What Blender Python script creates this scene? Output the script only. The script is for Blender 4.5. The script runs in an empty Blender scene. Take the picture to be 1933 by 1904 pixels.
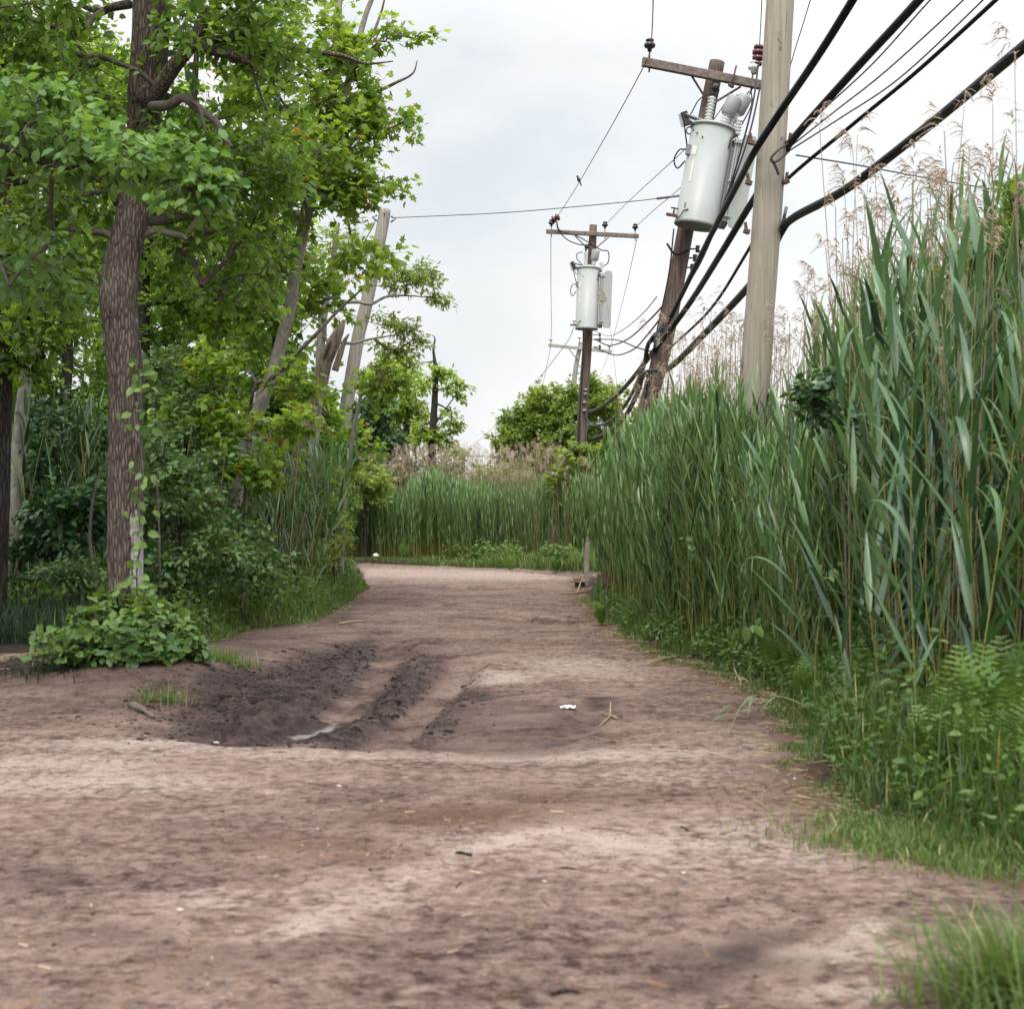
import bpy, math, numpy as np
from mathutils import Vector, Matrix

S = bpy.context.scene
COL = S.collection
rad = math.radians
PI = math.pi

# ------------------------------------------------------------------ camera
# pixel coordinates below are those of a 1933 x 1904 view of the photograph
F, CX, CY, HOR, EYE = 2761.0, 966.5, 952.0, 970.0, 1.5
PITCH = math.atan((HOR - CY) / F)
cam_d = bpy.data.cameras.new("camera")
cam = bpy.data.objects.new("camera", cam_d)
COL.objects.link(cam)
cam.location = (0, 0, EYE)
cam.rotation_euler = (PI / 2 + PITCH, 0, 0)
cam_d.sensor_fit = 'HORIZONTAL'
cam_d.sensor_width = 36.0
cam_d.lens = 36.0 * F / 1933.0
cam_d.clip_start = 0.05
cam_d.clip_end = 3000
cam_d.dof.use_dof = True
cam_d.dof.focus_distance = 25.0
cam_d.dof.aperture_fstop = 3.4
S.camera = cam

# ------------------------------------------------------------------ sky and sun
SUN_EL, SUN_AZ = rad(58), rad(190)          # azimuth clockwise from +Y: behind the camera, to the left
W = bpy.data.worlds.new("World")
S.world = W
W.use_nodes = True
nt = W.node_tree
for n in list(nt.nodes):
    nt.nodes.remove(n)
def N(t, kind, **kw):
    n = t.nodes.new(kind)
    for k, v in kw.items():
        if k.startswith('in_'):
            key = k[3:]
            key = int(key) if key.isdigit() else key.replace('_', ' ')
            n.inputs[key].default_value = v
        else:
            setattr(n, k, v)
    return n
def L(t, a, b):
    t.links.new(a, b)
out = N(nt, 'ShaderNodeOutputWorld')
bg = N(nt, 'ShaderNodeBackground', in_Strength=0.1)
sky = N(nt, 'ShaderNodeTexSky', sky_type='NISHITA', sun_disc=False)
sky.sun_elevation = SUN_EL
sky.sun_rotation = SUN_AZ
sky.air_density = 1.0
sky.dust_density = 3.0
tc = N(nt, 'ShaderNodeTexCoord')
mp = N(nt, 'ShaderNodeMapping')
mp.inputs['Scale'].default_value = (1.0, 1.0, 2.2)
mp.inputs['Location'].default_value = (0.35, 0.2, 0.0)
nz = N(nt, 'ShaderNodeTexNoise', in_Scale=2.6, in_Detail=7.0, in_Roughness=0.52, in_Distortion=0.4)
cr = N(nt, 'ShaderNodeValToRGB')
cr.color_ramp.elements[0].position = 0.36
cr.color_ramp.elements[0].color = (7.5, 8.0, 8.35, 1)
cr.color_ramp.elements[1].position = 0.62
cr.color_ramp.elements[1].color = (9.8, 9.75, 9.65, 1)
sep = N(nt, 'ShaderNodeSeparateXYZ')
zr = N(nt, 'ShaderNodeMapRange', clamp=True)      # an overcast sky is brighter overhead
zr.inputs['From Min'].default_value = 0.3
zr.inputs['From Max'].default_value = 0.95
zr.inputs['To Min'].default_value = 0.81
zr.inputs['To Max'].default_value = 2.6
xr = N(nt, 'ShaderNodeMapRange', clamp=True)      # the right of the sky is the brighter side
xr.inputs['From Min'].default_value = -0.1
xr.inputs['From Max'].default_value = 0.28
xr.inputs['To Min'].default_value = 0.97
xr.inputs['To Max'].default_value = 1.12
yr = N(nt, 'ShaderNodeMapRange', clamp=True)      # sky brightened behind the camera, added as fill on the plants' near side
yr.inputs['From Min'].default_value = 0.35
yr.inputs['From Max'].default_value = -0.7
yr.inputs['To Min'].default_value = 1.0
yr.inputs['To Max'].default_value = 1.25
mm = N(nt, 'ShaderNodeMath', operation='MULTIPLY')
m2 = N(nt, 'ShaderNodeMath', operation='MULTIPLY')
vm = N(nt, 'ShaderNodeVectorMath', operation='SCALE')
mx = N(nt, 'ShaderNodeMix', data_type='RGBA')
mx.inputs['Factor'].default_value = 0.93
L(nt, tc.outputs['Generated'], mp.inputs['Vector'])
L(nt, mp.outputs['Vector'], nz.inputs['Vector'])
L(nt, nz.outputs['Fac'], cr.inputs['Fac'])
L(nt, tc.outputs['Generated'], sep.inputs[0])
L(nt, sep.outputs['Z'], zr.inputs['Value'])
L(nt, sep.outputs['X'], xr.inputs['Value'])
L(nt, zr.outputs[0], mm.inputs[0])
L(nt, xr.outputs[0], mm.inputs[1])
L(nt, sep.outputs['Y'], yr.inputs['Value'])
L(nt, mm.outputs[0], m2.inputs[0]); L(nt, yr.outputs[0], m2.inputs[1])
L(nt, cr.outputs['Color'], vm.inputs[0])
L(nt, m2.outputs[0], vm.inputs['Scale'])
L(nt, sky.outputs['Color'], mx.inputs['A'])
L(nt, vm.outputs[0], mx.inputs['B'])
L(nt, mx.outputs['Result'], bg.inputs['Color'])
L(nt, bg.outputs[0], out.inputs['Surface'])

sd = bpy.data.lights.new("sun", 'SUN')
sd.energy = 1.7
sd.angle = rad(18)
sd.color = (1.0, 0.97, 0.92)
sun = bpy.data.objects.new("sun", sd)
COL.objects.link(sun)
_to = Vector((math.sin(SUN_AZ) * math.cos(SUN_EL), math.cos(SUN_AZ) * math.cos(SUN_EL), math.sin(SUN_EL)))
sun.rotation_euler = _to.to_track_quat('Z', 'Y').to_euler()
S.view_settings.view_transform = 'Standard'
S.view_settings.look = 'None'
S.view_settings.exposure = 0.42
S.view_settings.gamma = 1.0
S.cycles.max_bounces = 4
S.cycles.transparent_max_bounces = 8
S.cycles.diffuse_bounces = 2
S.cycles.glossy_bounces = 2
S.cycles.transmission_bounces = 2

# ------------------------------------------------------------------ helpers
_c, _s = math.cos(PITCH), math.sin(PITCH)
def P(px, py, d):
    """the world point at distance d (along +Y) that a pixel of the photograph shows"""
    u, v = (px - CX) / F, (CY - py) / F
    y, z = _c - _s * v, _s + _c * v
    return np.array([u * d / y, d, EYE + z * d / y])
def G(px, py):
    u, v = (px - CX) / F, (CY - py) / F
    y, z = _c - _s * v, _s + _c * v
    t = -EYE / z
    return np.array([u * t, y * t])
def PX(x, y, z):
    d = y * _c + (z - EYE) * _s
    v = (-y * _s + (z - EYE) * _c) / d
    return CX + F * x / d, CY - F * v

def hash2(ix, iy, seed):
    h = (ix.astype(np.int64) * 374761393 + iy.astype(np.int64) * 668265263 + seed * 1274126177) & 0x7fffffff
    h = ((h ^ (h >> 13)) * 1274126177) & 0x7fffffff
    return ((h ^ (h >> 16)) & 0xffff) / 65535.0
def vnoise(x, y, seed=0):
    x = np.asarray(x, float); y = np.asarray(y, float)
    ix, iy = np.floor(x), np.floor(y)
    fx, fy = x - ix, y - iy
    fx, fy = fx * fx * (3 - 2 * fx), fy * fy * (3 - 2 * fy)
    a, b = hash2(ix, iy, seed), hash2(ix + 1, iy, seed)
    c, d = hash2(ix, iy + 1, seed), hash2(ix + 1, iy + 1, seed)
    return (a * (1 - fx) + b * fx) * (1 - fy) + (c * (1 - fx) + d * fx) * fy - 0.5
def fbm(x, y, seed=0, oct=4):
    r, a = 0.0, 1.0
    for o in range(oct):
        r = r + a * vnoise(np.asarray(x) * 2 ** o, np.asarray(y) * 2 ** o, seed + o * 17)
        a *= 0.5
    return r
def sstep(a, b, x):
    t = np.clip((np.asarray(x, float) - a) / (b - a), 0, 1)
    return t * t * (3 - 2 * t)
def unit(v):
    v = np.asarray(v, float)
    n = np.linalg.norm(v, axis=-1, keepdims=True)
    return v / np.maximum(n, 1e-9)
def frames(d, nrm):
    """rotation matrices with +Y along d and +Z near nrm"""
    y = unit(d)
    x = unit(np.cross(y, nrm))
    z = np.cross(x, y)
    return np.stack([x, y, z], axis=-1)
def rotz(a):
    a = np.asarray(a, float); z = np.zeros_like(a); o = np.ones_like(a)
    return np.stack([np.stack([np.cos(a), -np.sin(a), z], -1), np.stack([np.sin(a), np.cos(a), z], -1), np.stack([z, z, o], -1)], -2)

def tag(o, label=None, cat=None, group=None, kind=None):
    if label: o['label'] = label
    if cat: o['category'] = cat
    if group: o['group'] = group
    if kind: o['kind'] = kind
    return o
def empty(name, loc, label, cat, group=None):
    o = bpy.data.objects.new(name, None)
    COL.objects.link(o)
    o.location = tuple(loc)
    o.empty_display_size = 0.2
    return tag(o, label, cat, group)

class MB:
    """collects faces and builds ONE mesh object"""
    def __init__(s):
        s.v, s.f, s.m, s.r, s.sm, s.n = [], {3: [], 4: []}, {3: [], 4: []}, [], {3: [], 4: []}, 0
    def add(s, V, Q=None, T=None, rnd=0.5, mat=0, smooth=True):
        V = np.asarray(V, float).reshape(-1, 3)
        for k, X in ((4, Q), (3, T)):
            if X is not None and len(X):
                X = np.asarray(X, np.int64).reshape(-1, k)
                s.f[k].append(X + s.n)
                m = np.asarray(mat)
                s.m[k].append(np.full(len(X), mat) if m.ndim == 0 else m)
                s.sm[k].append(np.full(len(X), smooth))
        s.v.append(V)
        r = np.asarray(rnd, float)
        s.r.append(np.full(len(V), float(r)) if r.ndim == 0 else r)
        s.n += len(V)
        return s
    def scatter(s, tmpl, pos, R, scale, rnd, mat=0, smooth=True):
        V, Q, T = tmpl
        pos = np.asarray(pos, float).reshape(-1, 3)
        n, k = len(pos), len(V)
        if n == 0: return s
        sc = np.asarray(scale, float)
        if sc.ndim == 0: sc = np.full(n, float(sc))
        sc = sc[:, None, None] if sc.ndim == 1 else sc[:, None, :]
        VV = np.einsum('nij,nkj->nki', R, V[None] * sc) + pos[:, None]
        off = (np.arange(n) * k)[:, None, None]
        QQ = (Q[None] + off).reshape(-1, 4) if Q is not None and len(Q) else None
        TT = (T[None] + off).reshape(-1, 3) if T is not None and len(T) else None
        rr = np.repeat(np.asarray(rnd, float), k) if np.ndim(rnd) else rnd
        return s.add(VV.reshape(-1, 3), QQ, TT, rr, mat, smooth)
    # ---- solids
    def tube(s, pts, r, n=8, cap=True, mat=0, rnd=0.5):
        pts = np.asarray(pts, float)
        m = len(pts)
        r = np.full(m, float(r)) if np.ndim(r) == 0 else np.asarray(r, float)
        t = unit(np.gradient(pts, axis=0))
        a = np.array([0, 0, 1.0]) if abs(t[0, 2]) < 0.9 else np.array([1.0, 0, 0])
        u = unit(np.cross(t[0], a))
        ang = np.arange(n) * 2 * PI / n
        V = []
        for i in range(m):
            u = unit(u - t[i] * np.dot(u, t[i]))
            w = np.cross(t[i], u)
            V.append(pts[i] + r[i] * (np.cos(ang)[:, None] * u + np.sin(ang)[:, None] * w))
        V = np.concatenate(V)
        i, j = np.meshgrid(np.arange(m - 1), np.arange(n), indexing='ij')
        j2 = (j + 1) % n
        Q = np.stack([i * n + j, i * n + j2, (i + 1) * n + j2, (i + 1) * n + j], -1).reshape(-1, 4)
        T = []
        if cap:
            V = np.concatenate([V, pts[:1], pts[-1:]])
            for q in range(n):
                T.append((m * n, (q + 1) % n, q))
                T.append((m * n + 1, (m - 1) * n + q, (m - 1) * n + (q + 1) % n))
        return s.add(V, Q, T, rnd, mat)
    def bar(s, a, b, w, h, up=(0, 0, 1), mat=0, rnd=0.5):
        a, b = np.asarray(a, float), np.asarray(b, float)
        d = unit(b - a)
        x = unit(np.cross(d, np.asarray(up, float)))
        z = np.cross(x, d)
        c = 0.12 * min(w, h)
        prof = [(-w / 2 + c, -h / 2), (w / 2 - c, -h / 2), (w / 2, -h / 2 + c), (w / 2, h / 2 - c), (w / 2 - c, h / 2), (-w / 2 + c, h / 2), (-w / 2, h / 2 - c), (-w / 2, -h / 2 + c)]
        V = [p + x * q[0] + z * q[1] for p in (a, b) for q in prof] + [a, b]
        Q = [(i, (i + 1) % 8, 8 + (i + 1) % 8, 8 + i) for i in range(8)]
        T = [(16, (i + 1) % 8, i) for i in range(8)] + [(17, 8 + i, 8 + (i + 1) % 8) for i in range(8)]
        return s.add(V, Q, T, rnd, mat, smooth=False)
    def lathe(s, prof, base, axis=(0, 0, 1), n=16, mat=0, rnd=0.5, smooth=True):
        """prof: (radius, height) pairs along axis from base"""
        base, ax = np.asarray(base, float), unit(axis)
        a = np.array([1.0, 0, 0]) if abs(ax[0]) < 0.9 else np.array([0, 1.0, 0])
        u = unit(a - ax * np.dot(a, ax)); w = np.cross(ax, u)
        ang = np.arange(n) * 2 * PI / n
        V = np.concatenate([base + ax * h + max(r, 1e-4) * (np.cos(ang)[:, None] * u + np.sin(ang)[:, None] * w) for r, h in prof])
        m = len(prof)
        i, j = np.meshgrid(np.arange(m - 1), np.arange(n), indexing='ij')
        j2 = (j + 1) % n
        Q = np.stack([i * n + j, i * n + j2, (i + 1) * n + j2, (i + 1) * n + j], -1).reshape(-1, 4)
        return s.add(V, Q, None, rnd, mat, smooth)
    def build(s, name, mats, parent=None, origin=None):
        if origin is None:
            origin = np.array(parent.matrix_basis.translation) if parent is not None else np.zeros(3)
            if parent is not None and parent.parent is not None:
                origin = np.array(parent.parent.matrix_basis.translation) + np.array(parent.matrix_basis.translation)
        V = np.concatenate(s.v) - np.asarray(origin, float)
        me = bpy.data.meshes.new(name)
        q = np.concatenate(s.f[4]) if s.f[4] else np.zeros((0, 4), np.int64)
        t = np.concatenate(s.f[3]) if s.f[3] else np.zeros((0, 3), np.int64)
        me.vertices.add(len(V)); me.vertices.foreach_set('co', V.astype(np.float32).ravel())
        nl = len(q) * 4 + len(t) * 3
        me.loops.add(nl); me.loops.foreach_set('vertex_index', np.concatenate([q.ravel(), t.ravel()]).astype(np.int32))
        npoly = len(q) + len(t)
        me.polygons.add(npoly)
        ls = np.concatenate([np.arange(len(q)) * 4, len(q) * 4 + np.arange(len(t)) * 3]).astype(np.int32)
        me.polygons.foreach_set('loop_start', ls)
        if not isinstance(mats, (list, tuple)): mats = [mats]
        for m in mats: me.materials.append(m)
        if len(mats) > 1:
            mi = np.concatenate(s.m[4] + s.m[3]).astype(np.int32)
            me.polygons.foreach_set('material_index', mi)
        me.polygons.foreach_set('use_smooth', np.concatenate(s.sm[4] + s.sm[3]).astype(bool))
        at = me.attributes.new('rnd', 'FLOAT', 'POINT')
        at.data.foreach_set('value', np.concatenate(s.r).astype(np.float32))
        me.update(calc_edges=True)
        o = bpy.data.objects.new(name, me)
        COL.objects.link(o)
        if parent is not None:
            o.parent = parent
        else:
            o.location = tuple(origin)
        return o

def spline(pts, n=10):
    """Catmull-Rom through 3D (or any-D) points"""
    p = np.asarray(pts, float)
    p = np.concatenate([2 * p[:1] - p[1:2], p, 2 * p[-1:] - p[-2:-1]])
    o = []
    for i in range(1, len(p) - 2):
        for t in np.linspace(0, 1, n, endpoint=False):
            o.append(0.5 * (2 * p[i] + (p[i + 1] - p[i - 1]) * t + (2 * p[i - 1] - 5 * p[i] + 4 * p[i + 1] - p[i + 2]) * t * t + (3 * p[i] - p[i - 1] - 3 * p[i + 1] + p[i + 2]) * t ** 3))
    o.append(p[-2])
    return np.array(o)

# ------------------------------------------------------------------ materials
def mat_new(name):
    m = bpy.data.materials.new(name)
    m.use_nodes = True
    t = m.node_tree
    return m, t, t.nodes['Principled BSDF'], t.nodes['Material Output']
def plain(name, col, rough=0.6, metal=0.0, var=0.15, scale=8.0, spec=0.4, bump=0.0):
    m, t, b, o = mat_new(name)
    tc = N(t, 'ShaderNodeTexCoord')
    nz = N(t, 'ShaderNodeTexNoise', in_Scale=scale, in_Detail=5.0, in_Roughness=0.6)
    L(t, tc.outputs['Object'], nz.inputs['Vector'])
    cr = N(t, 'ShaderNodeValToRGB')
    cr.color_ramp.elements[0].position = 0.3
    cr.color_ramp.elements[0].color = tuple(c * (1 - var) for c in col) + (1,)
    cr.color_ramp.elements[1].position = 0.7
    cr.color_ramp.elements[1].color = tuple(min(1, c * (1 + var)) for c in col) + (1,)
    L(t, nz.outputs['Fac'], cr.inputs['Fac'])
    L(t, cr.outputs['Color'], b.inputs['Base Color'])
    b.inputs['Roughness'].default_value = rough
    b.inputs['Metallic'].default_value = metal
    b.inputs['Specular IOR Level'].default_value = spec
    if bump:
        bp = N(t, 'ShaderNodeBump', in_Strength=bump, in_Distance=0.02)
        L(t, nz.outputs['Fac'], bp.inputs['Height'])
        L(t, bp.outputs['Normal'], b.inputs['Normal'])
    return m
def leafy(name, dark, light, trans=0.35, tcol=None, rough=0.45, spec=0.35, extra=None):
    """thin leaf: gloss on a diffuse face, light coming through; per-leaf colour from 'rnd'"""
    m, t, b, o = mat_new(name)
    at = N(t, 'ShaderNodeAttribute', attribute_name='rnd')
    cr = N(t, 'ShaderNodeValToRGB')
    cr.color_ramp.elements[0].color = dark + (1,)
    cr.color_ramp.elements[1].color = light + (1,)
    if extra:
        cr.color_ramp.elements[1].position = 0.955
        e = cr.color_ramp.elements.new(0.97); e.color = extra + (1,)
    L(t, at.outputs['Fac'], cr.inputs['Fac'])
    L(t, cr.outputs['Color'], b.inputs['Base Color'])
    b.inputs['Roughness'].default_value = rough
    b.inputs['Specular IOR Level'].default_value = spec
    tr = N(t, 'ShaderNodeBsdfTranslucent')
    mc = N(t, 'ShaderNodeMix', data_type='RGBA', blend_type='MULTIPLY')
    mc.inputs['Factor'].default_value = 1.0
    mc.inputs['B'].default_value = (tcol or (1.9, 1.75, 0.8)) + (1,)
    L(t, cr.outputs['Color'], mc.inputs['A'])
    L(t, mc.outputs['Result'], tr.inputs['Color'])
    ms = N(t, 'ShaderNodeMixShader', in_0=trans)
    L(t, b.outputs[0], ms.inputs[1]); L(t, tr.outputs[0], ms.inputs[2])
    L(t, ms.outputs[0], o.inputs['Surface'])
    return m
def barky(name, dark, light, scale=9.0, stretch=0.13, bump=0.8, lichen=None, lich_pos=0.62, fur=0.0, lo=0.18, hi=0.44, crack=0.0):
    m, t, b, o = mat_new(name)
    tc = N(t, 'ShaderNodeTexCoord')
    mp = N(t, 'ShaderNodeMapping')
    mp.inputs['Scale'].default_value = (scale, scale, scale * stretch)
    L(t, tc.outputs['Object'], mp.inputs['Vector'])
    nz = N(t, 'ShaderNodeTexNoise', in_Scale=2.0, in_Detail=8.0, in_Roughness=0.62, in_Distortion=0.7)
    vo = N(t, 'ShaderNodeTexVoronoi', feature='DISTANCE_TO_EDGE', in_Scale=3.2)
    L(t, mp.outputs[0], nz.inputs['Vector']); L(t, mp.outputs[0], vo.inputs['Vector'])
    vr = N(t, 'ShaderNodeMapRange', clamp=True)
    vr.inputs['From Max'].default_value = 0.30; vr.inputs['To Max'].default_value = fur
    L(t, vo.outputs['Distance'], vr.inputs['Value'])
    ad = N(t, 'ShaderNodeMath', operation='MULTIPLY_ADD')
    ad.inputs[1].default_value = 0.6
    L(t, nz.outputs['Fac'], ad.inputs[0]); L(t, vr.outputs[0], ad.inputs[2])
    cr = N(t, 'ShaderNodeValToRGB')
    cr.color_ramp.elements[0].position = lo; cr.color_ramp.elements[0].color = dark + (1,)
    cr.color_ramp.elements[1].position = hi; cr.color_ramp.elements[1].color = light + (1,)
    L(t, ad.outputs[0], cr.inputs['Fac'])
    col = cr.outputs['Color']
    if lichen:
        n2 = N(t, 'ShaderNodeTexNoise', in_Scale=5.0, in_Detail=6.0, in_Roughness=0.7)
        mp2 = N(t, 'ShaderNodeMapping'); mp2.inputs['Scale'].default_value = (1, 1, 0.55)
        L(t, tc.outputs['Object'], mp2.inputs['Vector']); L(t, mp2.outputs[0], n2.inputs['Vector'])
        r2 = N(t, 'ShaderNodeMapRange', clamp=True)
        r2.inputs['From Min'].default_value = lich_pos + 0.5; r2.inputs['From Max'].default_value = lich_pos + 0.56
        at = N(t, 'ShaderNodeAttribute', attribute_name='rnd')
        aa = N(t, 'ShaderNodeMath', operation='ADD')
        L(t, n2.outputs['Fac'], aa.inputs[0]); L(t, at.outputs['Fac'], aa.inputs[1])
        L(t, aa.outputs[0], r2.inputs['Value'])
        mxx = N(t, 'ShaderNodeMix', data_type='RGBA')
        mxx.inputs['B'].default_value = lichen + (1,)
        L(t, r2.outputs[0], mxx.inputs['Factor']); L(t, col, mxx.inputs['A'])
        col = mxx.outputs['Result']
    if crack:
        n3 = N(t, 'ShaderNodeTexNoise', in_Scale=1.0, in_Detail=4.0, in_Roughness=0.6)
        mp3 = N(t, 'ShaderNodeMapping'); mp3.inputs['Scale'].default_value = (46, 46, 0.9)
        L(t, tc.outputs['Object'], mp3.inputs['Vector']); L(t, mp3.outputs[0], n3.inputs['Vector'])
        r3 = N(t, 'ShaderNodeMapRange', clamp=True)
        r3.inputs['From Min'].default_value = 0.62; r3.inputs['From Max'].default_value = 0.68; r3.inputs['To Max'].default_value = crack
        L(t, n3.outputs['Fac'], r3.inputs['Value'])
        m3 = N(t, 'ShaderNodeMix', data_type='RGBA'); m3.inputs['B'].default_value = tuple(c * .35 for c in dark) + (1,)
        L(t, r3.outputs[0], m3.inputs['Factor']); L(t, col, m3.inputs['A'])
        col = m3.outputs['Result']
    L(t, col, b.inputs['Base Color'])
    b.inputs['Roughness'].default_value = 0.9
    b.inputs['Specular IOR Level'].default_value = 0.2
    bp = N(t, 'ShaderNodeBump', in_Strength=bump, in_Distance=0.03)
    L(t, ad.outputs[0], bp.inputs['Height']); L(t, bp.outputs['Normal'], b.inputs['Normal'])
    return m

M = {}
M['bark'] = barky('bark_brown', (0.034, 0.025, 0.021), (0.19, 0.148, 0.122), 12, 0.17, 1.0, (0.42, 0.40, 0.37), 0.68, 0.40, 0.24, 0.72)
M['bark_dark'] = barky('bark_dark', (0.014, 0.012, 0.011), (0.09, 0.075, 0.065), 10, 0.12, 0.9, None, 0.6, 0.5, 0.24, 0.86)
M['bark_pale'] = barky('bark_pale_smooth', (0.12, 0.11, 0.095), (0.34, 0.31, 0.27), 6, 0.5, 0.35, (0.27, 0.28, 0.16), 0.58)
M['bark_dead'] = barky('bark_dead', (0.07, 0.05, 0.035), (0.40, 0.32, 0.25), 12, 0.1, 1.0, (0.30, 0.31, 0.17), 0.60)
M['twig'] = plain('twig_grey', (0.11, 0.09, 0.075), 0.9, var=0.4, scale=20)
M['twig_dead'] = plain('twig_dead', (0.24, 0.21, 0.19), 0.9, var=0.3, scale=20)
M['wood_tan'] = barky('pole_wood_tan', (0.19, 0.165, 0.13), (0.39, 0.35, 0.29), 14, 0.022, 0.25, (0.14, 0.115, 0.09), 0.64, 0.0, 0.12, 0.42, 0.8)
M['wood_brown'] = barky('pole_wood_brown', (0.05, 0.033, 0.03), (0.20, 0.145, 0.12), 12, 0.025, 0.4, crack=0.7)
M['wood_grey'] = barky('pole_wood_grey', (0.20, 0.18, 0.16), (0.40, 0.37, 0.33), 12, 0.03, 0.4, crack=0.7)
M['wood_arm'] = plain('crossarm_wood', (0.16, 0.125, 0.105), 0.85, var=0.4, scale=14, bump=0.3)
M['wood_arm_pale'] = plain('crossarm_wood_pale', (0.34, 0.31, 0.28), 0.85, var=0.3, scale=14, bump=0.3)
M['tank'] = plain('tank_grey_paint', (0.335, 0.355, 0.335), 0.42, var=0.05, scale=2.0, spec=0.4)
M['cover_grey'] = plain('cover_grey_plastic', (0.27, 0.28, 0.28), 0.5, var=0.05, scale=3)  # own grey of the plastic bushing covers
M['steel'] = plain('galvanised_steel', (0.20, 0.20, 0.21), 0.5, 0.6, 0.25, 12)
M['rust'] = plain('rusty_steel', (0.12, 0.07, 0.055), 0.75, 0.3, 0.35, 25)
M['dark_cer'] = plain('dark_glazed_ceramic', (0.028, 0.018, 0.024), 0.22, var=0.2, spec=0.6)
M['red_cer'] = plain('oxblood_glazed_ceramic', (0.085, 0.012, 0.016), 0.25, var=0.2, spec=0.6)
M['white_cer'] = plain('white_ceramic', (0.70, 0.70, 0.68), 0.3, var=0.04)
M['cable'] = plain('black_cable_sheath', (0.010, 0.010, 0.016), 0.45, var=0.25, scale=6, spec=0.22)
M['cable_grey'] = plain('grey_lead_cable', (0.13, 0.14, 0.15), 0.4, var=0.2, scale=6, spec=0.5)
M['wire'] = plain('bare_wire', (0.05, 0.045, 0.05), 0.5, 0.3, 0.2)
M['black'] = plain('black_plastic', (0.02, 0.02, 0.022), 0.5)
M['sticker'] = plain('sticker_cream', (0.72, 0.68, 0.58), 0.5, var=0.04)
M['sticker_red'] = plain('sticker_red', (0.62, 0.09, 0.06), 0.5, var=0.05)
M['paper'] = plain('scrap_paper', (0.80, 0.80, 0.82), 0.8, var=0.04)
M['board'] = plain('old_board', (0.17, 0.12, 0.085), 0.9, var=0.35, scale=12, bump=0.3)
M['stake'] = plain('weathered_stake_wood', (0.24, 0.20, 0.17), 0.9, var=0.3, scale=14, bump=0.3)
M['block'] = plain('dark_block', (0.05, 0.045, 0.042), 0.9, var=0.3)
M['feather'] = plain('black_feathers', (0.016, 0.014, 0.02), 0.5)
M['leaf_oval'] = leafy('leaf_oval', (0.045, 0.11, 0.022), (0.19, 0.31, 0.06), 0.46)
M['leaf_near'] = leafy('leaf_oval_near', (0.08, 0.165, 0.05), (0.17, 0.285, 0.075), 0.4)
M['leaf_maple'] = leafy('leaf_maple', (0.075, 0.15, 0.024), (0.235, 0.34, 0.055), 0.5, extra=(0.26, 0.13, 0.05))
M['leaf_wood'] = leafy('leaf_woodland', (0.045, 0.11, 0.02), (0.21, 0.325, 0.05), 0.5)
M['leaf_shrub'] = leafy('leaf_shrub', (0.035, 0.09, 0.028), (0.145, 0.24, 0.08), 0.28)
M['leaf_gloss'] = leafy('leaf_glossy_shrub', (0.018, 0.06, 0.02), (0.06, 0.14, 0.04), 0.15, rough=0.3, spec=0.5)
M['leaf_ivy'] = leafy('leaf_ivy', (0.035, 0.10, 0.03), (0.20, 0.30, 0.075), 0.28, extra=(0.30, 0.25, 0.05))
M['leaf_far'] = leafy('leaf_far', (0.10, 0.175, 0.03), (0.26, 0.345, 0.075), 0.42, extra=(0.25, 0.17, 0.06))
M['leaf_far_lime'] = leafy('leaf_far_lime', (0.13, 0.22, 0.03), (0.30, 0.40, 0.085), 0.45)
M['leaf_round'] = leafy('leaf_round_tree', (0.085, 0.155, 0.03), (0.25, 0.335, 0.075), 0.42, extra=(0.25, 0.17, 0.06))
M['leaf_far_dark'] = leafy('leaf_far_dark', (0.025, 0.07, 0.03), (0.07, 0.14, 0.055), 0.25)
M['reed'] = leafy('reed_leaf', (0.010, 0.036, 0.018), (0.13, 0.235, 0.105), 0.20, (1.5, 1.6, 0.8), 0.36, 0.55)
M['reed_far'] = leafy('reed_leaf_far', (0.022, 0.062, 0.024), (0.17, 0.285, 0.105), 0.24, (1.5, 1.6, 0.8), 0.4, 0.5)
M['reed_mid'] = leafy('reed_leaf_mid', (0.014, 0.045, 0.016), (0.16, 0.27, 0.10), 0.22, (1.5, 1.6, 0.8), 0.38, 0.5)
M['reed_stem'] = leafy('reed_stem', (0.11, 0.16, 0.035), (0.32, 0.30, 0.09), 0.1)
M['straw'] = leafy('dead_reed', (0.17, 0.125, 0.07), (0.40, 0.32, 0.20), 0.15, (1.2, 1.1, 0.9), 0.8, 0.15)
M['plume'] = leafy('dead_plume', (0.33, 0.25, 0.19), (0.50, 0.41, 0.33), 0.35, (1.2, 1.1, 1.0), 0.9, 0.1)
M['grass'] = leafy('grass_blade', (0.03, 0.075, 0.018), (0.105, 0.17, 0.045), 0.3, extra=(0.32, 0.27, 0.12))
M['grass_near'] = leafy('grass_near', (0.05, 0.10, 0.024), (0.15, 0.215, 0.06), 0.3, extra=(0.36, 0.32, 0.16))
M['grass_shaded'] = leafy('grass_shaded', (0.010, 0.032, 0.013), (0.028, 0.062, 0.024), 0.2)  # darker grass copy: shade under the left trees put into the colour
M['fern'] = leafy('fern_frond', (0.045, 0.10, 0.02), (0.155, 0.245, 0.05), 0.2)
M['weed'] = leafy('weed_leaf', (0.032, 0.08, 0.018), (0.125, 0.205, 0.048), 0.3)
M['chip'] = leafy('wood_chip', (0.05, 0.033, 0.025), (0.22, 0.13, 0.08), 0.0, rough=0.9, spec=0.1, extra=(0.50, 0.38, 0.25))
M['pebble'] = plain('pebble', (0.42, 0.37, 0.33), 0.8, var=0.4, scale=30)
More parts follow.
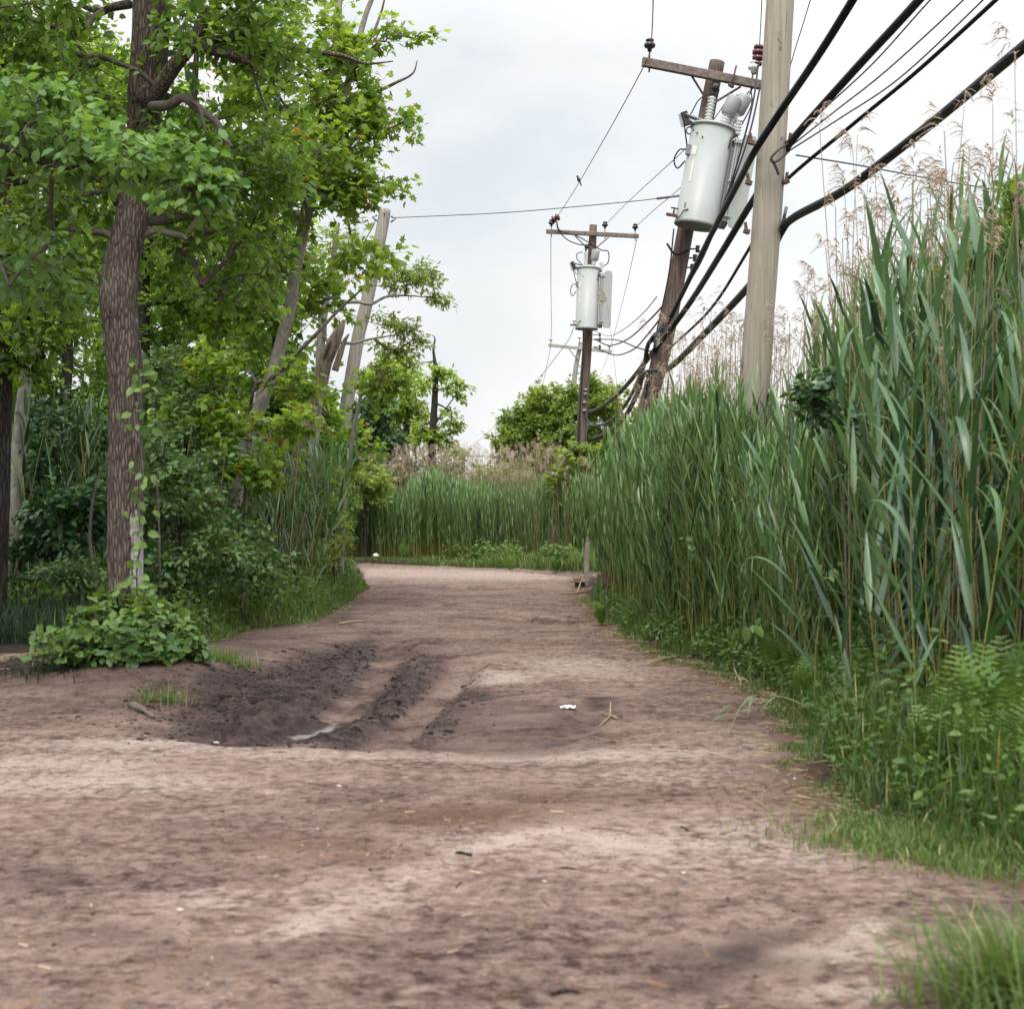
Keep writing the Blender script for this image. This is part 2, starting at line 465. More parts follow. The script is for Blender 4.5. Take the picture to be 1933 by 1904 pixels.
# ------------------------------------------------------------------ the ground
def poly(pix):
    return np.array([G(*p) for p in pix])
ROAD_L = [(345, 1228), (460, 1184), (600, 1166), (652, 1132), (690, 1106)]
ROAD_R = [(1108, 1122), (1165, 1182), (1215, 1217), (1300, 1247), (1395, 1278), (1500, 1335), (1530, 1385), (1548, 1470), (1650, 1535), (1710, 1585), (1933, 1640)]
road_w = np.concatenate([
    np.array([[-4.6, -40.0], [-4.3, 4.0], [-4.5, 9.0], [-5.4, 12.2]]),
    poly([(-40, 1292), (110, 1290), (200, 1268)]), poly(ROAD_L),
    np.array([[-9.0, 31.5], [-40.0, 36.0], [-40.0, 44.0], [-12.0, 44.0]]),
    poly([(690, 1063), (900, 1071), (1100, 1088)]), poly(ROAD_R),
    np.array([[3.6, 5.2], [4.2, 2.0], [4.6, -40.0]])])
def seg_dist(x, y, a, b):
    ab = b - a
    t = np.clip(((x - a[0]) * ab[0] + (y - a[1]) * ab[1]) / max(ab @ ab, 1e-9), 0, 1)
    return np.hypot(x - a[0] - t * ab[0], y - a[1] - t * ab[1]), t
def sdist(x, y, pg):
    """signed distance to a polygon, positive inside"""
    x = np.asarray(x, float); y = np.asarray(y, float)
    d = np.full(x.shape, 1e9); ins = np.zeros(x.shape, bool)
    for i in range(len(pg)):
        a, b = pg[i], pg[(i + 1) % len(pg)]
        d = np.minimum(d, seg_dist(x, y, a, b)[0])
        if a[1] != b[1]:
            hit = ((a[1] > y) != (b[1] > y)) & (x < (b[0] - a[0]) * (y - a[1]) / (b[1] - a[1]) + a[0])
            ins ^= hit
    return np.where(ins, d, -d)
def ldist(x, y, ln):
    """distance to a polyline, and how far along it (0..1)"""
    x = np.asarray(x, float); y = np.asarray(y, float)
    d = np.full(x.shape, 1e9); s = np.zeros(x.shape)
    for i in range(len(ln) - 1):
        q, t = seg_dist(x, y, ln[i], ln[i + 1])
        s = np.where(q < d, (i + t) / (len(ln) - 1), s); d = np.minimum(d, q)
    return d, s
MUD = poly([(285, 1392), (235, 1345), (300, 1300), (380, 1275), (470, 1262), (560, 1232), (640, 1208), (700, 1196), (742, 1212), (800, 1240), (880, 1262), (905, 1300), (880, 1345), (760, 1392), (640, 1402), (470, 1402)])
DAMP = poly([(285, 1398), (350, 1290), (540, 1225), (720, 1190), (800, 1205), (905, 1235), (960, 1290), (1050, 1320), (1140, 1332), (1195, 1365), (1130, 1405), (1000, 1423), (800, 1418), (560, 1402)])
RUT_A = poly([(380, 1378), (470, 1372), (550, 1362), (640, 1325), (690, 1270), (728, 1226), (745, 1196)])
RUT_B = poly([(640, 1410), (720, 1384), (795, 1322), (858, 1262), (890, 1235)])
RUT_C = poly([(1040, 1392), (1100, 1362), (1120, 1340), (1130, 1320)])
SLOT = poly([(690, 1104), (760, 1107), (850, 1106), (935, 1114)])
PIT = [(G(1040, 1165), 0.75, 0.10), (G(805, 1143), 0.55, 0.05), (G(690, 1300), 0.35, 0.06), (G(1345, 1790), 0.35, 0.02)]
TREE1 = G(237, 1280)
CLAY = poly([(536, 1362), (575, 1346), (632, 1326), (640, 1338), (600, 1356), (560, 1372)])
TREAD = poly([(420, 1372), (470, 1318), (560, 1300), (600, 1330), (560, 1360), (500, 1384)])

def ground_z(x, y, fine=True):
    x = np.asarray(x, float); y = np.asarray(y, float)
    s = sdist(x, y, road_w)
    wob = 0.16 * fbm(x * 1.7, y * 1.7, 5, 3)
    z = 0.05 * fbm(x * 0.35, y * 0.35, 1, 3)
    z = z + 0.14 * sstep(0.15, -0.7, s + wob) + 0.05 * sstep(-1, -5, s)
    g = np.hypot((x - TREE1[0] - 0.15) / 1.15, (y - TREE1[1] + 0.1) / 1.0)
    z = z + 0.24 * np.exp(-(g ** 2) * 1.1)
    m = sdist(x, y, MUD) + 0.35 * fbm(x * 2.1, y * 2.1, 9, 3)
    d = sdist(x, y, DAMP) + 0.3 * fbm(x * 1.7, y * 1.7, 19, 3)
    mm_, dd_ = sstep(-0.25, 0.45, m), sstep(-0.25, 0.3, d)
    tr = sstep(0.0, 0.12, sdist(x, y, TREAD))
    z = z - 0.035 * sstep(-0.3, 0.5, d) - 0.05 * mm_
    lump = fbm(x * 4.5, y * 4.5, 3, 3) + 0.75 * np.abs(vnoise(x * 9, y * 9, 13)) + 0.6 * np.abs(vnoise(x * 17, y * 17, 14)) - .3
    z = z + mm_ * 0.042 * lump * (1 - .75 * tr) + dd_ * 0.02 * fbm(x * 6, y * 6, 33, 3)
    for ln, w, dep in ((RUT_A, 0.26, 0.075), (RUT_B, 0.20, 0.055), (RUT_C, 0.14, 0.03), (SLOT, 0.28, 0.06)):
        q, t = ldist(x, y, ln)
        q = q + 0.05 * vnoise(x * 4, y * 4, 41)
        en = sstep(0, 0.12, t) * sstep(1, 0.85, t)
        z = z - dep * en * np.exp(-(q / w) ** 4) + 0.4 * dep * en * np.exp(-((q - w * 1.55) / (w * 0.4)) ** 2)
    for (c, r, dep) in PIT:
        q = np.hypot(x - c[0], (y - c[1]) * 0.8)
        z = z - dep * np.exp(-(q / r) ** 2) * (0.8 + 1.2 * fbm(x * 4, y * 4, 51, 3))
    # lug marks of a tyre pressed into the wet bank beside the rut
    ph = (x * 0.93 + y * 0.25 + 0.25 * (y - 12) ** 2) * 2 * PI / 0.15
    z = z + tr * 0.02 * np.sin(ph)
    if fine:
        z = z + 0.012 * fbm(x * 3, y * 3, 71, 3) + 0.006 * fbm(x * 14, y * 14, 77, 3)
    return z
def gz(x, y):
    return float(ground_z(np.array([x]), np.array([y]))[0])

def ground():
    ys = [-40, -25, -15, -8, -4, -2, 0, 1.5, 2.6, 3.4]
    y = 3.9
    while y < 62:
        ys.append(y); y += max(0.03, 0.0038 * y)
    while y < 900:
        ys.append(y); y *= 1.12
    xs = [0.0]; x = 0.0
    while x < 7:
        x += 0.026 if x < 3.6 else 0.045; xs.append(x)
    st = 0.05
    while x < 700:
        st *= 1.14; x += st; xs.append(x)
    xs = np.array(xs); xs = np.concatenate([-xs[:0:-1], xs]); ys = np.array(ys)
    X, Y = np.meshgrid(xs, ys, indexing='ij')
    nx, ny = X.shape
    x, y = X.ravel(), Y.ravel()
    z = ground_z(x, y)
    s = sdist(x, y, road_w)
    m = sdist(x, y, MUD) + 0.35 * fbm(x * 2.1, y * 2.1, 9, 3)
    d = sdist(x, y, DAMP) + 0.3 * fbm(x * 1.7, y * 1.7, 19, 3)
    mud = 0.50 * sstep(-0.4, 0.4, d) + 0.42 * sstep(-0.3, 0.5, m)
    # the lumps dry first: tops paler, hollows dark and wet
    q, t = ldist(x, y, RUT_A)
    pale = np.exp(-(q / 0.2) ** 2) * sstep(0.35, 0.55, t) * (0.55 + 0.8 * fbm(x * 4, y * 4, 61, 3))
    q, t = ldist(x, y, RUT_B)
    pale = np.maximum(pale, 0.55 * np.exp(-(q / 0.2) ** 4) * sstep(0.02, 0.2, t))
    mud = mud * (1 - 0.85 * np.clip(pale, 0, 1))
    for (c, r, dep) in PIT:
        q = np.hypot(x - c[0], (y - c[1]) * 0.7)
        mud = np.maximum(mud, (0.9 if dep > .04 else .4) * np.exp(-(q / r / 0.85) ** 2) * (0.7 + 1.5 * fbm(x * 3, y * 3, 88, 3)))
    q, t = ldist(x, y, SLOT)
    mud = np.maximum(mud, 0.95 * np.exp(-(q / 0.26) ** 2) * (0.9 + fbm(x * 3, y * 3, 81, 2)))
    q, t = ldist(x, y, RUT_C)
    mud = np.maximum(mud, 0.8 * np.exp(-(q / 0.2) ** 2) * (0.8 + 1.2 * fbm(x * 3, y * 3, 83, 2)))
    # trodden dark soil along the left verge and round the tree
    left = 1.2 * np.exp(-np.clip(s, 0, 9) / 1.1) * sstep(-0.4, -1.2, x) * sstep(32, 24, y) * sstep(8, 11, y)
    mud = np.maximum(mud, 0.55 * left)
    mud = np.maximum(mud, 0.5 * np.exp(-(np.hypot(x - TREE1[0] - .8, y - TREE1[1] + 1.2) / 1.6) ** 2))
    mud_l = G(20, 1280)  # darker mud patch at the left edge
    mud = np.maximum(mud, 0.8 * np.exp(-((x - mud_l[0]) / 1.2) ** 2 - ((y - mud_l[1]) / 0.7) ** 2))
    clay = sstep(-0.03, 0.05, sdist(x, y, CLAY) + 0.1 * fbm(x * 7, y * 7, 91, 3))
    lit = np.exp(-np.clip(np.abs(s - 0.15), 0, 9) / 0.35) * sstep(-0.6, 0.3, x)
    for px, py, rx, ry, k in ((620, 1590, 0.75, 0.35, .8), (900, 1535, .9, .4, .9), (720, 1610, .6, .3, .7), (1050, 1500, .8, .4, .7), (1450, 1500, .7, .5, .5), (1560, 1560, .6, .4, .6), (880, 1180, 2.2, 2.6, .45), (1000, 1215, 2, 2, .4), (420, 1625, .7, .3, .4)):
        c = G(px, py)
        lit = np.maximum(lit, k * np.exp(-((x - c[0]) / rx) ** 2 - ((y - c[1]) / ry) ** 2))
    lt = 0.0
    for px, py, rx, ry, k in ((690, 1690, .35, .35, .6), (1500, 1610, .5, .4, .6), (1300, 1590, .6, .35, .7), (1080, 1540, .5, .25, .6), (60, 1440, 1.0, .4, .8), (400, 1690, .4, .25, .5), (930, 1275, .5, .7, 1.0), (1080, 1255, 1.0, 1.3, .7), (850, 1590, .8, .35, .6), (1130, 1420, 1.8, .35, .8), (120, 1480, 1.3, .5, .75), (250, 1405, 1.1, .35, .8), (640, 1425, 1.3, .3, .7), (1200, 1590, .8, .6, .7), (1420, 1560, .5, .4, .6), (890, 1085, 6, 4.0, .72), (600, 1080, 12, 5, .72), (1240, 1460, .8, .5, .5), (1560, 1790, .35, .2, .7), (1620, 1865, .3, .15, .7), (560, 1745, .5, .25, .3)):
        c = G(px, py)
        lt = np.maximum(lt, k * np.exp(-((x - c[0]) / rx) ** 2 - ((y - c[1]) / ry) ** 2))
    # wheel tracks: worn pale bands and darker trodden ones running along the road
    for pts, w, k in (([(480, 1790), (620, 1720), (760, 1655), (880, 1600), (1040, 1560), (1180, 1590), (1400, 1610)], .17, .85), ([(-60, 1450), (120, 1475), (260, 1430), (420, 1412), (640, 1422), (900, 1440)], .28, .7), ([(1120, 1425), (1280, 1400), (1420, 1400), (1540, 1440)], .3, .6), ([(1240, 1640), (1420, 1560), (1600, 1640), (1760, 1700)], .22, .5), ([(1500, 1890), (1580, 1800), (1660, 1720)], .10, .7), ([(900, 1290), (1000, 1265), (1120, 1260), (1230, 1300)], .4, .6)):
        q, t = ldist(x, y, poly(pts))
        lt = np.maximum(lt, k * np.exp(-(q / w) ** 2) * sstep(0, .12, t) * sstep(1, .88, t) * (.75 + 1.1 * fbm(x * 2.2, y * 2.2, 95, 3)))
    for pts, w, k in (([(-60, 1720), (200, 1690), (480, 1640), (720, 1580), (960, 1525), (1150, 1500)], .22, .34), ([(100, 1900), (420, 1820), (760, 1760), (1000, 1730)], .14, .32), ([(1200, 1900), (1340, 1810), (1480, 1750)], .16, .5), ([(330, 1560), (700, 1500), (1000, 1470)], .3, .25)):
        q, t = ldist(x, y, poly(pts))
        mud = np.maximum(mud, k * np.exp(-(q / w) ** 2) * (.8 + 1.2 * fbm(x * 2.5, y * 2.5, 96, 3)))
    for px, py, rx, ry, k in ((1380, 1800, .4, .3, .55), (100, 1650, .8, .35, .45), (420, 1800, .5, .2, .4), (160, 1760, .5, .25, .4), (900, 1760, .35, .2, .3), (1350, 1880, .5, .2, .4)):
        c = G(px, py)
        mud = np.maximum(mud, k * np.exp(-((x - c[0]) / rx) ** 2 - ((y - c[1]) / ry) ** 2) * (0.8 + fbm(x * 3, y * 3, 84, 3)))
    i, j = np.meshgrid(np.arange(nx - 1), np.arange(ny - 1), indexing='ij')
    Q = np.stack([i * ny + j, (i + 1) * ny + j, (i + 1) * ny + j + 1, i * ny + j + 1], -1).reshape(-1, 4)
    edge = s + 0.3 * fbm(x * 1.3, y * 1.3, 15, 3)
    qs = edge[Q].mean(1) > 0
    V = np.stack([x, y, z], -1)
    for name, keep, mat in (('dirt_road', qs, M['road']), ('ground', ~qs, M['soil'])):
        q = Q[keep]
        used, inv = np.unique(q, return_inverse=True)
        b = MB().add(V[used], inv.reshape(-1, 4))
        o = b.build(name, mat)
        for an, arr in (('mud', mud), ('litter', lit), ('pale', lt), ('clay', clay)):
            a = o.data.attributes.new(an, 'FLOAT', 'POINT')
            a.data.foreach_set('value', np.clip(arr[used], 0, 1).astype(np.float32))
        tag(o, kind='structure')

def road_mat(name, soil=False):
    m, t, b, o = mat_new(name)
    tc = N(t, 'ShaderNodeTexCoord')
    def noise(sc, det, rough, dist=0.0, stretch=None):
        n = N(t, 'ShaderNodeTexNoise', in_Scale=sc, in_Detail=det, in_Roughness=rough, in_Distortion=dist)
        if stretch:
            mp = N(t, 'ShaderNodeMapping'); mp.inputs['Scale'].default_value = stretch
            L(t, tc.outputs['Object'], mp.inputs['Vector']); L(t, mp.outputs[0], n.inputs['Vector'])
        else:
            L(t, tc.outputs['Object'], n.inputs['Vector'])
        return n.outputs['Fac']
    def rng(v, a, b_, c=0.0, d=1.0):
        r = N(t, 'ShaderNodeMapRange', clamp=True)
        for k, q in (('From Min', a), ('From Max', b_), ('To Min', c), ('To Max', d)): r.inputs[k].default_value = q
        L(t, v, r.inputs['Value'])
        return r.outputs[0]
    def mix(f, a, b_):
        x = N(t, 'ShaderNodeMix', data_type='RGBA')
        for key, q in (('Factor', f), ('A', a), ('B', b_)):
            if isinstance(q, (tuple, float)): x.inputs[key].default_value = q if isinstance(q, float) else q + (1,)
            else: L(t, q, x.inputs[key])
        return x.outputs['Result']
    def math_(op, a, b_):
        x = N(t, 'ShaderNodeMath', operation=op)
        for k, q in enumerate((a, b_)):
            if isinstance(q, (int, float)): x.inputs[k].default_value = q
            else: L(t, q, x.inputs[k])
        return x.outputs[0]
    def attr(n_):
        return N(t, 'ShaderNodeAttribute', attribute_name=n_).outputs['Fac']
    big = noise(0.9, 4, 0.6, 0.6, (0.8, 1.25, 1))
    midn = noise(3.2, 6, 0.68, 0.5, (0.8, 1.1, 1))
    fine = noise(26, 7, 0.72, 0.3, (0.75, 1.0, 1))
    grit = noise(80, 4, 0.7)
    mud, lit, pale, clay = attr('mud'), attr('litter'), attr('pale'), attr('clay')
    # how pale the sand is: broad patches, broken up by finer and finer grain
    n12 = noise(11, 5, 0.7, 0.2)
    v = math_('MULTIPLY', big, 0.85)
    for q, w_ in ((midn, 0.85), (n12, 1.5), (fine, 1.35), (grit, 0.8)):
        v = math_('ADD', v, math_('MULTIPLY', q, w_))
    v = math_('ADD', v, math_('MULTIPLY', pale, 0.22))
    k = rng(v, 2.33, 3.02)
    if soil:
        base = mix(k, (0.014, 0.010, 0.008), (0.052, 0.036, 0.028))
    else:
        base = mix(k, (0.046, 0.026, 0.023), (0.265, 0.186, 0.155))
    speck = math_('ADD', math_('MULTIPLY', n12, 1.5), math_('MULTIPLY', fine, 1.5))
    pm_ = rng(math_('ADD', pale, speck), 1.85, 2.45, 0.0, 0.85)
    base = mix(pm_, base, mix(rng(grit, 0.35, 0.65), (0.27, 0.205, 0.178), (0.45, 0.37, 0.325)))
    # litter of bark and straw: ruddy brown, in flecks
    fl = rng(math_('ADD', lit, math_('MULTIPLY', speck, 0.8)), 1.65, 2.15)
    base = mix(math_('MULTIPLY', fl, 0.72), base, (0.095, 0.052, 0.035))
    # dark organic crumbs on the sand
    cr_ = math_('MULTIPLY', rng(noise(42, 5, 0.75, 0.6, (0.6, 1.0, 1)), 0.585, 0.66), rng(midn, 0.38, 0.62, 0.85, 0.15))
    base = mix(math_('MULTIPLY', cr_, 0.8), base, (0.036, 0.025, 0.023))
    c2_ = rng(noise(130, 3, 0.7), 0.60, 0.66)
    base = mix(math_('MULTIPLY', c2_, 0.6), base, (0.04, 0.028, 0.025))
    mm = rng(math_('ADD', mud, math_('MULTIPLY', speck, 0.75)), 1.42, 1.98)
    mm = math_('MULTIPLY', mm, rng(mud, 0.02, 0.2))
    base = mix(math_('MULTIPLY', mm, 0.96), base, mix(rng(math_('ADD', n12, math_('ADD', midn, fine)), 1.35, 1.75), (0.010, 0.007, 0.0075), (0.078, 0.050, 0.047)))
    base = mix(math_('MULTIPLY', clay, rng(midn, 0.3, 0.5, 0.2, 0.9)), base, (0.22, 0.212, 0.21))
    L(t, base, b.inputs['Base Color'])
    rr = rng(mm, 0.3, 1.0, 0.95, 0.62)
    L(t, math_('SUBTRACT', rr, math_('MULTIPLY', clay, 0.5)), b.inputs['Roughness'])
    L(t, math_('MULTIPLY_ADD', clay, 0.6), b.inputs['Specular IOR Level']); t.nodes[-1].inputs[2].default_value = 0.12
    h = math_('ADD', math_('MULTIPLY', midn, 1.0), math_('ADD', math_('MULTIPLY', fine, 0.45), math_('MULTIPLY', grit, 0.10)))
    bp = N(t, 'ShaderNodeBump', in_Strength=0.75, in_Distance=0.045)
    L(t, h, bp.inputs['Height']); L(t, bp.outputs[0], b.inputs['Normal'])
    return m
M['road'] = road_mat('sandy_dirt')
M['soil'] = road_mat('dark_soil', True)
ground()

# chips of bark and straw trodden into the road, as one loose litter
def chips():
    rng = np.random.default_rng(4)
    n = 14000
    d = 3.9 + 24 * rng.random(n) ** 1.6
    x = (rng.random(n) - 0.5) * d * 0.78
    keep = sdist(x, d, road_w) > 0.02
    c2 = []
    for px, py, sx, sy, k in ((720, 1610, .7, .35, 500), (900, 1540, .8, .4, 450), (620, 1600, .6, .3, 250), (1500, 1500, .7, .5, 420), (1620, 1570, .5, .4, 420), (1250, 1255, .8, 1.2, 450), (950, 1200, 2.5, 2, 700), (1050, 1500, .7, .4, 250)):
        c = G(px, py)
        c2.append(np.stack([c[0] + rng.normal(0, sx * .6, k), c[1] + rng.normal(0, sy * .7, k)], -1))
    c2 = np.concatenate(c2)
    x = np.concatenate([x[keep], c2[:, 0]]); d = np.concatenate([d[keep], c2[:, 1]])
    ok = sdist(x, d, road_w) > -0.1
    x, d = x[ok], d[ok]
    n = len(x)
    V = np.array([(-.5, -.12, 0), (.5, -.08, 0), (.5, .1, 0), (-.45, .13, 0), (-.45, -.06, .16), (.4, -.04, .2), (.44, .05, .2), (-.4, .07, .16)])
    Q = np.array([(4, 5, 6, 7), (0, 1, 5, 4), (1, 2, 6, 5), (2, 3, 7, 6), (3, 0, 4, 7)])
    ln = np.clip(rng.lognormal(-3.75, 0.55, n), 0.008, 0.10)
    sc = np.stack([ln, ln * 0.55 * (0.5 + rng.random(n)), 0.012 + ln * 0.2], -1)
    z = ground_z(x, d) - 0.002
    b = MB().scatter((V, Q, None), np.stack([x, d, z], -1), rotz(rng.random(n) * 2 * PI), sc, rng.random(n), smooth=False)
    tag(b.build('wood_chips', M['chip']), kind='stuff')
chips()

# crumbs and small clods of the dark soil, thickest in and round the muddy hollow
def crumbs():
    rng = np.random.default_rng(14)
    V = np.array([(-.5, -.4, 0), (.5, -.45, 0), (.45, .5, 0), (-.4, .4, 0), (-.3, -.25, .5), (.32, -.2, .62), (.2, .3, .5), (-.25, .22, .7)])
    Q = np.array([(4, 5, 6, 7), (0, 1, 5, 4), (1, 2, 6, 5), (2, 3, 7, 6), (3, 0, 4, 7)])
    n = 7000
    d = 4.0 + 28 * rng.random(n) ** 1.5
    x = (rng.random(n) - .5) * d * .8
    keep = (vnoise(x * 1.7, d * 1.7, 23) + .5 * vnoise(x * 5, d * 5, 24)) > .02
    x, d = x[keep], d[keep]
    m = rng.uniform([-4.2, 9.2], [1.2, 17.5], (15000, 2))
    md = sdist(m[:, 0], m[:, 1], MUD) + .35 * fbm(m[:, 0] * 2.1, m[:, 1] * 2.1, 9, 3)
    qa, _ = ldist(m[:, 0], m[:, 1], RUT_A); qb, _ = ldist(m[:, 0], m[:, 1], RUT_B)
    m = m[(md > rng.random(len(m)) * .7 - .35) & (qa > .16) & (qb > .15) & (sdist(m[:, 0], m[:, 1], TREAD) < .05)]
    sz = np.concatenate([np.clip(rng.lognormal(-4.9, .5, len(x)), .004, .02), np.clip(rng.lognormal(-4.15, .6, len(m)), .006, .08)])
    x, d = np.concatenate([x, m[:, 0]]), np.concatenate([d, m[:, 1]])
    ok = sdist(x, d, road_w) > -.3
    x, d, sz = x[ok], d[ok], sz[ok]; n = len(x)
    sc = np.stack([sz * (.7 + .8 * rng.random(n)), sz * (.7 + .6 * rng.random(n)), sz * (.3 + .35 * rng.random(n))], -1)
    b = MB().scatter((V, Q, None), np.stack([x, d, ground_z(x, d) - sz * .12], -1), rotz(rng.random(n) * 6.28), sc, rng.random(n) * .9, smooth=False)
    tag(b.build('soil_crumbs', M['crumb']), kind='stuff')
M['crumb'] = leafy('soil_crumb', (0.010, 0.007, 0.008), (0.045, 0.030, 0.028), 0.0, rough=0.9, spec=0.15)
crumbs()

def straw_litter():
    rng = np.random.default_rng(24)
    P_, Z_ = [], []
    for ln, k in ((poly(ROAD_R), 1500), (poly(ROAD_L), 500), (poly([(660, 1064), (900, 1072), (1100, 1089)]), 500), (poly([(-40, 1275), (60, 1270), (115, 1282)]), 220)):
        s = np.concatenate([[0], np.cumsum(np.linalg.norm(np.diff(ln, axis=0), axis=1))])
        q = rng.random(k) * s[-1]
        P_.append(np.stack([np.interp(q, s, ln[:, 0]) + rng.normal(-.08, .22, k), np.interp(q, s, ln[:, 1]) + rng.normal(-.05, .22, k)], -1))
    p = np.concatenate(P_); n = len(p)
    V = np.array([(-.5, -.5, 0), (.5, -.4, 0), (.5, .5, .2), (-.5, .4, .3), (0, 0, 1.0)])
    ln_ = np.clip(rng.lognormal(-2.3, .55, n), .03, .32)
    sc = np.stack([ln_, .004 + .004 * rng.random(n), .004 + .010 * rng.random(n)], -1)
    b = MB().scatter((V, None, np.array([(0, 1, 4), (1, 2, 4), (2, 3, 4), (3, 0, 4)])), np.stack([p[:, 0], p[:, 1], ground_z(p[:, 0], p[:, 1]) + .002], -1), rotz(rng.random(n) * 6.28), sc, rng.random(n), smooth=False)
    tag(b.build('straw_litter', M['straw']), kind='stuff')
straw_litter()
# ------------------------------------------------------------------ utility poles and lines
def wpath(pts, n=8):
    return spline([P(*p) for p in pts], n)
def pole_shaft(parent, pts, rads, mat, name='pole'):
    c = spline(pts, 6)
    r = np.interp(np.linspace(0, 1, len(c)), np.linspace(0, 1, len(rads)), rads)
    b = MB()
    b.tube(c, r, 20, cap=True)
    return b.build(name, mat, parent)
def insulator(parent, base, up=(0, 0, 1), k=1.0, mat='dark_cer', under=0.0):
    up = unit(up)
    base = np.asarray(base, float)
    b = MB()
    b.lathe([(0.0, .0), (.035, .0), (.04, .05), (.085, .065), (.10, .10), (.09, .135), (.05, .15), (.05, .165), (.07, .175), (.072, .195), (.05, .21), (0, .212)], base + up * .13 * k, up, 14)
    b.v = [(v - base) * k + base for v in b.v] if False else b.v
    o = b.build('insulator', M[mat], parent)
    p = MB().tube([base - up * under, base + up * .15 * k], .016, 6)
    p.build('pin', M['rust'], o)
    return o
def bushing(parent, base, axis, hgt, r=.055, n=6, mat='white_cer'):
    prof = [(r * .8, 0)]
    for i in range(n):
        h0 = hgt * i / n
        prof += [(r * .55, h0 + hgt * .02), (r * 1.15, h0 + hgt * .45 / n), (r * 1.1, h0 + hgt * .6 / n), (r * .55, h0 + hgt * .7 / n)]
    prof += [(r * .5, hgt), (.001, hgt)]
    return MB().lathe(prof, base, axis, 14).build('bushing', M[mat], parent)

def transformer(parent, bot, top, R, to_cam, right, label=None, caps=2, lean_caps=0.35):
    """a pole-top transformer: tank, lid, bushings, radiator, brackets.  bot, top: ends of its axis"""
    ax = unit(top - bot); H = np.linalg.norm(top - bot)
    fr = unit(to_cam - ax * np.dot(to_cam, ax))
    rt = unit(right - ax * np.dot(right, ax))
    at = lambda a, f, h: bot + rt * a + fr * f + ax * h
    b = MB().lathe([(0, .03), (R * .9, .03), (R * .93, 0), (R * 1.0, 0), (R * 1.0, .05), (R * .985, .06), (R * .985, H), (R * .6, H)], bot, ax, 48)
    tank = b.build('transformer', M['tank'], parent)
    for k in range(4):
        a = rad(205 + 18 * k); 
        p = bot + (rt * math.cos(a) - fr * math.sin(a)) * R * .985 + ax * H * (.93 - .04 * k)
        if k < 3: MB().lathe([(0, 0), (.014, 0), (.014, .022), (0, .026)], p, unit(p - bot - ax * np.dot(p - bot, ax)), 6).build('bolt', M['steel'], tank)
    lid = MB().lathe([(R * 1.0, -.02), (R * 1.06, -.01), (R * 1.06, .02), (R * 1.0, .035), (R * .55, .085), (0, .10)], top, ax, 40)
    lid.build('lid', M['tank'], tank)
    MB().tube([top + ax * .09 + rt * .05, top + ax * .13 + rt * .05], .03, 8).build('lid_knob', M['tank'], tank)
    # bushings through the lid
    b0 = top + ax * .05 - rt * R * .30 + fr * .05
    bushing(tank, b0, ax, .46, .062, 8)
    MB().tube([b0 + ax * .45, b0 + ax * .60], .03, 8).lathe([(0, 0), (.06, .01), (.065, .10), (.03, .13), (0, .13)], b0 + ax * .56, unit(ax + rt * .35), 10).build('terminal_cap', M['black'], tank)
    for k in range(caps):
        p = top + ax * .04 + rt * R * (.38 + .30 * k) + fr * (.10 - .12 * k)
        dr = unit(ax + rt * (lean_caps * (.7 + .25 * k)))
        bushing(tank, p, dr, .22 + .1 * k, .07, 4 + k)
        c0 = p + dr * (.20 + .1 * k)
        g = MB().lathe([(.04, -.03), (.10, 0), (.125, .04), (.125, .30), (.11, .33), (0, .34)], c0, dr, 20).build('bushing_cover', M['cover_grey'], tank)
        MB().lathe([(.126, 0), (.129, .003), (.129, .03), (.126, .033)], c0 + dr * .17, dr, 20).build('band', M['black'], g)
        if k == 0 and caps > 1:
            MB().tube(spline([c0 + dr * .30, c0 + dr * .33 + rt * .10, c0 + dr * .30 + rt * .26], 5), .075, 12).build('elbow', M['cover_grey'], g)
    # arrester on a bracket at the right shoulder
    s0 = at(R * 1.10, .05, H * .97)
    bushing(tank, s0, ax, .27, .06, 5)
    MB().bar(at(R * .95, .05, H * .93), at(R * 1.13, .05, H * .97), .05, .03).tube(spline([at(R * .8, R * .6, H * .80), at(R * .85, R * .62, H * .9), at(R * 1.0, R * .3, H * .96), s0], 5), .018, 6).build('bracket', M['rust'], tank)
    # angled bracket plate at the left shoulder with a black clip
    a0, a1 = at(-R * 1.42, .1, H * 1.07), at(-R * .35, .0, H * 1.05)
    pl = MB().bar(a0, a1, .16, .02, up=ax)
    pl.bar(a0 - ax * .04, at(-R * .85, .1, H * .99), .14, .025, up=rt).build('angle_bracket', M['tank'], tank)
    MB().bar(at(-R * 1.48, .12, H * 1.09), at(-R * 1.20, .12, H * .97), .11, .10, up=fr).build('clip', M['black'], tank)
    MB().bar(at(-R * 1.58, .12, H * 1.07), at(-R * 1.34, .12, H * .95), .10, .02, up=fr).build('clip_plate', M['tank'], tank)
    for sx in (-1, 1):
        q = at(sx * R * 1.06, 0, H * .94)
        MB().tube([q + np.array([0, 0, 0]) + (rt * math.cos(t) * .05 + ax * math.sin(t) * .06) for t in np.linspace(0, 2 * PI, 13)], .014, 6, cap=False).build('lifting_eye', M['tank'], tank)
    # little breaker box with its loop of lead
    bx = at(-R * .93, R * .35, H * .72)
    MB().bar(bx - ax * .07, bx + ax * .09, .11, .09, up=fr).build('breaker_box', M['steel'], tank)
    MB().tube(spline([at(-R * 1.38, .12, H * .98), at(-R * 1.2, .15, H * .85), at(-R * 1.06, R * .3, H * .74), at(-R * 1.36, R * .2, H * .72), at(-R * 1.52, R * .1, H * .62), at(-R * 1.3, R * .1, H * .54), at(-R * 1.02, R * .2, H * .62)], 7), .013, 6).build('lead', M['cable'], tank)
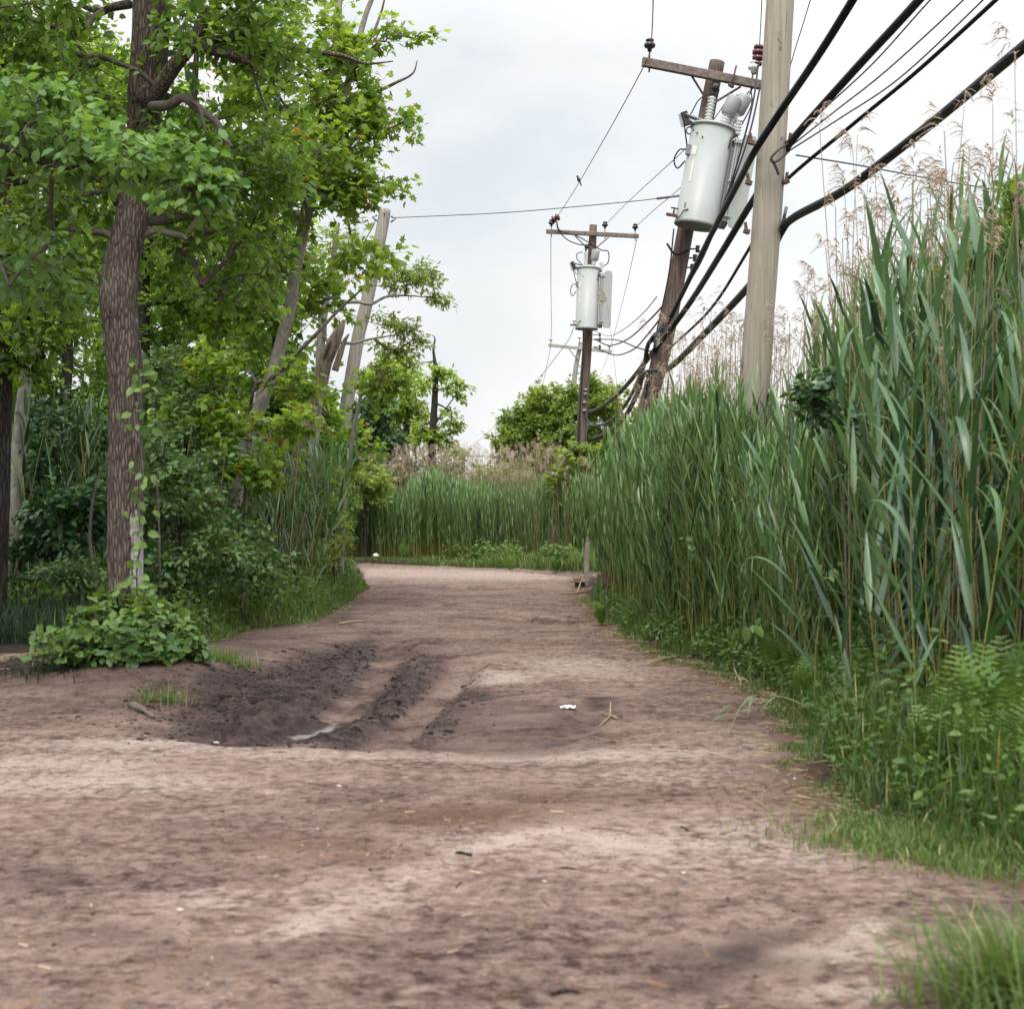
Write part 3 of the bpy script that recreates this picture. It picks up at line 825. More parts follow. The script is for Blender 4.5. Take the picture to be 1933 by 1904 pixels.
    # stickers: curved pieces laid on the tank
    def patch(a0, a1, h0, h1, mat, name, k=1.0, par=tank):
        aa = np.linspace(a0, a1, 7)
        V = [bot + (rt * math.sin(a) + fr * math.cos(a)) * (R * .985 + .004 * k) + ax * h for a in aa for h in (h0, h1)]
        Q = [(2 * i, 2 * i + 2, 2 * i + 3, 2 * i + 1) for i in range(6)]
        return MB().add(V, Q).build(name, M[mat], par)
    w = patch(-.98, -.70, H * .67, H * .76, 'sticker', 'warning_sticker')
    r = patch(-.98, -.70, H * .762, H * .785, 'sticker_red', 'red_header', 1.0, w)
    # the word on the red header, in strokes
    font = {'D': "11 12 13 2", }
    word(bot, ax, rt, fr, R * .985 + .009, -.965, -.715, H * .7645, H * .7825, "DANGER", r)
    patch(-.83, -.70, H * .40, H * .62, 'sticker', 'number_strip')
    # drain spigot low on the left, ground lead
    sp = at(-R * 1.12, .1, H * .06)
    MB().bar(at(-R * .9, .1, H * .06), sp - rt * .12, .05, .05).tube([sp, sp + ax * .12], .018, 6).bar(sp + ax * .12 - rt * .06, sp + ax * .12 + rt * .06, .02, .025).build('spigot', M['rust'], tank)
    MB().tube(spline([at(-R * .55, R * .85, H * .12), at(-R * .75, R * .72, H * .10), at(-R * .8, R * .7, H * .06), at(-R * .95, R * .4, H * .03)], 6), .009, 6).build('ground_lead', M['rust'], tank)
    # radiator: flat panels hung from two pipes on the right, the nearest panel faces the road
    for h in (H * .90, H * .08):
        MB().tube([at(R * .8, -.05, h), at(R * 1.30, -.05, h)], .055, 10).build('radiator_pipe', M['tank'], tank)
    for k in range(3):
        a = R * (1.06 + .105 * k)
        rp = MB()
        w_, e = .26, .03
        hh = (H * .04, H * .075, H * .89, H * .925)
        ff = ((-w_ * .6, w_ * .6), (-w_, w_), (-w_, w_), (-w_ * .6, w_ * .6))
        V, Q = [], []
        for h, (f0, f1) in zip(hh, ff):
            V += [at(a, f0, h), at(a + e, f0, h), at(a + e, f1, h), at(a, f1, h)]
        for i in range(3):
            for j in range(4):
                Q.append((4 * i + j, 4 * i + (j + 1) % 4, 4 * i + 4 + (j + 1) % 4, 4 * i + 4 + j))
        Q += [(3, 2, 1, 0), (12, 13, 14, 15)]
        rp.add(V, Q, smooth=False)
        rp.build('radiator_panel', M['tank'], tank)
    oa = R * 1.06 + .105 * R * 2 + .03
    V, Q = [], []
    for h, k in ((H * .02, .6), (H * .06, 1), (H * .90, 1), (H * .95, .6)):
        c, hw = oa + .135, .15 * k
        V += [at(c - hw, .27, h), at(c + hw * .8, .27, h), at(c + hw * .8, .23, h), at(c - hw, .23, h)]
    for i in range(3):
        for j in range(4):
            Q.append((4 * i + j, 4 * i + (j + 1) % 4, 4 * i + 4 + (j + 1) % 4, 4 * i + 4 + j))
    Q += [(3, 2, 1, 0), (12, 13, 14, 15)]
    MB().add(V, Q, smooth=False).build('radiator_face', M['tank'], tank)
    for h in (H * .12, H * .47, H * .86):
        MB().bar(at(R * 1.0, .285, h), at(oa + .02, .285, h), .03, .02, up=ax).build('spacer', M['tank'], tank)
    return tank

GLYPH = {'D': [(0, 0, 0, 1), (0, 1, .7, .85), (.7, .85, .7, .15), (.7, .15, 0, 0)], 'A': [(0, 0, .4, 1), (.4, 1, .8, 0), (.18, .38, .62, .38)],
         'N': [(0, 0, 0, 1), (0, 1, .7, 0), (.7, 0, .7, 1)], 'G': [(.75, .85, .2, 1), (.2, 1, 0, .5), (0, .5, .2, 0), (.2, 0, .75, .1), (.75, .1, .75, .45), (.75, .45, .45, .45)],
         'E': [(0, 0, 0, 1), (0, 1, .65, 1), (0, .5, .55, .5), (0, 0, .65, 0)], 'R': [(0, 0, 0, 1), (0, 1, .65, .9), (.65, .9, .65, .55), (.65, .55, 0, .48), (.25, .48, .7, 0)],
         '9': [(.6, .55, .1, .55), (.1, .55, .0, .8), (.0, .8, .3, 1), (.3, 1, .6, .8), (.6, .8, .6, .3), (.6, .3, .3, 0), (.3, 0, .05, .1)],
         'S': [(.7, .9, .3, 1), (.3, 1, 0, .78), (0, .78, .65, .3), (.65, .3, .35, 0), (.35, 0, 0, .1)], '8': [(.35, .52, .02, .76), (.02, .76, .35, 1), (.35, 1, .68, .76), (.68, .76, .35, .52), (.35, .52, 0, .25), (0, .25, .35, 0), (.35, 0, .7, .25), (.7, .25, .35, .52)]}
def word(bot, ax, rt, fr, R, a0, a1, h0, h1, txt, par, mat='sticker', name='lettering', thick=.12):
    b = MB()
    n = len(txt); st = (a1 - a0) / n; hh = h1 - h0
    for i, ch in enumerate(txt):
        for x0, y0, x1, y1 in GLYPH[ch]:
            q = []
            for x, y in ((x0, y0), (x1, y1)):
                a = a0 + (i + .08 + .8 * x) * st
                q.append((a * R, h0 + hh * (.12 + .76 * y)))
            d = unit(np.array(q[1]) - np.array(q[0])) ; nn = np.array([-d[1], d[0]]) * hh * thick * .5
            V = []
            for (s_, h_), sg in ((q[0], 1), (q[0], -1), (q[1], -1), (q[1], 1)):
                s2, h2 = s_ + nn[0] * sg, h_ + nn[1] * sg
                V.append(bot + (rt * math.sin(s2 / R) + fr * math.cos(s2 / R)) * R + ax * h2)
            b.add(V, [(0, 1, 2, 3)], smooth=False)
    return b.build(name, M[mat], par)

def arm(parent, a, b, w=.10, h=.13, mat='wood_arm'):
    return MB().bar(a, b, w, h).build('crossarm', M[mat], parent)
def brace(parent, a, b):
    return MB().bar(a, b, .035, .02, up=(0, 1, 0)).build('brace', M['rust'], parent)
def spool(parent, p, side, k=1.0):
    side = np.asarray(side, float)
    b = MB().bar(p, p + side * .12 * k, .025, .025)
    b.lathe([(0, -.06), (.03, -.06), (.045, -.04), (.025, 0), (.045, .04), (.03, .06), (0, .06)], p + side * .14 * k, (0, 0, 1), 10)
    return b.build('spool_bracket', M['dark_cer'], parent)
CAMR = np.array([1.0, 0, 0]); TOCAM = np.array([0, -1.0, 0]); UP = np.array([0, 0, 1.0])

# --- the near bare pole
D1 = 16.2
base = P(1388, 1225, D1); base[2] = gz(base[0], base[1]) - .1
p1 = empty('utility_pole', base, 'pale bare round pole nearest the camera, thick cables crossing it above the right reeds', 'utility pole', 'poles along the dirt road')
r1 = 28.5 / F * D1
top = P(1490, -260, D1)
pole_shaft(p1, [base, P(1424, 720, D1), P(1450, 380, D1), P(1473, 0, D1), top], [r1 * 1.02, r1 * .98, r1 * .97, r1 * .93, r1 * .88], M['wood_tan'])
for px, py, s_ in ((1487, 262, 1), (1481, 336, 1), (1474, 424, 1), (1421, 262, -1), (1416, 338, -1), (1412, 430, -1)):
    q = P(px, py, D1 - .1)
    MB().bar(q - np.array([s_ * .02, 0, .05]), q + np.array([s_ * .05, 0, -.03]), .05, .05).bar(q + np.array([s_ * .01, 0, -.07]), q + np.array([s_ * .03, 0, .06]), .04, .03).build('cable_clamp', M['rust'], p1)
q = P(1460, 303, D1 - r1 - .02)
MB().tube(wpath([(1494, 268, D1 - .1), (1470, 283, D1 - .32), (1455, 300, D1 - .34), (1462, 306, D1 - .34), (1474, 300, D1 - .28), (1490, 285, D1 - .1)]), .012, 6).tube(wpath([(1455, 300, D1 - .34), (1463, 312, D1 - .33), (1470, 330, D1 - .32)]), .016, 6).build('wire_loop', M['wire'], p1)
MB().tube([P(1485, 390, D1 - .05), P(1478, 420, D1)], .02, 6).build('strut', M['steel'], p1)

# --- the leaning brown pole with the large transformer
D2 = 25.0
base = P(1148, 1110, D2); base[2] = gz(base[0], base[1]) - .1
p2 = empty('utility_pole', base, 'brown leaning utility pole carrying the larger grey transformer, behind the pale pole', 'utility pole', 'poles along the dirt road')
pole_shaft(p2, [base, P(1217, 795, D2), P(1252, 655, D2), P(1279, 516, D2), P(1335, 211, D2), P(1354, 117, D2)], [.16, .15, .15, .145, .135, .13], M['wood_brown'])
a, b_ = P(1213, 117, D2 - .75), P(1447, 163, D2 + .45)
pm = P(1346, 142, D2 - .16)
arm(p2, P(1213, 117, D2 - .55), P(1447, 163, D2 - .05), .10, .15)
brace(p2, P(1304, 141, D2 - .35), P(1339, 197, D2 - .14)); brace(p2, P(1398, 164, D2 - .12), P(1339, 200, D2 - .14))
insulator(p2, P(1226, 112, D2 - .5), (.02, 0, 1), 1, 'dark_cer', .22)
insulator(p2, P(1420, 150, D2 - .1), (.1, 0, 1), .8, 'white_cer', .25)
MB().tube([P(1380, 166, D2 - .28), P(1390, 124, D2 - .28)], .018, 6).tube([P(1376, 160, D2 - .3), P(1384, 164, D2 - .25)], .03, 6).build('bolt', M['rust'], p2)
MB().lathe([(.03, -.2), (.075, -.18), (.085, -.13), (.05, -.12), (.05, -.10), (.09, -.09), (.10, -.03), (.06, -.02), (.06, 0), (.10, .01), (.105, .07), (.06, .085), (.06, .10), (.085, .11), (.08, .16), (.03, .18)], P(1431, 104, D2 - .1), (.08, 0, 1), 16).build('insulator', M['red_cer'], p2)
MB().tube(wpath([(1432, 86, D2 - .1), (1433, 95, D2 - .1)]), .03, 6).tube(wpath([(1428, 122, D2 - .1), (1424, 140, D2 - .1)]), .035, 6).build('shackle', M['steel'], p2)
t2b, t2t = P(1313, 428, D2 - .52), P(1346, 243, D2 - .52)
tk2 = transformer(p2, t2b, t2t, .365, TOCAM, CAMR)
word(t2b, unit(t2t - t2b), CAMR, TOCAM, .365, -.86, -.72, .26, .37, "8S", tk2, 'steel', 'stencil')
for py, px in ((470, 1309), (487, 1304), (505, 1299)):
    spool(p2, P(px - 12, py, D2 - .05), (1, 0, 0), 1.3)
MB().tube(wpath([(1259, 460, D2 - .13), (1275, 480, D2 - .2), (1300, 472, D2 - .2)]), .02, 6).build('lead', M['cable'], p2)
MB().tube(wpath([(1272, 432, D2 - .17), (1262, 520, D2 - .18), (1237, 640, D2 - .2), (1217, 760, D2 - .2)]), .014, 6).build('ground_wire', M['cable'], p2)
for px, py in ((1236, 640), (1240, 632), (1222, 705)):
    MB().lathe([(0, -.05), (.05, -.05), (.06, 0), (.05, .05), (0, .05)], P(px, py, D2 - .25), (1, 0, .3), 8).build('cable_clamp', M['steel'], p2)
MB().tube(wpath([(1336, 236, D2 - .4), (1342, 208, D2 - .5), (1357, 172, D2 - .5), (1350, 174, D2 - .5), (1322, 186, D2 - .5), (1306, 212, D2 - .5), (1300, 222, D2 - .5)]), .011, 6).tube(wpath([(1378, 190, D2 - .4), (1392, 180, D2 - .4), (1402, 192, D2 - .4), (1412, 175, D2 - .3), (1418, 176, D2 - .3), (1418, 200, D2 - .3), (1400, 236, D2 - .4)]), .011, 6).build('jumper_lead', M['cable'], p2)
q0, q1 = P(1285, 369, D2 - .5), P(1240, 375, D2 - .3)
MB().tube([q0, q1], .022, 6).bar(P(1290, 360, D2 - .5), P(1287, 380, D2 - .5), .06, .06).build('guy_clevis', M['steel'], p2)

# --- the straight pole farther on, with the smaller looking transformer
D3 = 46.0
base = P(1091, 1062, D3); base[2] = gz(base[0], base[1]) - .1
p3 = empty('utility_pole', base, 'straight brown utility pole with a grey transformer under its crossarm, before the round tree', 'utility pole', 'poles along the dirt road')
pole_shaft(p3, [base, P(1099, 795, D3), P(1109, 643, D3), P(1120, 425, D3)], [.17, .16, .15, .12], M['wood_brown'])
arm(p3, P(1031, 437, D3 - .2), P(1206, 446, D3 - .2), .10, .13)
brace(p3, P(1086, 446, D3 - .3), P(1116, 476, D3 - .16)); brace(p3, P(1149, 448, D3 - .3), P(1116, 476, D3 - .16))
for px, py in ((1041, 435), (1142, 439), (1199, 443)):
    insulator(p3, P(px, py, D3 - .2), (0, 0, 1), 1.0, 'dark_cer', .2)
MB().lathe([(.03, -.13), (.11, -.1), (.12, -.04), (.07, -.02), (.07, .02), (.12, .04), (.11, .1), (.03, .13)], P(1049, 412, D3 - .25), (.8, -.3, .4), 14).build('insulator', M['red_cer'], p3)
MB().tube(wpath([(1051, 418, D3 - .3), (1053, 432, D3 - .4), (1070, 452, D3 - .4), (1095, 462, D3 - .4), (1115, 462, D3 - .4), (1131, 470, D3 - .4)]), .017, 6).tube(wpath([(1051, 418, D3 - .3), (1058, 436, D3 - .4), (1090, 446, D3 - .4), (1118, 462, D3 - .4), (1135, 472, D3 - .4), (1148, 475, D3 - .4), (1148, 495, D3 - .4), (1135, 505, D3 - .4)]), .017, 6).tube(wpath([(1100, 475, D3 - .6), (1089, 480, D3 - .6), (1090, 490, D3 - .6), (1098, 498, D3 - .6)]), .015, 6).build('jumper_lead', M['cable'], p3)
t3b, t3t = P(1107, 622, D3 - .55), P(1111, 507, D3 - .55)
transformer(p3, t3b, t3t, .355, TOCAM, CAMR, caps=1, lean_caps=.2)
for py in (632, 641, 655):
    spool(p3, P(1119, py, D3 - .05), (1, 0, 0), 1.6)
MB().tube(wpath([(1101, 620, D3 - .16), (1099, 700, D3 - .18), (1093, 800, D3 - .18), (1090, 880, D3 - .2)]), .02, 6).build('ground_wire', M['cable'], p3)
for px, py in ((1106, 736), (1105, 744), (1103, 760), (1103, 775)):
    MB().lathe([(0, -.06), (.05, -.05), (.06, 0), (.05, .05), (0, .06)], P(px, py, D3 - .2), (1, 0, .3), 8).build('cable_clamp', M['steel'], p3)
MB().lathe([(.176, 0), (.18, .01), (.18, .55), (.176, .56)], P(1094, 920, D3), (.03, 0, 1), 18).build('reflective_wrap', M['sticker'], p3)

# --- the grey pole behind it
D4 = 67.0
base = P(1066, 1030, D4); base[2] = gz(base[0], base[1]) - .1
p4 = empty('utility_pole', base, 'thin grey utility pole with pale crossarm, half hidden behind the straight brown pole', 'utility pole', 'poles along the dirt road')
pole_shaft(p4, [base, P(1082, 741, D4), P(1096, 646, D4)], [.14, .12, .10], M['wood_grey'])
arm(p4, P(1035, 651, D4 - .2), P(1155, 664, D4 - .2), .10, .14, 'wood_arm_pale')
brace(p4, P(1074, 659, D4 - .25), P(1092, 681, D4 - .12))
for px, py in ((1040, 649), (1094, 645), (1150, 661)):
    insulator(p4, P(px, py, D4 - .2), (0, 0, 1), .8, 'white_cer', .15)
for py in (708, 719, 730):
    spool(p4, P(1085 - (py - 708) * .15, py, D4), (-1, 0, 0), 1.6)

# --- a far pole on the skyline and the leaning grey stub pole on the left
D5 = 120.0
base = P(872, 1003, D5)
p5 = empty('utility_pole', base, 'distant small utility pole with thin crossarm standing behind the tan reed plumes', 'utility pole', 'poles along the dirt road')
pole_shaft(p5, [base, P(876, 847, D5)], [.16, .13], M['wood_grey'])
arm(p5, P(842, 859, D5 - .2), P(912, 861, D5 - .2), .12, .14, 'wood_arm_pale')
D6 = 30.0
base = P(585, 1083, D6); base[2] = gz(base[0], base[1]) - .1
p6 = empty('stub_pole', base, 'leaning pale grey stub pole with sawn top, behind the left trees', 'utility pole', 'poles along the dirt road')
pole_shaft(p6, [base, P(630, 890, D6), P(653, 772, D6), P(676, 638, D6), P(691, 577, D6), P(718, 448, D6), P(727, 395, D6)], [.145, .14, .137, .133, .13, .125, .122], M['wood_grey'])
for s_, px, py in ((1, 738, 414), (-1, 712, 412)):
    q = P(px, py, D6)
    MB().bar(q - UP * .12, q + UP * .12, .05, .05).tube([q + UP * .06, q + CAMR * s_ * .1 + UP * .02, q - UP * .06], .02, 6).build('guy_bracket', M['steel'], p6)
ax6 = unit(P(727, 395, D6) - P(718, 448, D6))
word(P(724, 412, D6), ax6, CAMR, TOCAM, .128, .02, .42, -.02, .10, "9", p6, 'rust', 'number_tag')

# ---- lines strung between the poles
def line(name, pts, r, label, cat, group, mat='wire', n=12, r2=None):
    c = wpath(pts, n)
    if pts[0][1] < 0:            # carry on towards the next pole, well out of the picture
        dv = unit(c[0] - c[3]); t_ = np.linspace(26, 2, 13)[:, None]
        c = np.concatenate([c[0] + dv * t_ + UP * .004 * t_ ** 2, c])
    rr = r if r2 is None else np.linspace(r, r2, len(c))
    o = MB().tube(c, rr, 6 if r < .02 else 10).build(name, M[mat], None, c[0])
    return tag(o, label, cat, group)
GW, GC = 'bare overhead wires', 'thick black overhead cables'
line('overhead_wire', [(1238, -420, 12), (1233, 0, 19), (1229, 84, D2 - .5), (1226, 100, D2 - .5), (1213, 130, D2 - .6), (1160, 228, 30), (1093, 345, 39), (1066, 388, 43.5), (1051, 410, D3 - .2)], .009, 'bare wire from the left end of the leaning pole crossarm, with the bird on it', 'wire', GW)
line('overhead_wire', [(1040, 445, D3), (1040, 540, 56), (1040, 645, D4), (1030, 700, 78), (1010, 800, 105)], .010, 'bare wire falling straight down the sky left of the straight brown pole', 'wire', GW)
line('overhead_wire', [(1202, 452, D3), (1180, 550, 56), (1151, 660, D4), (1130, 715, 82), (1100, 790, 110)], .010, 'bare wire slanting down right of the straight brown pole to the pale crossarm', 'wire', GW)
line('overhead_wire', [(1384, 172, D2 - .2), (1340, 235, 26.5), (1290, 285, 29), (1190, 377, 40), (1143, 424, D3 - .2)], .009, 'bare wire running to the middle insulator of the straight brown pole', 'wire', GW)
line('overhead_wire', [(1425, 160, D2 - .1), (1350, 290, 28), (1284, 355, 33), (1240, 392, 39), (1200, 428, D3 - .2)], .009, 'bare wire running to the right insulator of the straight brown pole', 'wire', GW)
line('guy_wire', [(740, 411, D6), (770, 410, 29.8), (960, 401, 28), (1175, 382, 26), (1240, 375, D2 - .3)], .008, 'taut guy wire from the leaning grey stub pole to the large transformer', 'wire', GW)
MB_ = MB().tube(wpath([(1172, 380, 26), (1182, 377, 26), (1192, 381, 26), (1182, 384, 26), (1172, 382, 26)], 4), .012, 5)
line('guy_wire', [(1083, 618, D3 - .5), (1066, 652, 49), (1000, 735, 66), (950, 790, 84), (880, 852, D5)], .011, 'guy wire slanting from the straight brown pole down to the distant small pole', 'wire', GW)
line('overhead_wire', [(1442, -180, 20), (1438, 0, 22.5), (1434, 84, D2 - .1)], .008, 'bare wire rising from the red insulator beside the pale pole', 'wire', GW)
line('overhead_wire', [(1530, 0, 19), (1505, 80, 21.5), (1478, 160, 24), (1440, 190, D2)], .008, 'bare wire passing behind the top of the pale pole', 'wire', GW)
line('overhead_wire', [(708, 416, D6), (704, 428, D6), (690, 452, 31), (640, 540, 33), (560, 640, 36)], .010, 'guy wire dropping from the stub pole into the left trees', 'wire', GW)
line('drop_wire', [(1502, 293, D1), (1620, 312, 16), (1760, 338, 18), (1933, 367, 21), (2100, 392, 24)], .009, 'thin wire slanting right from the pale pole above the reeds', 'wire', GW)
# thick cables: they come from beyond the right of the frame, past the pale pole, to the leaning pole and on
ND = 8.2
line('power_cable', [(1760, -250, 11.8), (1610, 0, 13.3), (1540, 112, 14.3), (1475, 208, 15.5), (1425, 285, 15.95), (1396, 340, 17.2), (1340, 448, 20), (1284, 562, 23.4), (1262, 605, D2 - .3), (1232, 638, D2 - .3)], .040, 'thick black cable passing in front of the pale pole, topmost of the bundle', 'cable', GC, 'cable', 12, .040)
line('power_cable', [(1900, -190, 11), (1735, 0, 12.8), (1620, 125, 14.2), (1512, 245, 15.7), (1486, 278, D1 + .05), (1458, 322, 16.7), (1413, 392, 18), (1360, 480, 19.6), (1300, 575, 22.5), (1240, 655, D2 - .3), (1180, 730, 31), (1140, 765, 38), (1112, 779, D3 - .2)], .040, 'thick black cable clamped to the pale pole highest on its right side', 'cable', GC, 'cable', 12, .046)
line('power_cable', [(2000, -115, 11.4), (1880, 0, 12.6), (1730, 136, 14), (1610, 235, 15), (1480, 345, D1), (1450, 402, 16.7), (1405, 485, 18.4), (1340, 585, 21), (1266, 656, D2)], .022, 'thinner black cable clamped to the pale pole below the highest one', 'cable', GC, 'cable', 12, .02)
line('power_cable', [(2150, -85, 8.8), (1933, 88, 10.4), (1760, 232, 12.4), (1600, 355, 14.2), (1500, 410, 15.7), (1474, 438, D1), (1443, 502, 16.75), (1400, 556, 18), (1320, 640, 20.8), (1262, 695, 23.6), (1216, 706, D2 - .3), (1204, 740, 27), (1180, 785, 33), (1150, 815, 40), (1112, 831, D3 - .2)], .043, 'thickest dark cable sagging lowest from the right edge across the reeds', 'cable', GC, 'cable', 12, .050)
line('power_cable', [(1232, 638, D2 - .3), (1222, 655, D2 + .2), (1212, 700, 27), (1180, 765, 33), (1148, 797, 40), (1118, 803, 44), (1106, 790, D3 - .2)], .038, 'black cable hanging from the leaning pole in a deep curve to the straight pole', 'cable', GC, 'cable', 12, .04)
for k, (x0, lab) in enumerate(((1762, 'thin wire just below the highest clamped cable, meeting the wire loop on the pale pole'), (1815, 'thin wire in the middle of the three fanning right from the pale pole'), (1842, 'lowest of the three thin wires fanning right from the pale pole'))):
    line('service_wire', [(x0 + 140 + 10 * k, -150, 11), (x0 + k * 8, -6 + 2 * k, 12.5), (1650 + 25 * k, 118 + 14 * k, 14), (1560 + 14 * k, 202 + 10 * k, 15.2), (1488, 274 + 6 * k, D1 - .1)], .008, lab, 'wire', GW)
# thinner drops between the leaning and the straight pole
line('service_wire', [(1240, 560, D2), (1215, 590, 29), (1180, 620, 36), (1150, 634, 42), (1124, 626, D3)], .011, 'uppermost grey wire sagging between the leaning pole and the straight pole', 'wire', GW, 'steel')
line('service_wire', [(1256, 572, D2), (1225, 605, 29), (1185, 640, 36), (1150, 652, 42), (1122, 640, D3)], .018, 'black wire sagging between the leaning and straight poles in the middle', 'wire', GW, 'cable')
line('service_wire', [(1246, 602, D2), (1222, 632, 29), (1195, 660, 36), (1160, 670, 42), (1122, 656, D3)], .018, 'lowest black wire sagging between the leaning and straight poles', 'wire', GW, 'cable')
line('service_wire', [(1122, 640, D3), (1165, 642, 38), (1200, 655, 31), (1234, 665, D2 - .2)], .017, 'wavy black wire crossing the others beside the straight pole', 'wire', GW, 'cable')
for k, pts in enumerate(([(1432, 118, D2 - .2), (1420, 200, D2 - .9), (1385, 330, D2 - 1.0), (1352, 420, D2 - 1.0), (1322, 492, D2 - .3)], [(1436, 160, D2 - .2), (1412, 262, D2 - .9), (1365, 395, D2 - 1.0), (1330, 480, D2 - .9), (1306, 525, D2 - .3)])):
    line('secondary_lead', pts, .016, ('black lead slanting in front of the large transformer, the left one', 'black lead slanting in front of the large transformer, the right one')[k], 'wire', 'leads in front of the large transformer', 'cable')

# --- the bird on the wire
bp = P(1093, 345, 39.0)
b = MB()
ax = unit((-.35, 0, 1))
b.lathe([(.0, -.055), (.022, -.045), (.042, -.01), (.046, .03), (.038, .065), (.026, .085), (.029, .105), (.026, .128), (.012, .142), (0, .145)], bp + UP * .06, ax, 14)
b.lathe([(.011, 0), (.006, .015), (.0, .032)], bp + UP * .06 + ax * .115 - CAMR * .02, (-1, 0, .1), 8)
b.bar(bp + UP * .05 + CAMR * .015, bp - UP * .085 + CAMR * .065, .035, .012, up=(0, 1, 0))
b.tube([bp + UP * .02 + np.array([0, .012, 0]), bp + np.array([0, .012, 0])], .004, 5).tube([bp + UP * .02 - np.array([0, .012, 0]), bp - np.array([0, .012, 0])], .004, 5)
tag(b.build('bird', M['feather'], None, bp), 'small black bird perched on the wire above the straight pole', 'bird')
# ------------------------------------------------------------------ leaves and trees
def leaf_oval(w=0.27, fold=0.10, droop=0.12):
    V = np.array([(0, 0, 0), (-w * .8, .28, fold * .8), (0, .28, 0), (w * .8, .28, fold * .8), (-w * .85, .64, fold * .7 - droop * .4), (0, .64, -droop * .45), (w * .85, .64, fold * .7 - droop * .4), (0, 1, -droop)])
    return V, np.array([(1, 2, 5, 4), (2, 3, 6, 5)]), np.array([(0, 2, 1), (0, 3, 2), (4, 5, 7), (5, 6, 7)])
def leaf_simple(w=0.3):
    V = np.array([(0, 0, 0), (-w, .45, .06), (0, .5, -.02), (w, .45, .06), (0, 1, -.08)])
    return V, np.array([(0, 2, 4, 1), (0, 3, 4, 2)]), None
def leaf_maple():
    pts = [(0, .0), (-.16, .06), (-.46, .10), (-.28, .34), (-.52, .60), (-.22, .56), (0, 1.0), (.22, .56), (.52, .60), (.28, .34), (.46, .10), (.16, .06)]
    V = [(x, y, -.14 * (x * x + (y - .3) ** 2) * 1.6) for x, y in pts] + [(0, .28, .03)]
    T = [(12, (i + 1) % 12, i) for i in range(12)]
    return np.array(V), None, np.array(T)
LO, LS, LM = leaf_oval(), leaf_simple(), leaf_maple()
LO_W = leaf_oval(0.33, 0.07, 0.2)
LO_N = leaf_oval(0.17, 0.06, 0.15)

def leaf_cloud(b, tmpl, pos, outdir, size, rng, up=0.9, droop=0.25, spread=0.8, var=0.35, mat=0, base_rnd=None):
    n = len(pos)
    d = unit(outdir * 0.8 + rng.normal(0, spread, (n, 3)) * np.array([1, 1, .55]) - np.array([0, 0, droop]))
    nr = unit(np.array([0, 0, up]) + rng.normal(0, .55, (n, 3)))
    R = frames(d, nr)
    r = np.clip(rng.random(n) if base_rnd is None else base_rnd + rng.normal(0, .2, n), 0, .95)
    r = np.where(rng.random(n) < .022, 1.0, r)
    b.scatter(tmpl, pos, R, size * (1 - var / 2 + var * rng.random(n)), r, mat)

def segs(b, p0, p1, r0, r1, k=5, mat=0):
    """many separate tapered sticks at once"""
    p0, p1 = np.asarray(p0, float), np.asarray(p1, float)
    n = len(p0)
    if n == 0: return
    d = unit(p1 - p0)
    a = np.where(np.abs(d[:, 2:3]) < .9, np.array([[0, 0, 1.0]]), np.array([[1.0, 0, 0]]))
    u = unit(np.cross(d, a)); w = np.cross(d, u)
    ang = np.arange(k) * 2 * PI / k
    ring = np.cos(ang)[None, :, None] * u[:, None] + np.sin(ang)[None, :, None] * w[:, None]
    V = np.concatenate([p0[:, None] + ring * np.asarray(r0)[:, None, None], p1[:, None] + ring * np.asarray(r1)[:, None, None]], 1)
    j = np.arange(k)
    Q = np.stack([j, (j + 1) % k, k + (j + 1) % k, k + j], -1)
    b.add(V.reshape(-1, 3), (Q[None] + (np.arange(n) * 2 * k)[:, None, None]).reshape(-1, 4), None, .5, mat)

def grow(nodes, att, rng, step=0.35, reach=1.0):
    """join each attractor to the nearest branch; returns nodes, parents, order"""
    pts = [np.asarray(p, float) for p in nodes]
    par = [-1] * len(pts)
    att = np.asarray(att, float)
    P0 = np.array(pts)
    dmin = np.min(np.linalg.norm(att[:, None] - P0[None], axis=-1), axis=1)
    buf = np.zeros((len(pts) + len(att) * 40, 3)); buf[:len(pts)] = P0
    n = len(pts); parent = list(par); tip = []
    for i in np.argsort(dmin):
        a = att[i]
        dv = buf[:n] - a
        c = np.linalg.norm(dv, axis=1) + 0.55 * np.maximum(0, dv[:, 2] + 0.1)
        j = int(np.argmin(c))
        L_ = np.linalg.norm(a - buf[j])
        k = max(1, min(30, int(math.ceil(L_ / step))))
        p = buf[j].copy(); q = j
        bow = np.array([0, 0, 0.10 * L_]) + rng.normal(0, .05 * L_, 3)
        for s in range(1, k + 1):
            t = s / k
            x = p * (1 - t) + a * t + bow * math.sin(PI * t) + (rng.normal(0, .03, 3) * min(1, L_) if s < k else 0)
            buf[n] = x; parent.append(q); q = n; n += 1
        tip.append(q)
    return buf[:n], np.array(parent), np.array(tip)

def blob_points(blobs, rng):
    o = []
    for px, py, d, rx, ry, rd, n in blobs:
        c = P(px, py, d)
        v = unit(rng.normal(0, 1, (n, 3))) * (rng.random((n, 1)) ** .45)
        o.append(c + v * np.array([rx / F * d, rd, ry / F * d]))
    return np.concatenate(o)

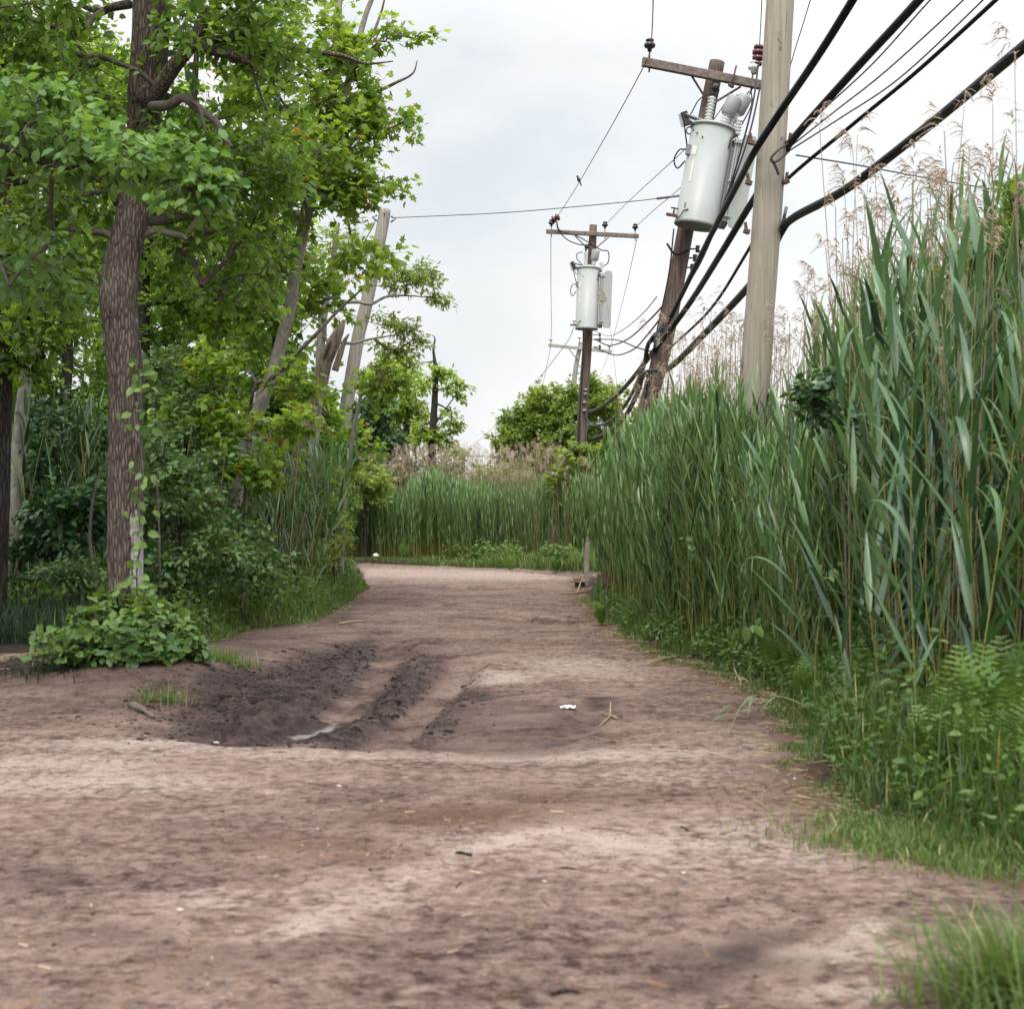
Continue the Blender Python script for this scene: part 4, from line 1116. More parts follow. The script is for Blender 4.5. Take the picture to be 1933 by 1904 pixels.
def trunk_mesh(b, pts, rads, n=20, rough=0.06, seed=0, sub=14, ridges=0, base_flare=0.0):
    c = spline(pts, sub)
    r = np.interp(np.linspace(0, 1, len(c)), np.linspace(0, 1, len(rads)), rads)
    v0 = b.n
    b.tube(c, r, n, cap=True)
    V = b.v[-1]
    m = len(c)
    ang = np.arange(n) * 2 * PI / n
    s = np.concatenate([[0], np.cumsum(np.linalg.norm(np.diff(c, axis=0), axis=1))])
    A, Sg = np.meshgrid(ang, s)
    nz = fbm(np.cos(A) * 2.2 + 7 * np.sin(A) * .3 + seed, Sg * 1.8 + np.sin(A) * 2.0, seed, 4)
    if ridges:
        nz = nz + 0.55 * vnoise(A * ridges / (2 * PI) * 2 + 0.5 * Sg, Sg * 2.2, seed + 3)
    fl = 1 + base_flare * np.exp(-Sg / 0.25) * (1 + .5 * np.sin(A * 3 + seed))
    dv = V[:m * n].reshape(m, n, 3) - c[:, None]
    V[:m * n] = (c[:, None] + dv * (fl * (1 + rough * 2 * nz))[..., None]).reshape(-1, 3)
    return c, r

def tree(name, label, cat, base, trunk, rads, blobs, leaf, lmat, size, per, mats, seed, limbs=(), spray=0.34, tw=0.006, group=None, rough=.06, n=20, ridges=0, flare=.25, pow_=0.5, droop=.25, spread=.8, up=.9, sp_flat=0.6, dead=(), lsep=None):
    rng = np.random.default_rng(seed)
    base = np.array([base[0], base[1], gz(base[0], base[1]) - .08])
    root = empty(name, base, label, cat, group)
    b = MB()
    pts = [base] + [np.asarray(p, float) for p in trunk]
    c, r = trunk_mesh(b, pts, rads, n, rough, seed, ridges=ridges, base_flare=flare)
    start = [c[i] for i in range(len(c) // 3, len(c), 3)]
    for lp, lr in limbs:
        c2, r2 = trunk_mesh(b, lp, lr, 12, .07, seed + 5, sub=8)
        start += [c2[i] for i in range(1, len(c2), 2)]
    if ridges == 34:
        V = b.v[0]; q = (V[:, 2] - base[2])
        cx_ = np.interp(V[:, 2], c[:, 2], c[:, 0]); side = (V[:, 0] - cx_) / np.maximum(.05, np.interp(V[:, 2], c[:, 2], r))
        b.r = [np.clip(.5 + .22 * sstep(.25, .8, side) * sstep(2.1, .9, q) + .05 * sstep(.0, .5, side) * sstep(4, 2.5, q), .5, 1)] + [np.full(len(v), .5) for v in b.v[1:]]
    tr = b.build('trunk', mats[0], root)
    for lp, lr in dead:
        d_ = MB(); trunk_mesh(d_, lp, lr, 10, .1, seed + 9, sub=8)
        d_.build('dead_branch', mats[1] if len(mats) > 1 else mats[0], tr)
    if blobs:
        att = blob_points(blobs, rng)
        nd, par, tip = grow(start, att, rng)
        cnt = np.zeros(len(nd)); cnt[tip] += 1
        for i in range(len(nd) - 1, len(start) - 1, -1):
            cnt[par[i]] += cnt[i]
        rr = np.minimum(tw * np.maximum(cnt, 1) ** pow_, rads[-1] * 1.1 + .02)
        e = np.arange(len(start), len(nd))
        bb = MB()
        ok = cnt[e] > 0
        e = e[ok]
        segs(bb, nd[par[e]], nd[e], np.where(par[e] < len(start), rr[e] * 1.15, rr[par[e]] * .98), rr[e], 5)
        # twigs with leaves at each tip and along the last runs
        sites = np.concatenate([nd[tip], nd[e][(cnt[e] <= 3) & (rng.random(len(e)) < .55)]])
        dirs = np.concatenate([unit(nd[tip] - nd[par[tip]]), unit(nd[e] - nd[par[e]])[(cnt[e] <= 3) & (rng.random(len(e)) < 2)][:0]]) if False else None
        pr = np.concatenate([par[tip], par[e][:0]]) if False else None
        nt_ = 3
        sp = np.repeat(sites, nt_, 0)
        axis = unit(sp - np.mean(c[-max(2, len(c) // 3):], 0)) * np.array([1, 1, .5])
        td = unit(axis * .5 + rng.normal(0, .8, sp.shape) * np.array([1, 1, sp_flat]))
        te = sp + td * (spray * (.5 + .8 * rng.random((len(sp), 1))))
        segs(bb, sp, te, np.full(len(sp), tw * .55), np.full(len(sp), tw * .3), 3)
        bb.build('branches', mats[1] if len(mats) > 1 else mats[0], root)
        k = max(1, int(round(per / nt_)))
        f = rng.random((len(sp), k, 1)) ** .7
        pos = (sp[:, None] * (1 - f) + te[:, None] * f + rng.normal(0, spray * .16, (len(sp), k, 3))).reshape(-1, 3)
        od = np.repeat(td, k, 0)
        brnd = np.repeat(np.clip(rng.normal(.5, .22, len(sites)), 0, 1), nt_ * k)
        lb = MB()
        leaf_cloud(lb, leaf, pos, od, size, rng, up=up, droop=droop, spread=spread, base_rnd=brnd)
        lb.build('crown', lmat, root)
    return root

def Ps(*pts): return [P(*p) for p in pts]
GL = 'trees along the left of the road'
# --- the big trunk in front, forking under a burl
d1 = TREE1[1] + .15
k1 = d1 / F
tree('tree', 'thick ridged brown trunk in front on the left, kinked halfway, ivy round its foot', 'tree', P(237, 1216, d1)[:2],
     Ps((237, 1190, d1), (237, 1000, d1), (237, 890, d1), (238, 760, d1), (231, 640, d1), (224, 566, d1 - .03), (230, 500, d1), (245, 430, d1), (255, 381, d1), (268, 280, d1), (273, 200, d1), (278, 150, d1), (284, 70, d1), (288, 0, d1), (292, -120, d1), (296, -260, d1 + .1), (300, -380, d1 + .2)),
     [k * k1 * .93 for k in (42, 38, 36, 35, 34, 34, 35, 38, 35, 33, 31, 31, 32, 37, 37, 37, 37, 33, 26, 14)],
     [(70, 60, d1 - .4, 150, 120, 1.0, 36), (440, 40, d1 - .3, 160, 110, 1.0, 52), (360, 300, d1 + .5, 130, 130, .9, 40), (140, 360, d1 + .7, 160, 120, .9, 40), (470, 300, d1 + .3, 110, 110, .8, 38), (300, -140, d1, 280, 120, 1.4, 44), (150, -420, d1, 420, 170, 2.2, 60), (420, 470, d1 + .8, 120, 110, .8, 34), (90, 520, d1 + 1.0, 110, 80, .8, 22), (150, 200, d1 + .9, 120, 110, .6, 24)],
     LO, M['leaf_oval'], .105, 24, (M['bark'], M['twig']), 11,
     limbs=[(Ps((285, 190, d1 - .15), (302, 165, d1 - .25), (335, 118, d1 - .35), (368, 75, d1 - .4), (393, 16, d1 - .4)), [.075, .075, .07, .062, .055]),
            (Ps((372, 80, d1 - .4), (435, 73, d1 - .3), (490, 75, d1 - .2), (560, 93, d1), (640, 104, d1 + .1), (690, 120, d1 + .2), (742, 116, d1 + .3)), [.035, .032, .03, .027, .022, .014, .006]),
            (Ps((370, 86, d1 - .4), (410, 98, d1 - .5), (450, 108, d1 - .5), (478, 126, d1 - .5)), [.045, .045, .04, .02]),
            (Ps((245, 8, d1), (215, 14, d1 + .1), (188, 22, d1 + .2), (150, 10, d1 + .2)), [.045, .04, .035, .02])],
     dead=[(Ps((285, 202, d1 - .2), (320, 198, d1 - .5), (345, 184, d1 - .6), (372, 205, d1 - .6), (405, 228, d1 - .6), (420, 255, d1 - .6), (438, 277, d1 - .6)), [.05, .045, .04, .035, .03, .025, .014]),
           (Ps((352, 188, d1 - .6), (375, 200, d1 - .7), (383, 228, d1 - .7), (389, 250, d1 - .7)), [.022, .02, .016, .01])],
     n=56, rough=.05, ridges=34, group=GL)
# burl and broken limb end
o_ = [o for o in COL.objects if o.name == 'trunk'][0]
b = MB()
q = P(281, 182, d1 - .17)
b.lathe([(0, -.12), (.06, -.09), (.10, -.02), (.085, .05), (.04, .09), (0, .10)], q, (.1, -.2, 1), 18)
b.v[-1] = q + (b.v[-1] - q) * (1 + .5 * fbm(b.v[-1][:, 0] * 9, b.v[-1][:, 2] * 9, 3, 3))[:, None]
b.build('burl', M['bark'], o_)

# --- the near tree whose leafy bough crosses the frame from the left
dn = 10.2
tree('tree', 'bough of large pale oval leaves reaching in from the left before the thick trunk', 'tree', (P(-330, 1000, dn)[0], dn + .4),
     Ps((-320, 700, dn + .3), (-300, 350, dn + .2), (-290, 120, dn + .1), (-280, -200, dn)),
     [.13, .12, .11, .10, .09],
     [(30, 190, dn, 110, 60, .5, 20), (150, 270, dn - .1, 110, 55, .4, 26), (270, 300, dn - .2, 90, 50, .4, 22), (360, 350, dn - .3, 60, 40, .35, 15), (-60, 250, dn, 120, 110, .5, 16), (60, 480, dn + .6, 110, 90, .5, 16), (-260, -200, dn + 2, 300, 200, 1.6, 46), (-420, 300, dn + 3, 220, 300, 1.8, 50)],  # last two leaf clumps added out of frame to shade the left side
     LO_W, M['leaf_near'], .095, 18, (M['bark_dark'], M['twig']), 12,
     limbs=[(Ps((-300, 330, dn + .2), (-150, 300, dn), (0, 280, dn - .1), (110, 318, dn - .1), (180, 305, dn - .2), (300, 330, dn - .25), (380, 352, dn - .3)), [.05, .04, .03, .016, .012, .009, .005])],
     spray=.20, tw=.004, group=GL, spread=.65)

# --- other trunks in the shade of the left edge
dA = 19.5
tree('tree', 'slender pale grey trunk at the far left, in front of dark reeds', 'tree', P(6, 1170, dA)[:2],
     Ps((14, 1060, dA), (29, 920, dA), (40, 790, dA), (58, 620, dA), (62, 480, dA), (66, 330, dA), (70, 150, dA)),
     [k * dA / F for k in (19, 17, 13.5, 12.5, 11, 10, 8, 5)],
     [(60, 330, dA, 150, 130, 1.0, 34), (40, 560, dA - .2, 130, 80, .9, 26), (110, 130, dA, 150, 120, 1.0, 34)],
     LO, M['leaf_wood'], .11, 22, (M['bark_pale'], M['twig']), 21, group=GL)
dB = 17.5
tree('tree', 'dark shaded trunk cut by the left edge of the picture', 'tree', P(-10, 1200, dB)[:2],
     Ps((-4, 1000, dB), (4, 760, dB), (6, 560, dB), (10, 420, dB), (16, 260, dB), (8, 60, dB), (6, -140, dB)),
     [k * dB / F for k in (22, 20, 18, 16, 14, 13, 12, 9)],
     [(20, 120, dB - .3, 120, 110, .8, 30), (-40, 320, dB, 130, 130, .8, 26), (20, 420, dB - .4, 110, 70, .6, 20), (100, 600, dB - .5, 120, 50, .7, 28), (20, 670, dB - .2, 80, 50, .5, 14), (-120, 560, dB - 1.5, 140, 120, 1.0, 26)],
     LO, M['leaf_wood'], .11, 22, (M['bark_dark'], M['bark_dark']), 22, group=GL,
     limbs=[(Ps((18, 282, dB), (50, 300, dB - .1), (80, 292, dB - .2), (112, 276, dB - .2), (126, 268, dB - .2)), [.05, .045, .04, .032, .02]),
            (Ps((18, 345, dB), (60, 340, dB - .2), (95, 336, dB - .2), (112, 322, dB - .2)), [.05, .045, .035, .02]),
            (Ps((14, 110, dB), (40, 90, dB), (58, 55, dB), (98, 40, dB), (110, 22, dB)), [.05, .045, .04, .035, .02])])
dC = 22.0
tree('tree', 'dark slim trunk showing just right of the thick front trunk', 'tree', P(262, 1165, dC)[:2],
     Ps((258, 1000, dC), (262, 850, dC), (272, 680, dC), (271, 560, dC), (280, 440, dC), (330, 330, dC), (360, 230, dC), (372, 90, dC)),
     [k * dC / F for k in (15, 14, 12, 11, 11, 11, 9, 8, 5)],
     [(340, 560, dC + .2, 110, 90, 1.0, 38), (330, 420, dC, 120, 100, 1.0, 34), (420, 250, dC + .4, 140, 130, 1.0, 40), (300, 660, dC + .4, 110, 70, .8, 24), (180, 560, dC + .4, 120, 90, .8, 28)],
     LO, M['leaf_wood'], .12, 22, (M['bark_dark'], M['twig']), 23, group=GL,
     limbs=[(Ps((268, 578, dC), (300, 570, dC - .1), (330, 560, dC - .2), (352, 548, dC - .2)), [.05, .04, .03, .015])])

tree('tree', 'leafy tree added out of frame beyond the left edge to shade the understory', 'tree', (-6.6, 13.4), [np.array(p) for p in ((-6.5, 13.4, 2.0), (-6.4, 13.4, 4.2), (-6.3, 13.3, 6.5))], [.2, .18, .15, .08],  # unseen tree, added so its crown darkens the left understory
     [(-420, -150, 13.2, 300, 260, 2.2, 80), (-480, 300, 13.4, 260, 240, 2.0, 60), (-380, 620, 13.6, 180, 120, 1.4, 40)], LS, M['leaf_wood'], .17, 26, (M['bark_dark'], M['twig']), 24, group=GL, spray=.45)
# --- the leaning maple
dM = 21.5
tree('maple_tree', 'leaning lichen-spotted maple with reddish tipped leaves over the road', 'tree', P(398, 1155, dM)[:2],
     Ps((438, 965, dM), (462, 852, dM), (493, 760, dM), (519, 689, dM), (536, 625, dM), (547, 587, dM), (555, 524, dM), (566, 468, dM), (577, 410, dM), (586, 372, dM), (606, 300, dM), (622, 230, dM), (632, 120, dM), (640, 0, dM), (650, -120, dM)),
     [k * dM / F for k in (16, 14.5, 13.5, 13, 12, 11.5, 11, 11, 11, 12.5, 13, 11, 9, 8, 6, 4)],
     [(540, 120, dM - .4, 150, 130, 1.2, 74), (620, 260, dM - .5, 90, 90, 1.0, 48), (650, 130, dM - .2, 80, 80, .8, 30), (560, 330, dM - .8, 130, 70, 1.0, 52), (470, 420, dM - .4, 90, 110, 1.0, 42), (690, 60, dM, 60, 30, .4, 7), (770, 62, dM - .2, 38, 18, .2, 4), (765, 222, dM - .2, 42, 16, .2, 5), (705, 240, dM - .2, 40, 26, .3, 8), (705, 330, dM - .4, 40, 34, .4, 9), (655, 370, dM - .6, 60, 30, .4, 14), (700, 190, dM - .2, 30, 40, .3, 8), (540, 500, dM + .9, 90, 60, .6, 22), (440, 570, dM + .6, 80, 70, .7, 22), (690, 480, dM - 1.0, 60, 30, .5, 12), (620, 560, dM + .8, 60, 50, .5, 12), (480, -60, dM, 180, 70, 1.0, 20), (480, -330, dM, 300, 170, 2.2, 44)],
     LM, M['leaf_maple'], .125, 16, (M['bark_pale'], M['twig']), 31, group=GL,
     limbs=[(Ps((590, 362, dM), (600, 350, dM), (622, 300, dM + .2), (650, 180, dM + .3), (672, 110, dM + .3), (684, 50, dM + .3), (706, -10, dM + .3), (740, -60, dM + .3)), [.07, .065, .06, .055, .05, .045, .035, .02]),
            (Ps((575, 425, dM), (548, 400, dM - .2), (530, 385, dM - .3), (500, 386, dM - .5), (470, 384, dM - .5)), [.06, .05, .045, .035, .03])],
     dead=[(Ps((473, 775, dM - .15), (476, 750, dM - .3), (482, 722, dM - .4), (466, 690, dM - .4)), [.03, .028, .024, .01]),
           (Ps((482, 724, dM - .3), (516, 712, dM - .5), (560, 668, dM - .7), (597, 630, dM - .8), (640, 585, dM - .8), (684, 545, dM - .8)), [.034, .032, .028, .025, .022, .012]),
           (Ps((672, 105, dM + .3), (700, 70, dM + .3), (718, 28, dM + .4), (728, -10, dM + .4)), [.03, .025, .018, .01]),
           (Ps((640, 260, dM), (684, 192, dM - .1), (740, 160, dM - .1), (778, 140, dM - .1), (788, 114, dM - .1)), [.03, .026, .022, .014, .006]),
           (Ps((580, 150, dM), (690, 100, dM), (740, 50, dM), (760, 66, dM)), [.02, .015, .01, .004])],
     spray=.32, droop=.4, tw=.0055, rough=.07)

# --- broken snag beside it, split open, with a thin live stem
dS = 24.5
snag = tree('dead_snag', 'broken dead trunk with split bark leaning beside the grey stub pole', 'dead tree', P(520, 1135, dS)[:2],
     Ps((536, 960, dS), (553, 866, dS), (566, 830, dS), (579, 806, dS), (592, 770, dS), (605, 720, dS), (612, 690, dS), (628, 650, dS), (640, 625, dS), (650, 604, dS)),
     [k * dS / F for k in (15, 14, 14, 14, 14, 14.5, 14, 13.5, 12, 9, 3)], [], LO, None, .1, 1, (M['bark_dead'], M['bark_dead']), 41, group=GL, rough=.13, n=28, ridges=10,
     dead=[(Ps((632, 700, dS - .1), (642, 668, dS - .12), (650, 645, dS - .12), (659, 630, dS - .12)), [.06, .055, .04, .012]),
           (Ps((612, 640, dS - .05), (613, 612, dS - .05), (616, 586, dS)), [.04, .04, .02])])
hol = MB()
hol.tube(spline(Ps((611, 678, dS - .125), (620, 655, dS - .13), (626, 640, dS - .12)), 5), [.012, .02, .022, .026, .026, .025, .024, .02, .014, .008, .004], 8)
hol.build('hollow', M['block'], [o for o in snag.children if o.name.startswith('trunk')][0])
tree('tree', 'thin bent tree with small yellow-green leaves spreading past the grey stub pole', 'tree', P(560, 1120, 26)[:2],
     Ps((596, 800, 26), (606, 640, 26), (614, 575, 26), (620, 545, 26), (627, 510, 26), (632, 470, 26), (640, 420, 26)),
     [.10, .085, .075, .07, .06, .055, .045, .02],
     [(775, 525, 26, 62, 30, .5, 34), (820, 560, 26, 22, 14, .2, 7), (720, 520, 26.5, 40, 40, .4, 9), (745, 610, 26, 60, 24, .5, 16), (790, 640, 26, 22, 18, .2, 5), (720, 655, 26, 30, 26, .4, 6), (715, 720, 26.6, 34, 40, .5, 10), (640, 480, 26, 50, 50, .4, 12), (760, 655, 26, 30, 20, .3, 7)],
     LO_N, M['leaf_far'], .105, 22, (M['bark_pale'], M['twig']), 42, group=GL, spray=.2, tw=.005,
     limbs=[(Ps((612, 580, 26), (640, 572, 25.9), (676, 570, 25.8), (700, 574, 25.8), (730, 560, 25.8), (770, 558, 25.8), (812, 562, 25.8)), [.04, .036, .032, .028, .022, .016, .006]),
            (Ps((606, 640, 26), (660, 648, 25.8), (700, 640, 25.8), (760, 630, 25.8)), [.035, .03, .02, .008])])
tree('tree', 'young maple leafing low between the broken snag and the stub pole', 'tree', P(640, 1100, 27.5)[:2],
     Ps((650, 940, 27.5), (662, 850, 27.5), (676, 770, 27.5), (690, 700, 27.5)), [.06, .05, .045, .035, .015],
     [(600, 770, 27.6, 40, 60, .5, 14), (705, 735, 27, 34, 30, .4, 10), (735, 720, 27, 30, 20, .3, 5), (690, 850, 28.6, 40, 50, .5, 12), (590, 880, 27.6, 40, 50, .5, 12)], LM, M['leaf_maple'], .13, 17, (M['bark_pale'], M['twig']), 43, group=GL)

# --- the wood behind, one tree after another
wood = [(-240, 25, 260, 1.0), (-60, 29, 250, 1.0), (110, 27, 240, 1.0), (200, 33, 260, 1.05), (320, 29, 230, .9), (430, 32, 210, .8), (520, 28.5, 130, .55), (40, 40, 300, 1.1), (340, 44, 260, .95)]
wl = ['at the extreme left of the wood', 'second from the left in the wood', 'between pale grey trunk and thick trunk', 'left of the thick trunk, deep inside', 'right of the thick trunk', 'behind the leaning maple, deep inside', 'low and bushy behind the broken snag', 'farthest back on the left', 'farthest back behind the maple']
for i, ((px, d, w, hk), wh) in enumerate(zip(wood, wl)):
    top = 970 - 880 * hk * (25 / d) ** .3
    rng = np.random.default_rng(100 + i)
    tr = [P(px + rng.normal(0, 8), 1040 - j * (1040 - top) / 5, d) for j in range(1, 6)]
    bl = []
    for j in range(9):
        f = (j + .5) / 9
        bl.append((px + rng.normal(0, w * .33), 1010 - f * (1030 - top), d + rng.normal(0, .5), w * (.62 - .25 * f), 105, 1.5, 15))
    tree('tree', 'shaded woodland tree with dense leaves, ' + wh, 'tree', P(px, 1040, d)[:2], tr, [.14, .12, .10, .08, .05, .02], bl, LS, M['leaf_wood'], .19, 24, (M['bark_dark'], M['twig']), 200 + i, group='trees of the wood behind', spray=.5, tw=.007, n=10)

# --- far trees across the bend
GF = 'far trees beyond the bend'
tree('dead_snag', 'tall dark dead trunk with bare top, last tree before the open sky', 'dead tree', P(815, 1050, 54)[:2],
     Ps((815, 870, 54), (820, 760, 54), (822, 700, 54), (818, 660, 54), (821, 640, 54), (816, 632, 54)), [.17, .15, .12, .085, .045, .025, .012],
     [(838, 700, 54, 26, 18, .5, 7), (858, 735, 54, 26, 20, .6, 9), (850, 790, 54, 24, 20, .6, 8), (836, 830, 54, 30, 22, .6, 10), (855, 850, 54, 18, 12, .4, 4), (800, 720, 54, 14, 22, .5, 6), (800, 800, 54, 20, 40, .6, 10)], LO, M['leaf_far_lime'], .19, 22, (M['bark_dark'], M['bark_dark']), 51, group=GF, spray=.4, tw=.012, n=12, rough=.12,
     limbs=[(Ps((820, 740, 54), (826, 700, 54), (825, 688, 54)), [.08, .06, .03]), (Ps((819, 682, 54), (805, 684, 54), (788, 684, 54)), [.03, .02, .01])],
     dead=[(Ps((822, 800, 54), (850, 760, 54), (870, 735, 54), (882, 738, 54)), [.03, .022, .015, .008]), (Ps((820, 840, 54), (860, 810, 54), (876, 790, 54)), [.03, .02, .008])])
tree('tree', 'sparse lime green tree with bare grey stems left of the dead trunk', 'tree', P(768, 1040, 56)[:2],
     Ps((766, 870, 56), (768, 780, 56), (764, 720, 56), (768, 680, 56)), [.2, .16, .12, .07, .02],
     [(760, 720, 56, 40, 30, .8, 16), (775, 780, 56, 40, 40, .8, 20), (745, 770, 56, 40, 40, .8, 18), (770, 840, 56, 50, 30, .8, 18), (735, 830, 56, 40, 30, .8, 14)], LO, M['leaf_far_lime'], .19, 24, (M['bark_dark'], M['bark_dark']), 52, group=GF, spray=.45, tw=.012, n=12,
     dead=[(Ps((766, 760, 56), (778, 700, 56), (790, 680, 56)), [.05, .035, .01]), (Ps((782, 860, 56), (786, 790, 56), (784, 740, 56)), [.08, .07, .03])])
tree('tree', 'taller yellow-green tree topping the far group beside the stub pole', 'tree', P(715, 1030, 60)[:2],
     Ps((715, 850, 60), (722, 760, 60), (730, 690, 60)), [.2, .16, .1, .03],
     [(735, 680, 60, 40, 24, .8, 14), (720, 730, 60, 46, 40, .8, 22), (700, 800, 60, 50, 50, .9, 26), (760, 690, 60, 26, 20, .5, 6), (730, 870, 60, 60, 40, .9, 20)], LO, M['leaf_far'], .2, 24, (M['bark_dark'], M['bark_dark']), 53, group=GF, spray=.45, tw=.012, n=12)
tree('tree', 'dense bluish dark green tree tucked behind the stub pole', 'tree', P(700, 1040, 52)[:2],
     Ps((700, 880, 52), (702, 800, 52), (704, 770, 52)), [.16, .12, .08, .02],
     [(705, 780, 52, 44, 34, .8, 26), (690, 850, 52, 60, 60, .9, 34), (735, 830, 52, 26, 40, .6, 12)], LO, M['leaf_far_dark'], .2, 26, (M['bark_dark'], M['bark_dark']), 54, group=GF, spray=.4, tw=.012, n=12)
tree('round_tree', 'broad round pale green tree on the skyline behind the straight pole', 'tree', P(1075, 1035, 63)[:2],
     Ps((1072, 930, 63), (1068, 870, 63), (1070, 810, 63), (1074, 770, 63)), [.35, .3, .22, .15, .05],
     [(1050, 775, 63, 70, 40, 1.4, 38), (1125, 757, 63, 50, 44, 1.3, 32), (1010, 800, 63, 55, 38, 1.3, 32), (975, 840, 63, 36, 40, 1.1, 22), (1070, 840, 62.5, 90, 46, 1.5, 50), (1000, 890, 63, 50, 34, 1.2, 26), (1160, 830, 63, 55, 60, 1.4, 38), (1220, 800, 63, 50, 36, 1.2, 24), (1290, 790, 64, 46, 50, 1.2, 20), (1110, 880, 62.5, 80, 30, 1.2, 26)], LO, M['leaf_round'], .19, 80, (M['bark_dark'], M['bark_dark']), 55, group=GF, spray=.55, tw=.014, n=12, sp_flat=.8)
tree('maple_tree', 'small reddish tinged maple sapling in front of the straight pole', 'tree', P(1100, 1075, 40)[:2],
     Ps((1101, 960, 40), (1102, 900, 40), (1104, 858, 40)), [.08, .06, .045, .02],
     [(1090, 868, 40, 44, 20, .5, 16), (1100, 910, 40, 60, 26, .6, 24), (1065, 900, 40, 26, 20, .4, 8), (1140, 890, 40, 40, 24, .4, 10), (1110, 945, 40, 40, 16, .4, 8)], LM, M['leaf_far'], .17, 22, (M['bark_dark'], M['twig']), 56, group=GF, spray=.3, tw=.008, n=10)
for i, (px, py, d, rx, ry, lab) in enumerate(((845, 895, 58, 34, 22, 'low dark round shrub at the foot of the dead trunk'), (925, 905, 56, 46, 26, 'dark green shrub behind the tan plumes left of the round tree'), (770, 900, 50, 70, 24, 'bushy mid green shrub below the lime tree'), (985, 920, 60, 60, 20, 'dim shrub under the left edge of the round tree'), (1190, 870, 52, 60, 40, 'dull green shrub between the two brown poles'), (690, 905, 46, 40, 30, 'leafy shrub at the hidden foot of the stub pole'))):
    tree('shrub', lab, 'shrub', P(px, 1040, d)[:2], Ps((px, (py + 1040) / 2, d), (px, py, d)), [.06, .05, .02], [(px, py, d, rx, ry, .8, 26), (px, py + 30, d, rx * 1.1, 30, .8, 20)], LO, M['leaf_far' if i % 2 else 'leaf_far_dark'], .18, 26, (M['bark_dark'], M['twig']), 60 + i, group='shrubs beyond the far reeds', spray=.35, tw=.01, n=8)
# ------------------------------------------------------------------ reeds, ferns, grass
def strip(spine, width_dir, widths, fold=None):
    """a ribbon along a spine: 2 columns, or 3 with a V fold"""
    k = len(spine)
    wd = unit(width_dir)
    if fold is None:
        V = np.stack([spine - wd * widths[:, None], spine + wd * widths[:, None]], 1).reshape(-1, 3)
        i = np.arange(k - 1)
        return V, np.stack([2 * i, 2 * i + 1, 2 * i + 3, 2 * i + 2], -1)
    V = np.stack([spine - wd * widths[:, None] + fold * widths[:, None], spine, spine + wd * widths[:, None] + fold * widths[:, None]], 1).reshape(-1, 3)
    i = np.arange(k - 1)
    Q = np.concatenate([np.stack([3 * i, 3 * i + 1, 3 * i + 4, 3 * i + 3], -1), np.stack([3 * i + 1, 3 * i + 2, 3 * i + 5, 3 * i + 4], -1)])
    return V, Q
def reed(rng, H, lod=0, nl=12, lmax=.52, wmax=.017, open_=1.0, first=.22):
    """one reed: (stem V,Q,rnd), (leaf V,Q,rnd) in local metres"""
    ns = 7 if lod == 0 else 4
    lean = rng.normal(0, .05); la = rng.random() * 6.28
    t = np.linspace(0, 1, ns)
    bend = np.stack([np.cos(la) * lean * H * t ** 2, np.sin(la) * lean * H * t ** 2, H * t], -1)
    k = 4 if lod == 0 else 3
    r = np.interp(t, [0, 1], [.0062, .0018]) * (1.0 if lod == 0 else 1.3)
    b = MB(); b.tube(bend, r, k, cap=False)
    sV, sQ = b.v[0], b.f[4][0]
    phi = rng.random() * 6.28
    LV, LQ, LR, n = [], [], [], 0
    seg = (6, 4, 3)[lod]
    for i in range(nl):
        f = first + (0.99 - first) * (i / (nl - 1)) ** .9
        p0 = np.array([np.interp(f, t, bend[:, c]) for c in range(3)])
        a = phi + PI * (i % 2) + rng.normal(0, .45)
        hd = np.array([math.cos(a), math.sin(a), 0]); wd = np.array([-math.sin(a), math.cos(a), 0])
        ln = lmax * (.62 + .5 * math.sin(PI * min(1, .15 + f * .8))) * (.8 + .35 * rng.random())
        th0 = rad(rng.uniform(12, 30)) * open_ * (1.15 - .55 * f)
        dr = rad(rng.choice([8, 18, 30, 60, 100], p=[.40, .28, .16, .10, .06])) * open_
        s = np.linspace(0, 1, seg + 1)
        th = th0 + dr * s ** 1.8
        st = ln / seg
        d = np.sin(th)[:, None] * hd + np.cos(th)[:, None] * np.array([0, 0, 1.0])
        sp = np.concatenate([[p0], p0 + np.cumsum(d[:-1] * st, 0)])
        w = wmax * (.75 + .45 * rng.random()) * np.interp(s, [0, .12, .35, .6, .85, 1], [.35, .85, 1, .82, .36, .02])
        if lod == 0:
            inn = unit(np.cross(wd, d))
            V, Q = strip(sp, wd + 0 * sp, w, fold=.28 * inn)
        else:
            V, Q = strip(sp, wd + 0 * sp, w * (1.0 if lod == 1 else 1.25))
        LV.append(V); LQ.append(Q + n); n += len(V)
        LR.append(np.full(len(V), np.clip(rng.normal(.42 + .2 * f, .26), 0, 1)))
    return (sV, sQ), (np.concatenate(LV), np.concatenate(LQ), np.concatenate(LR))
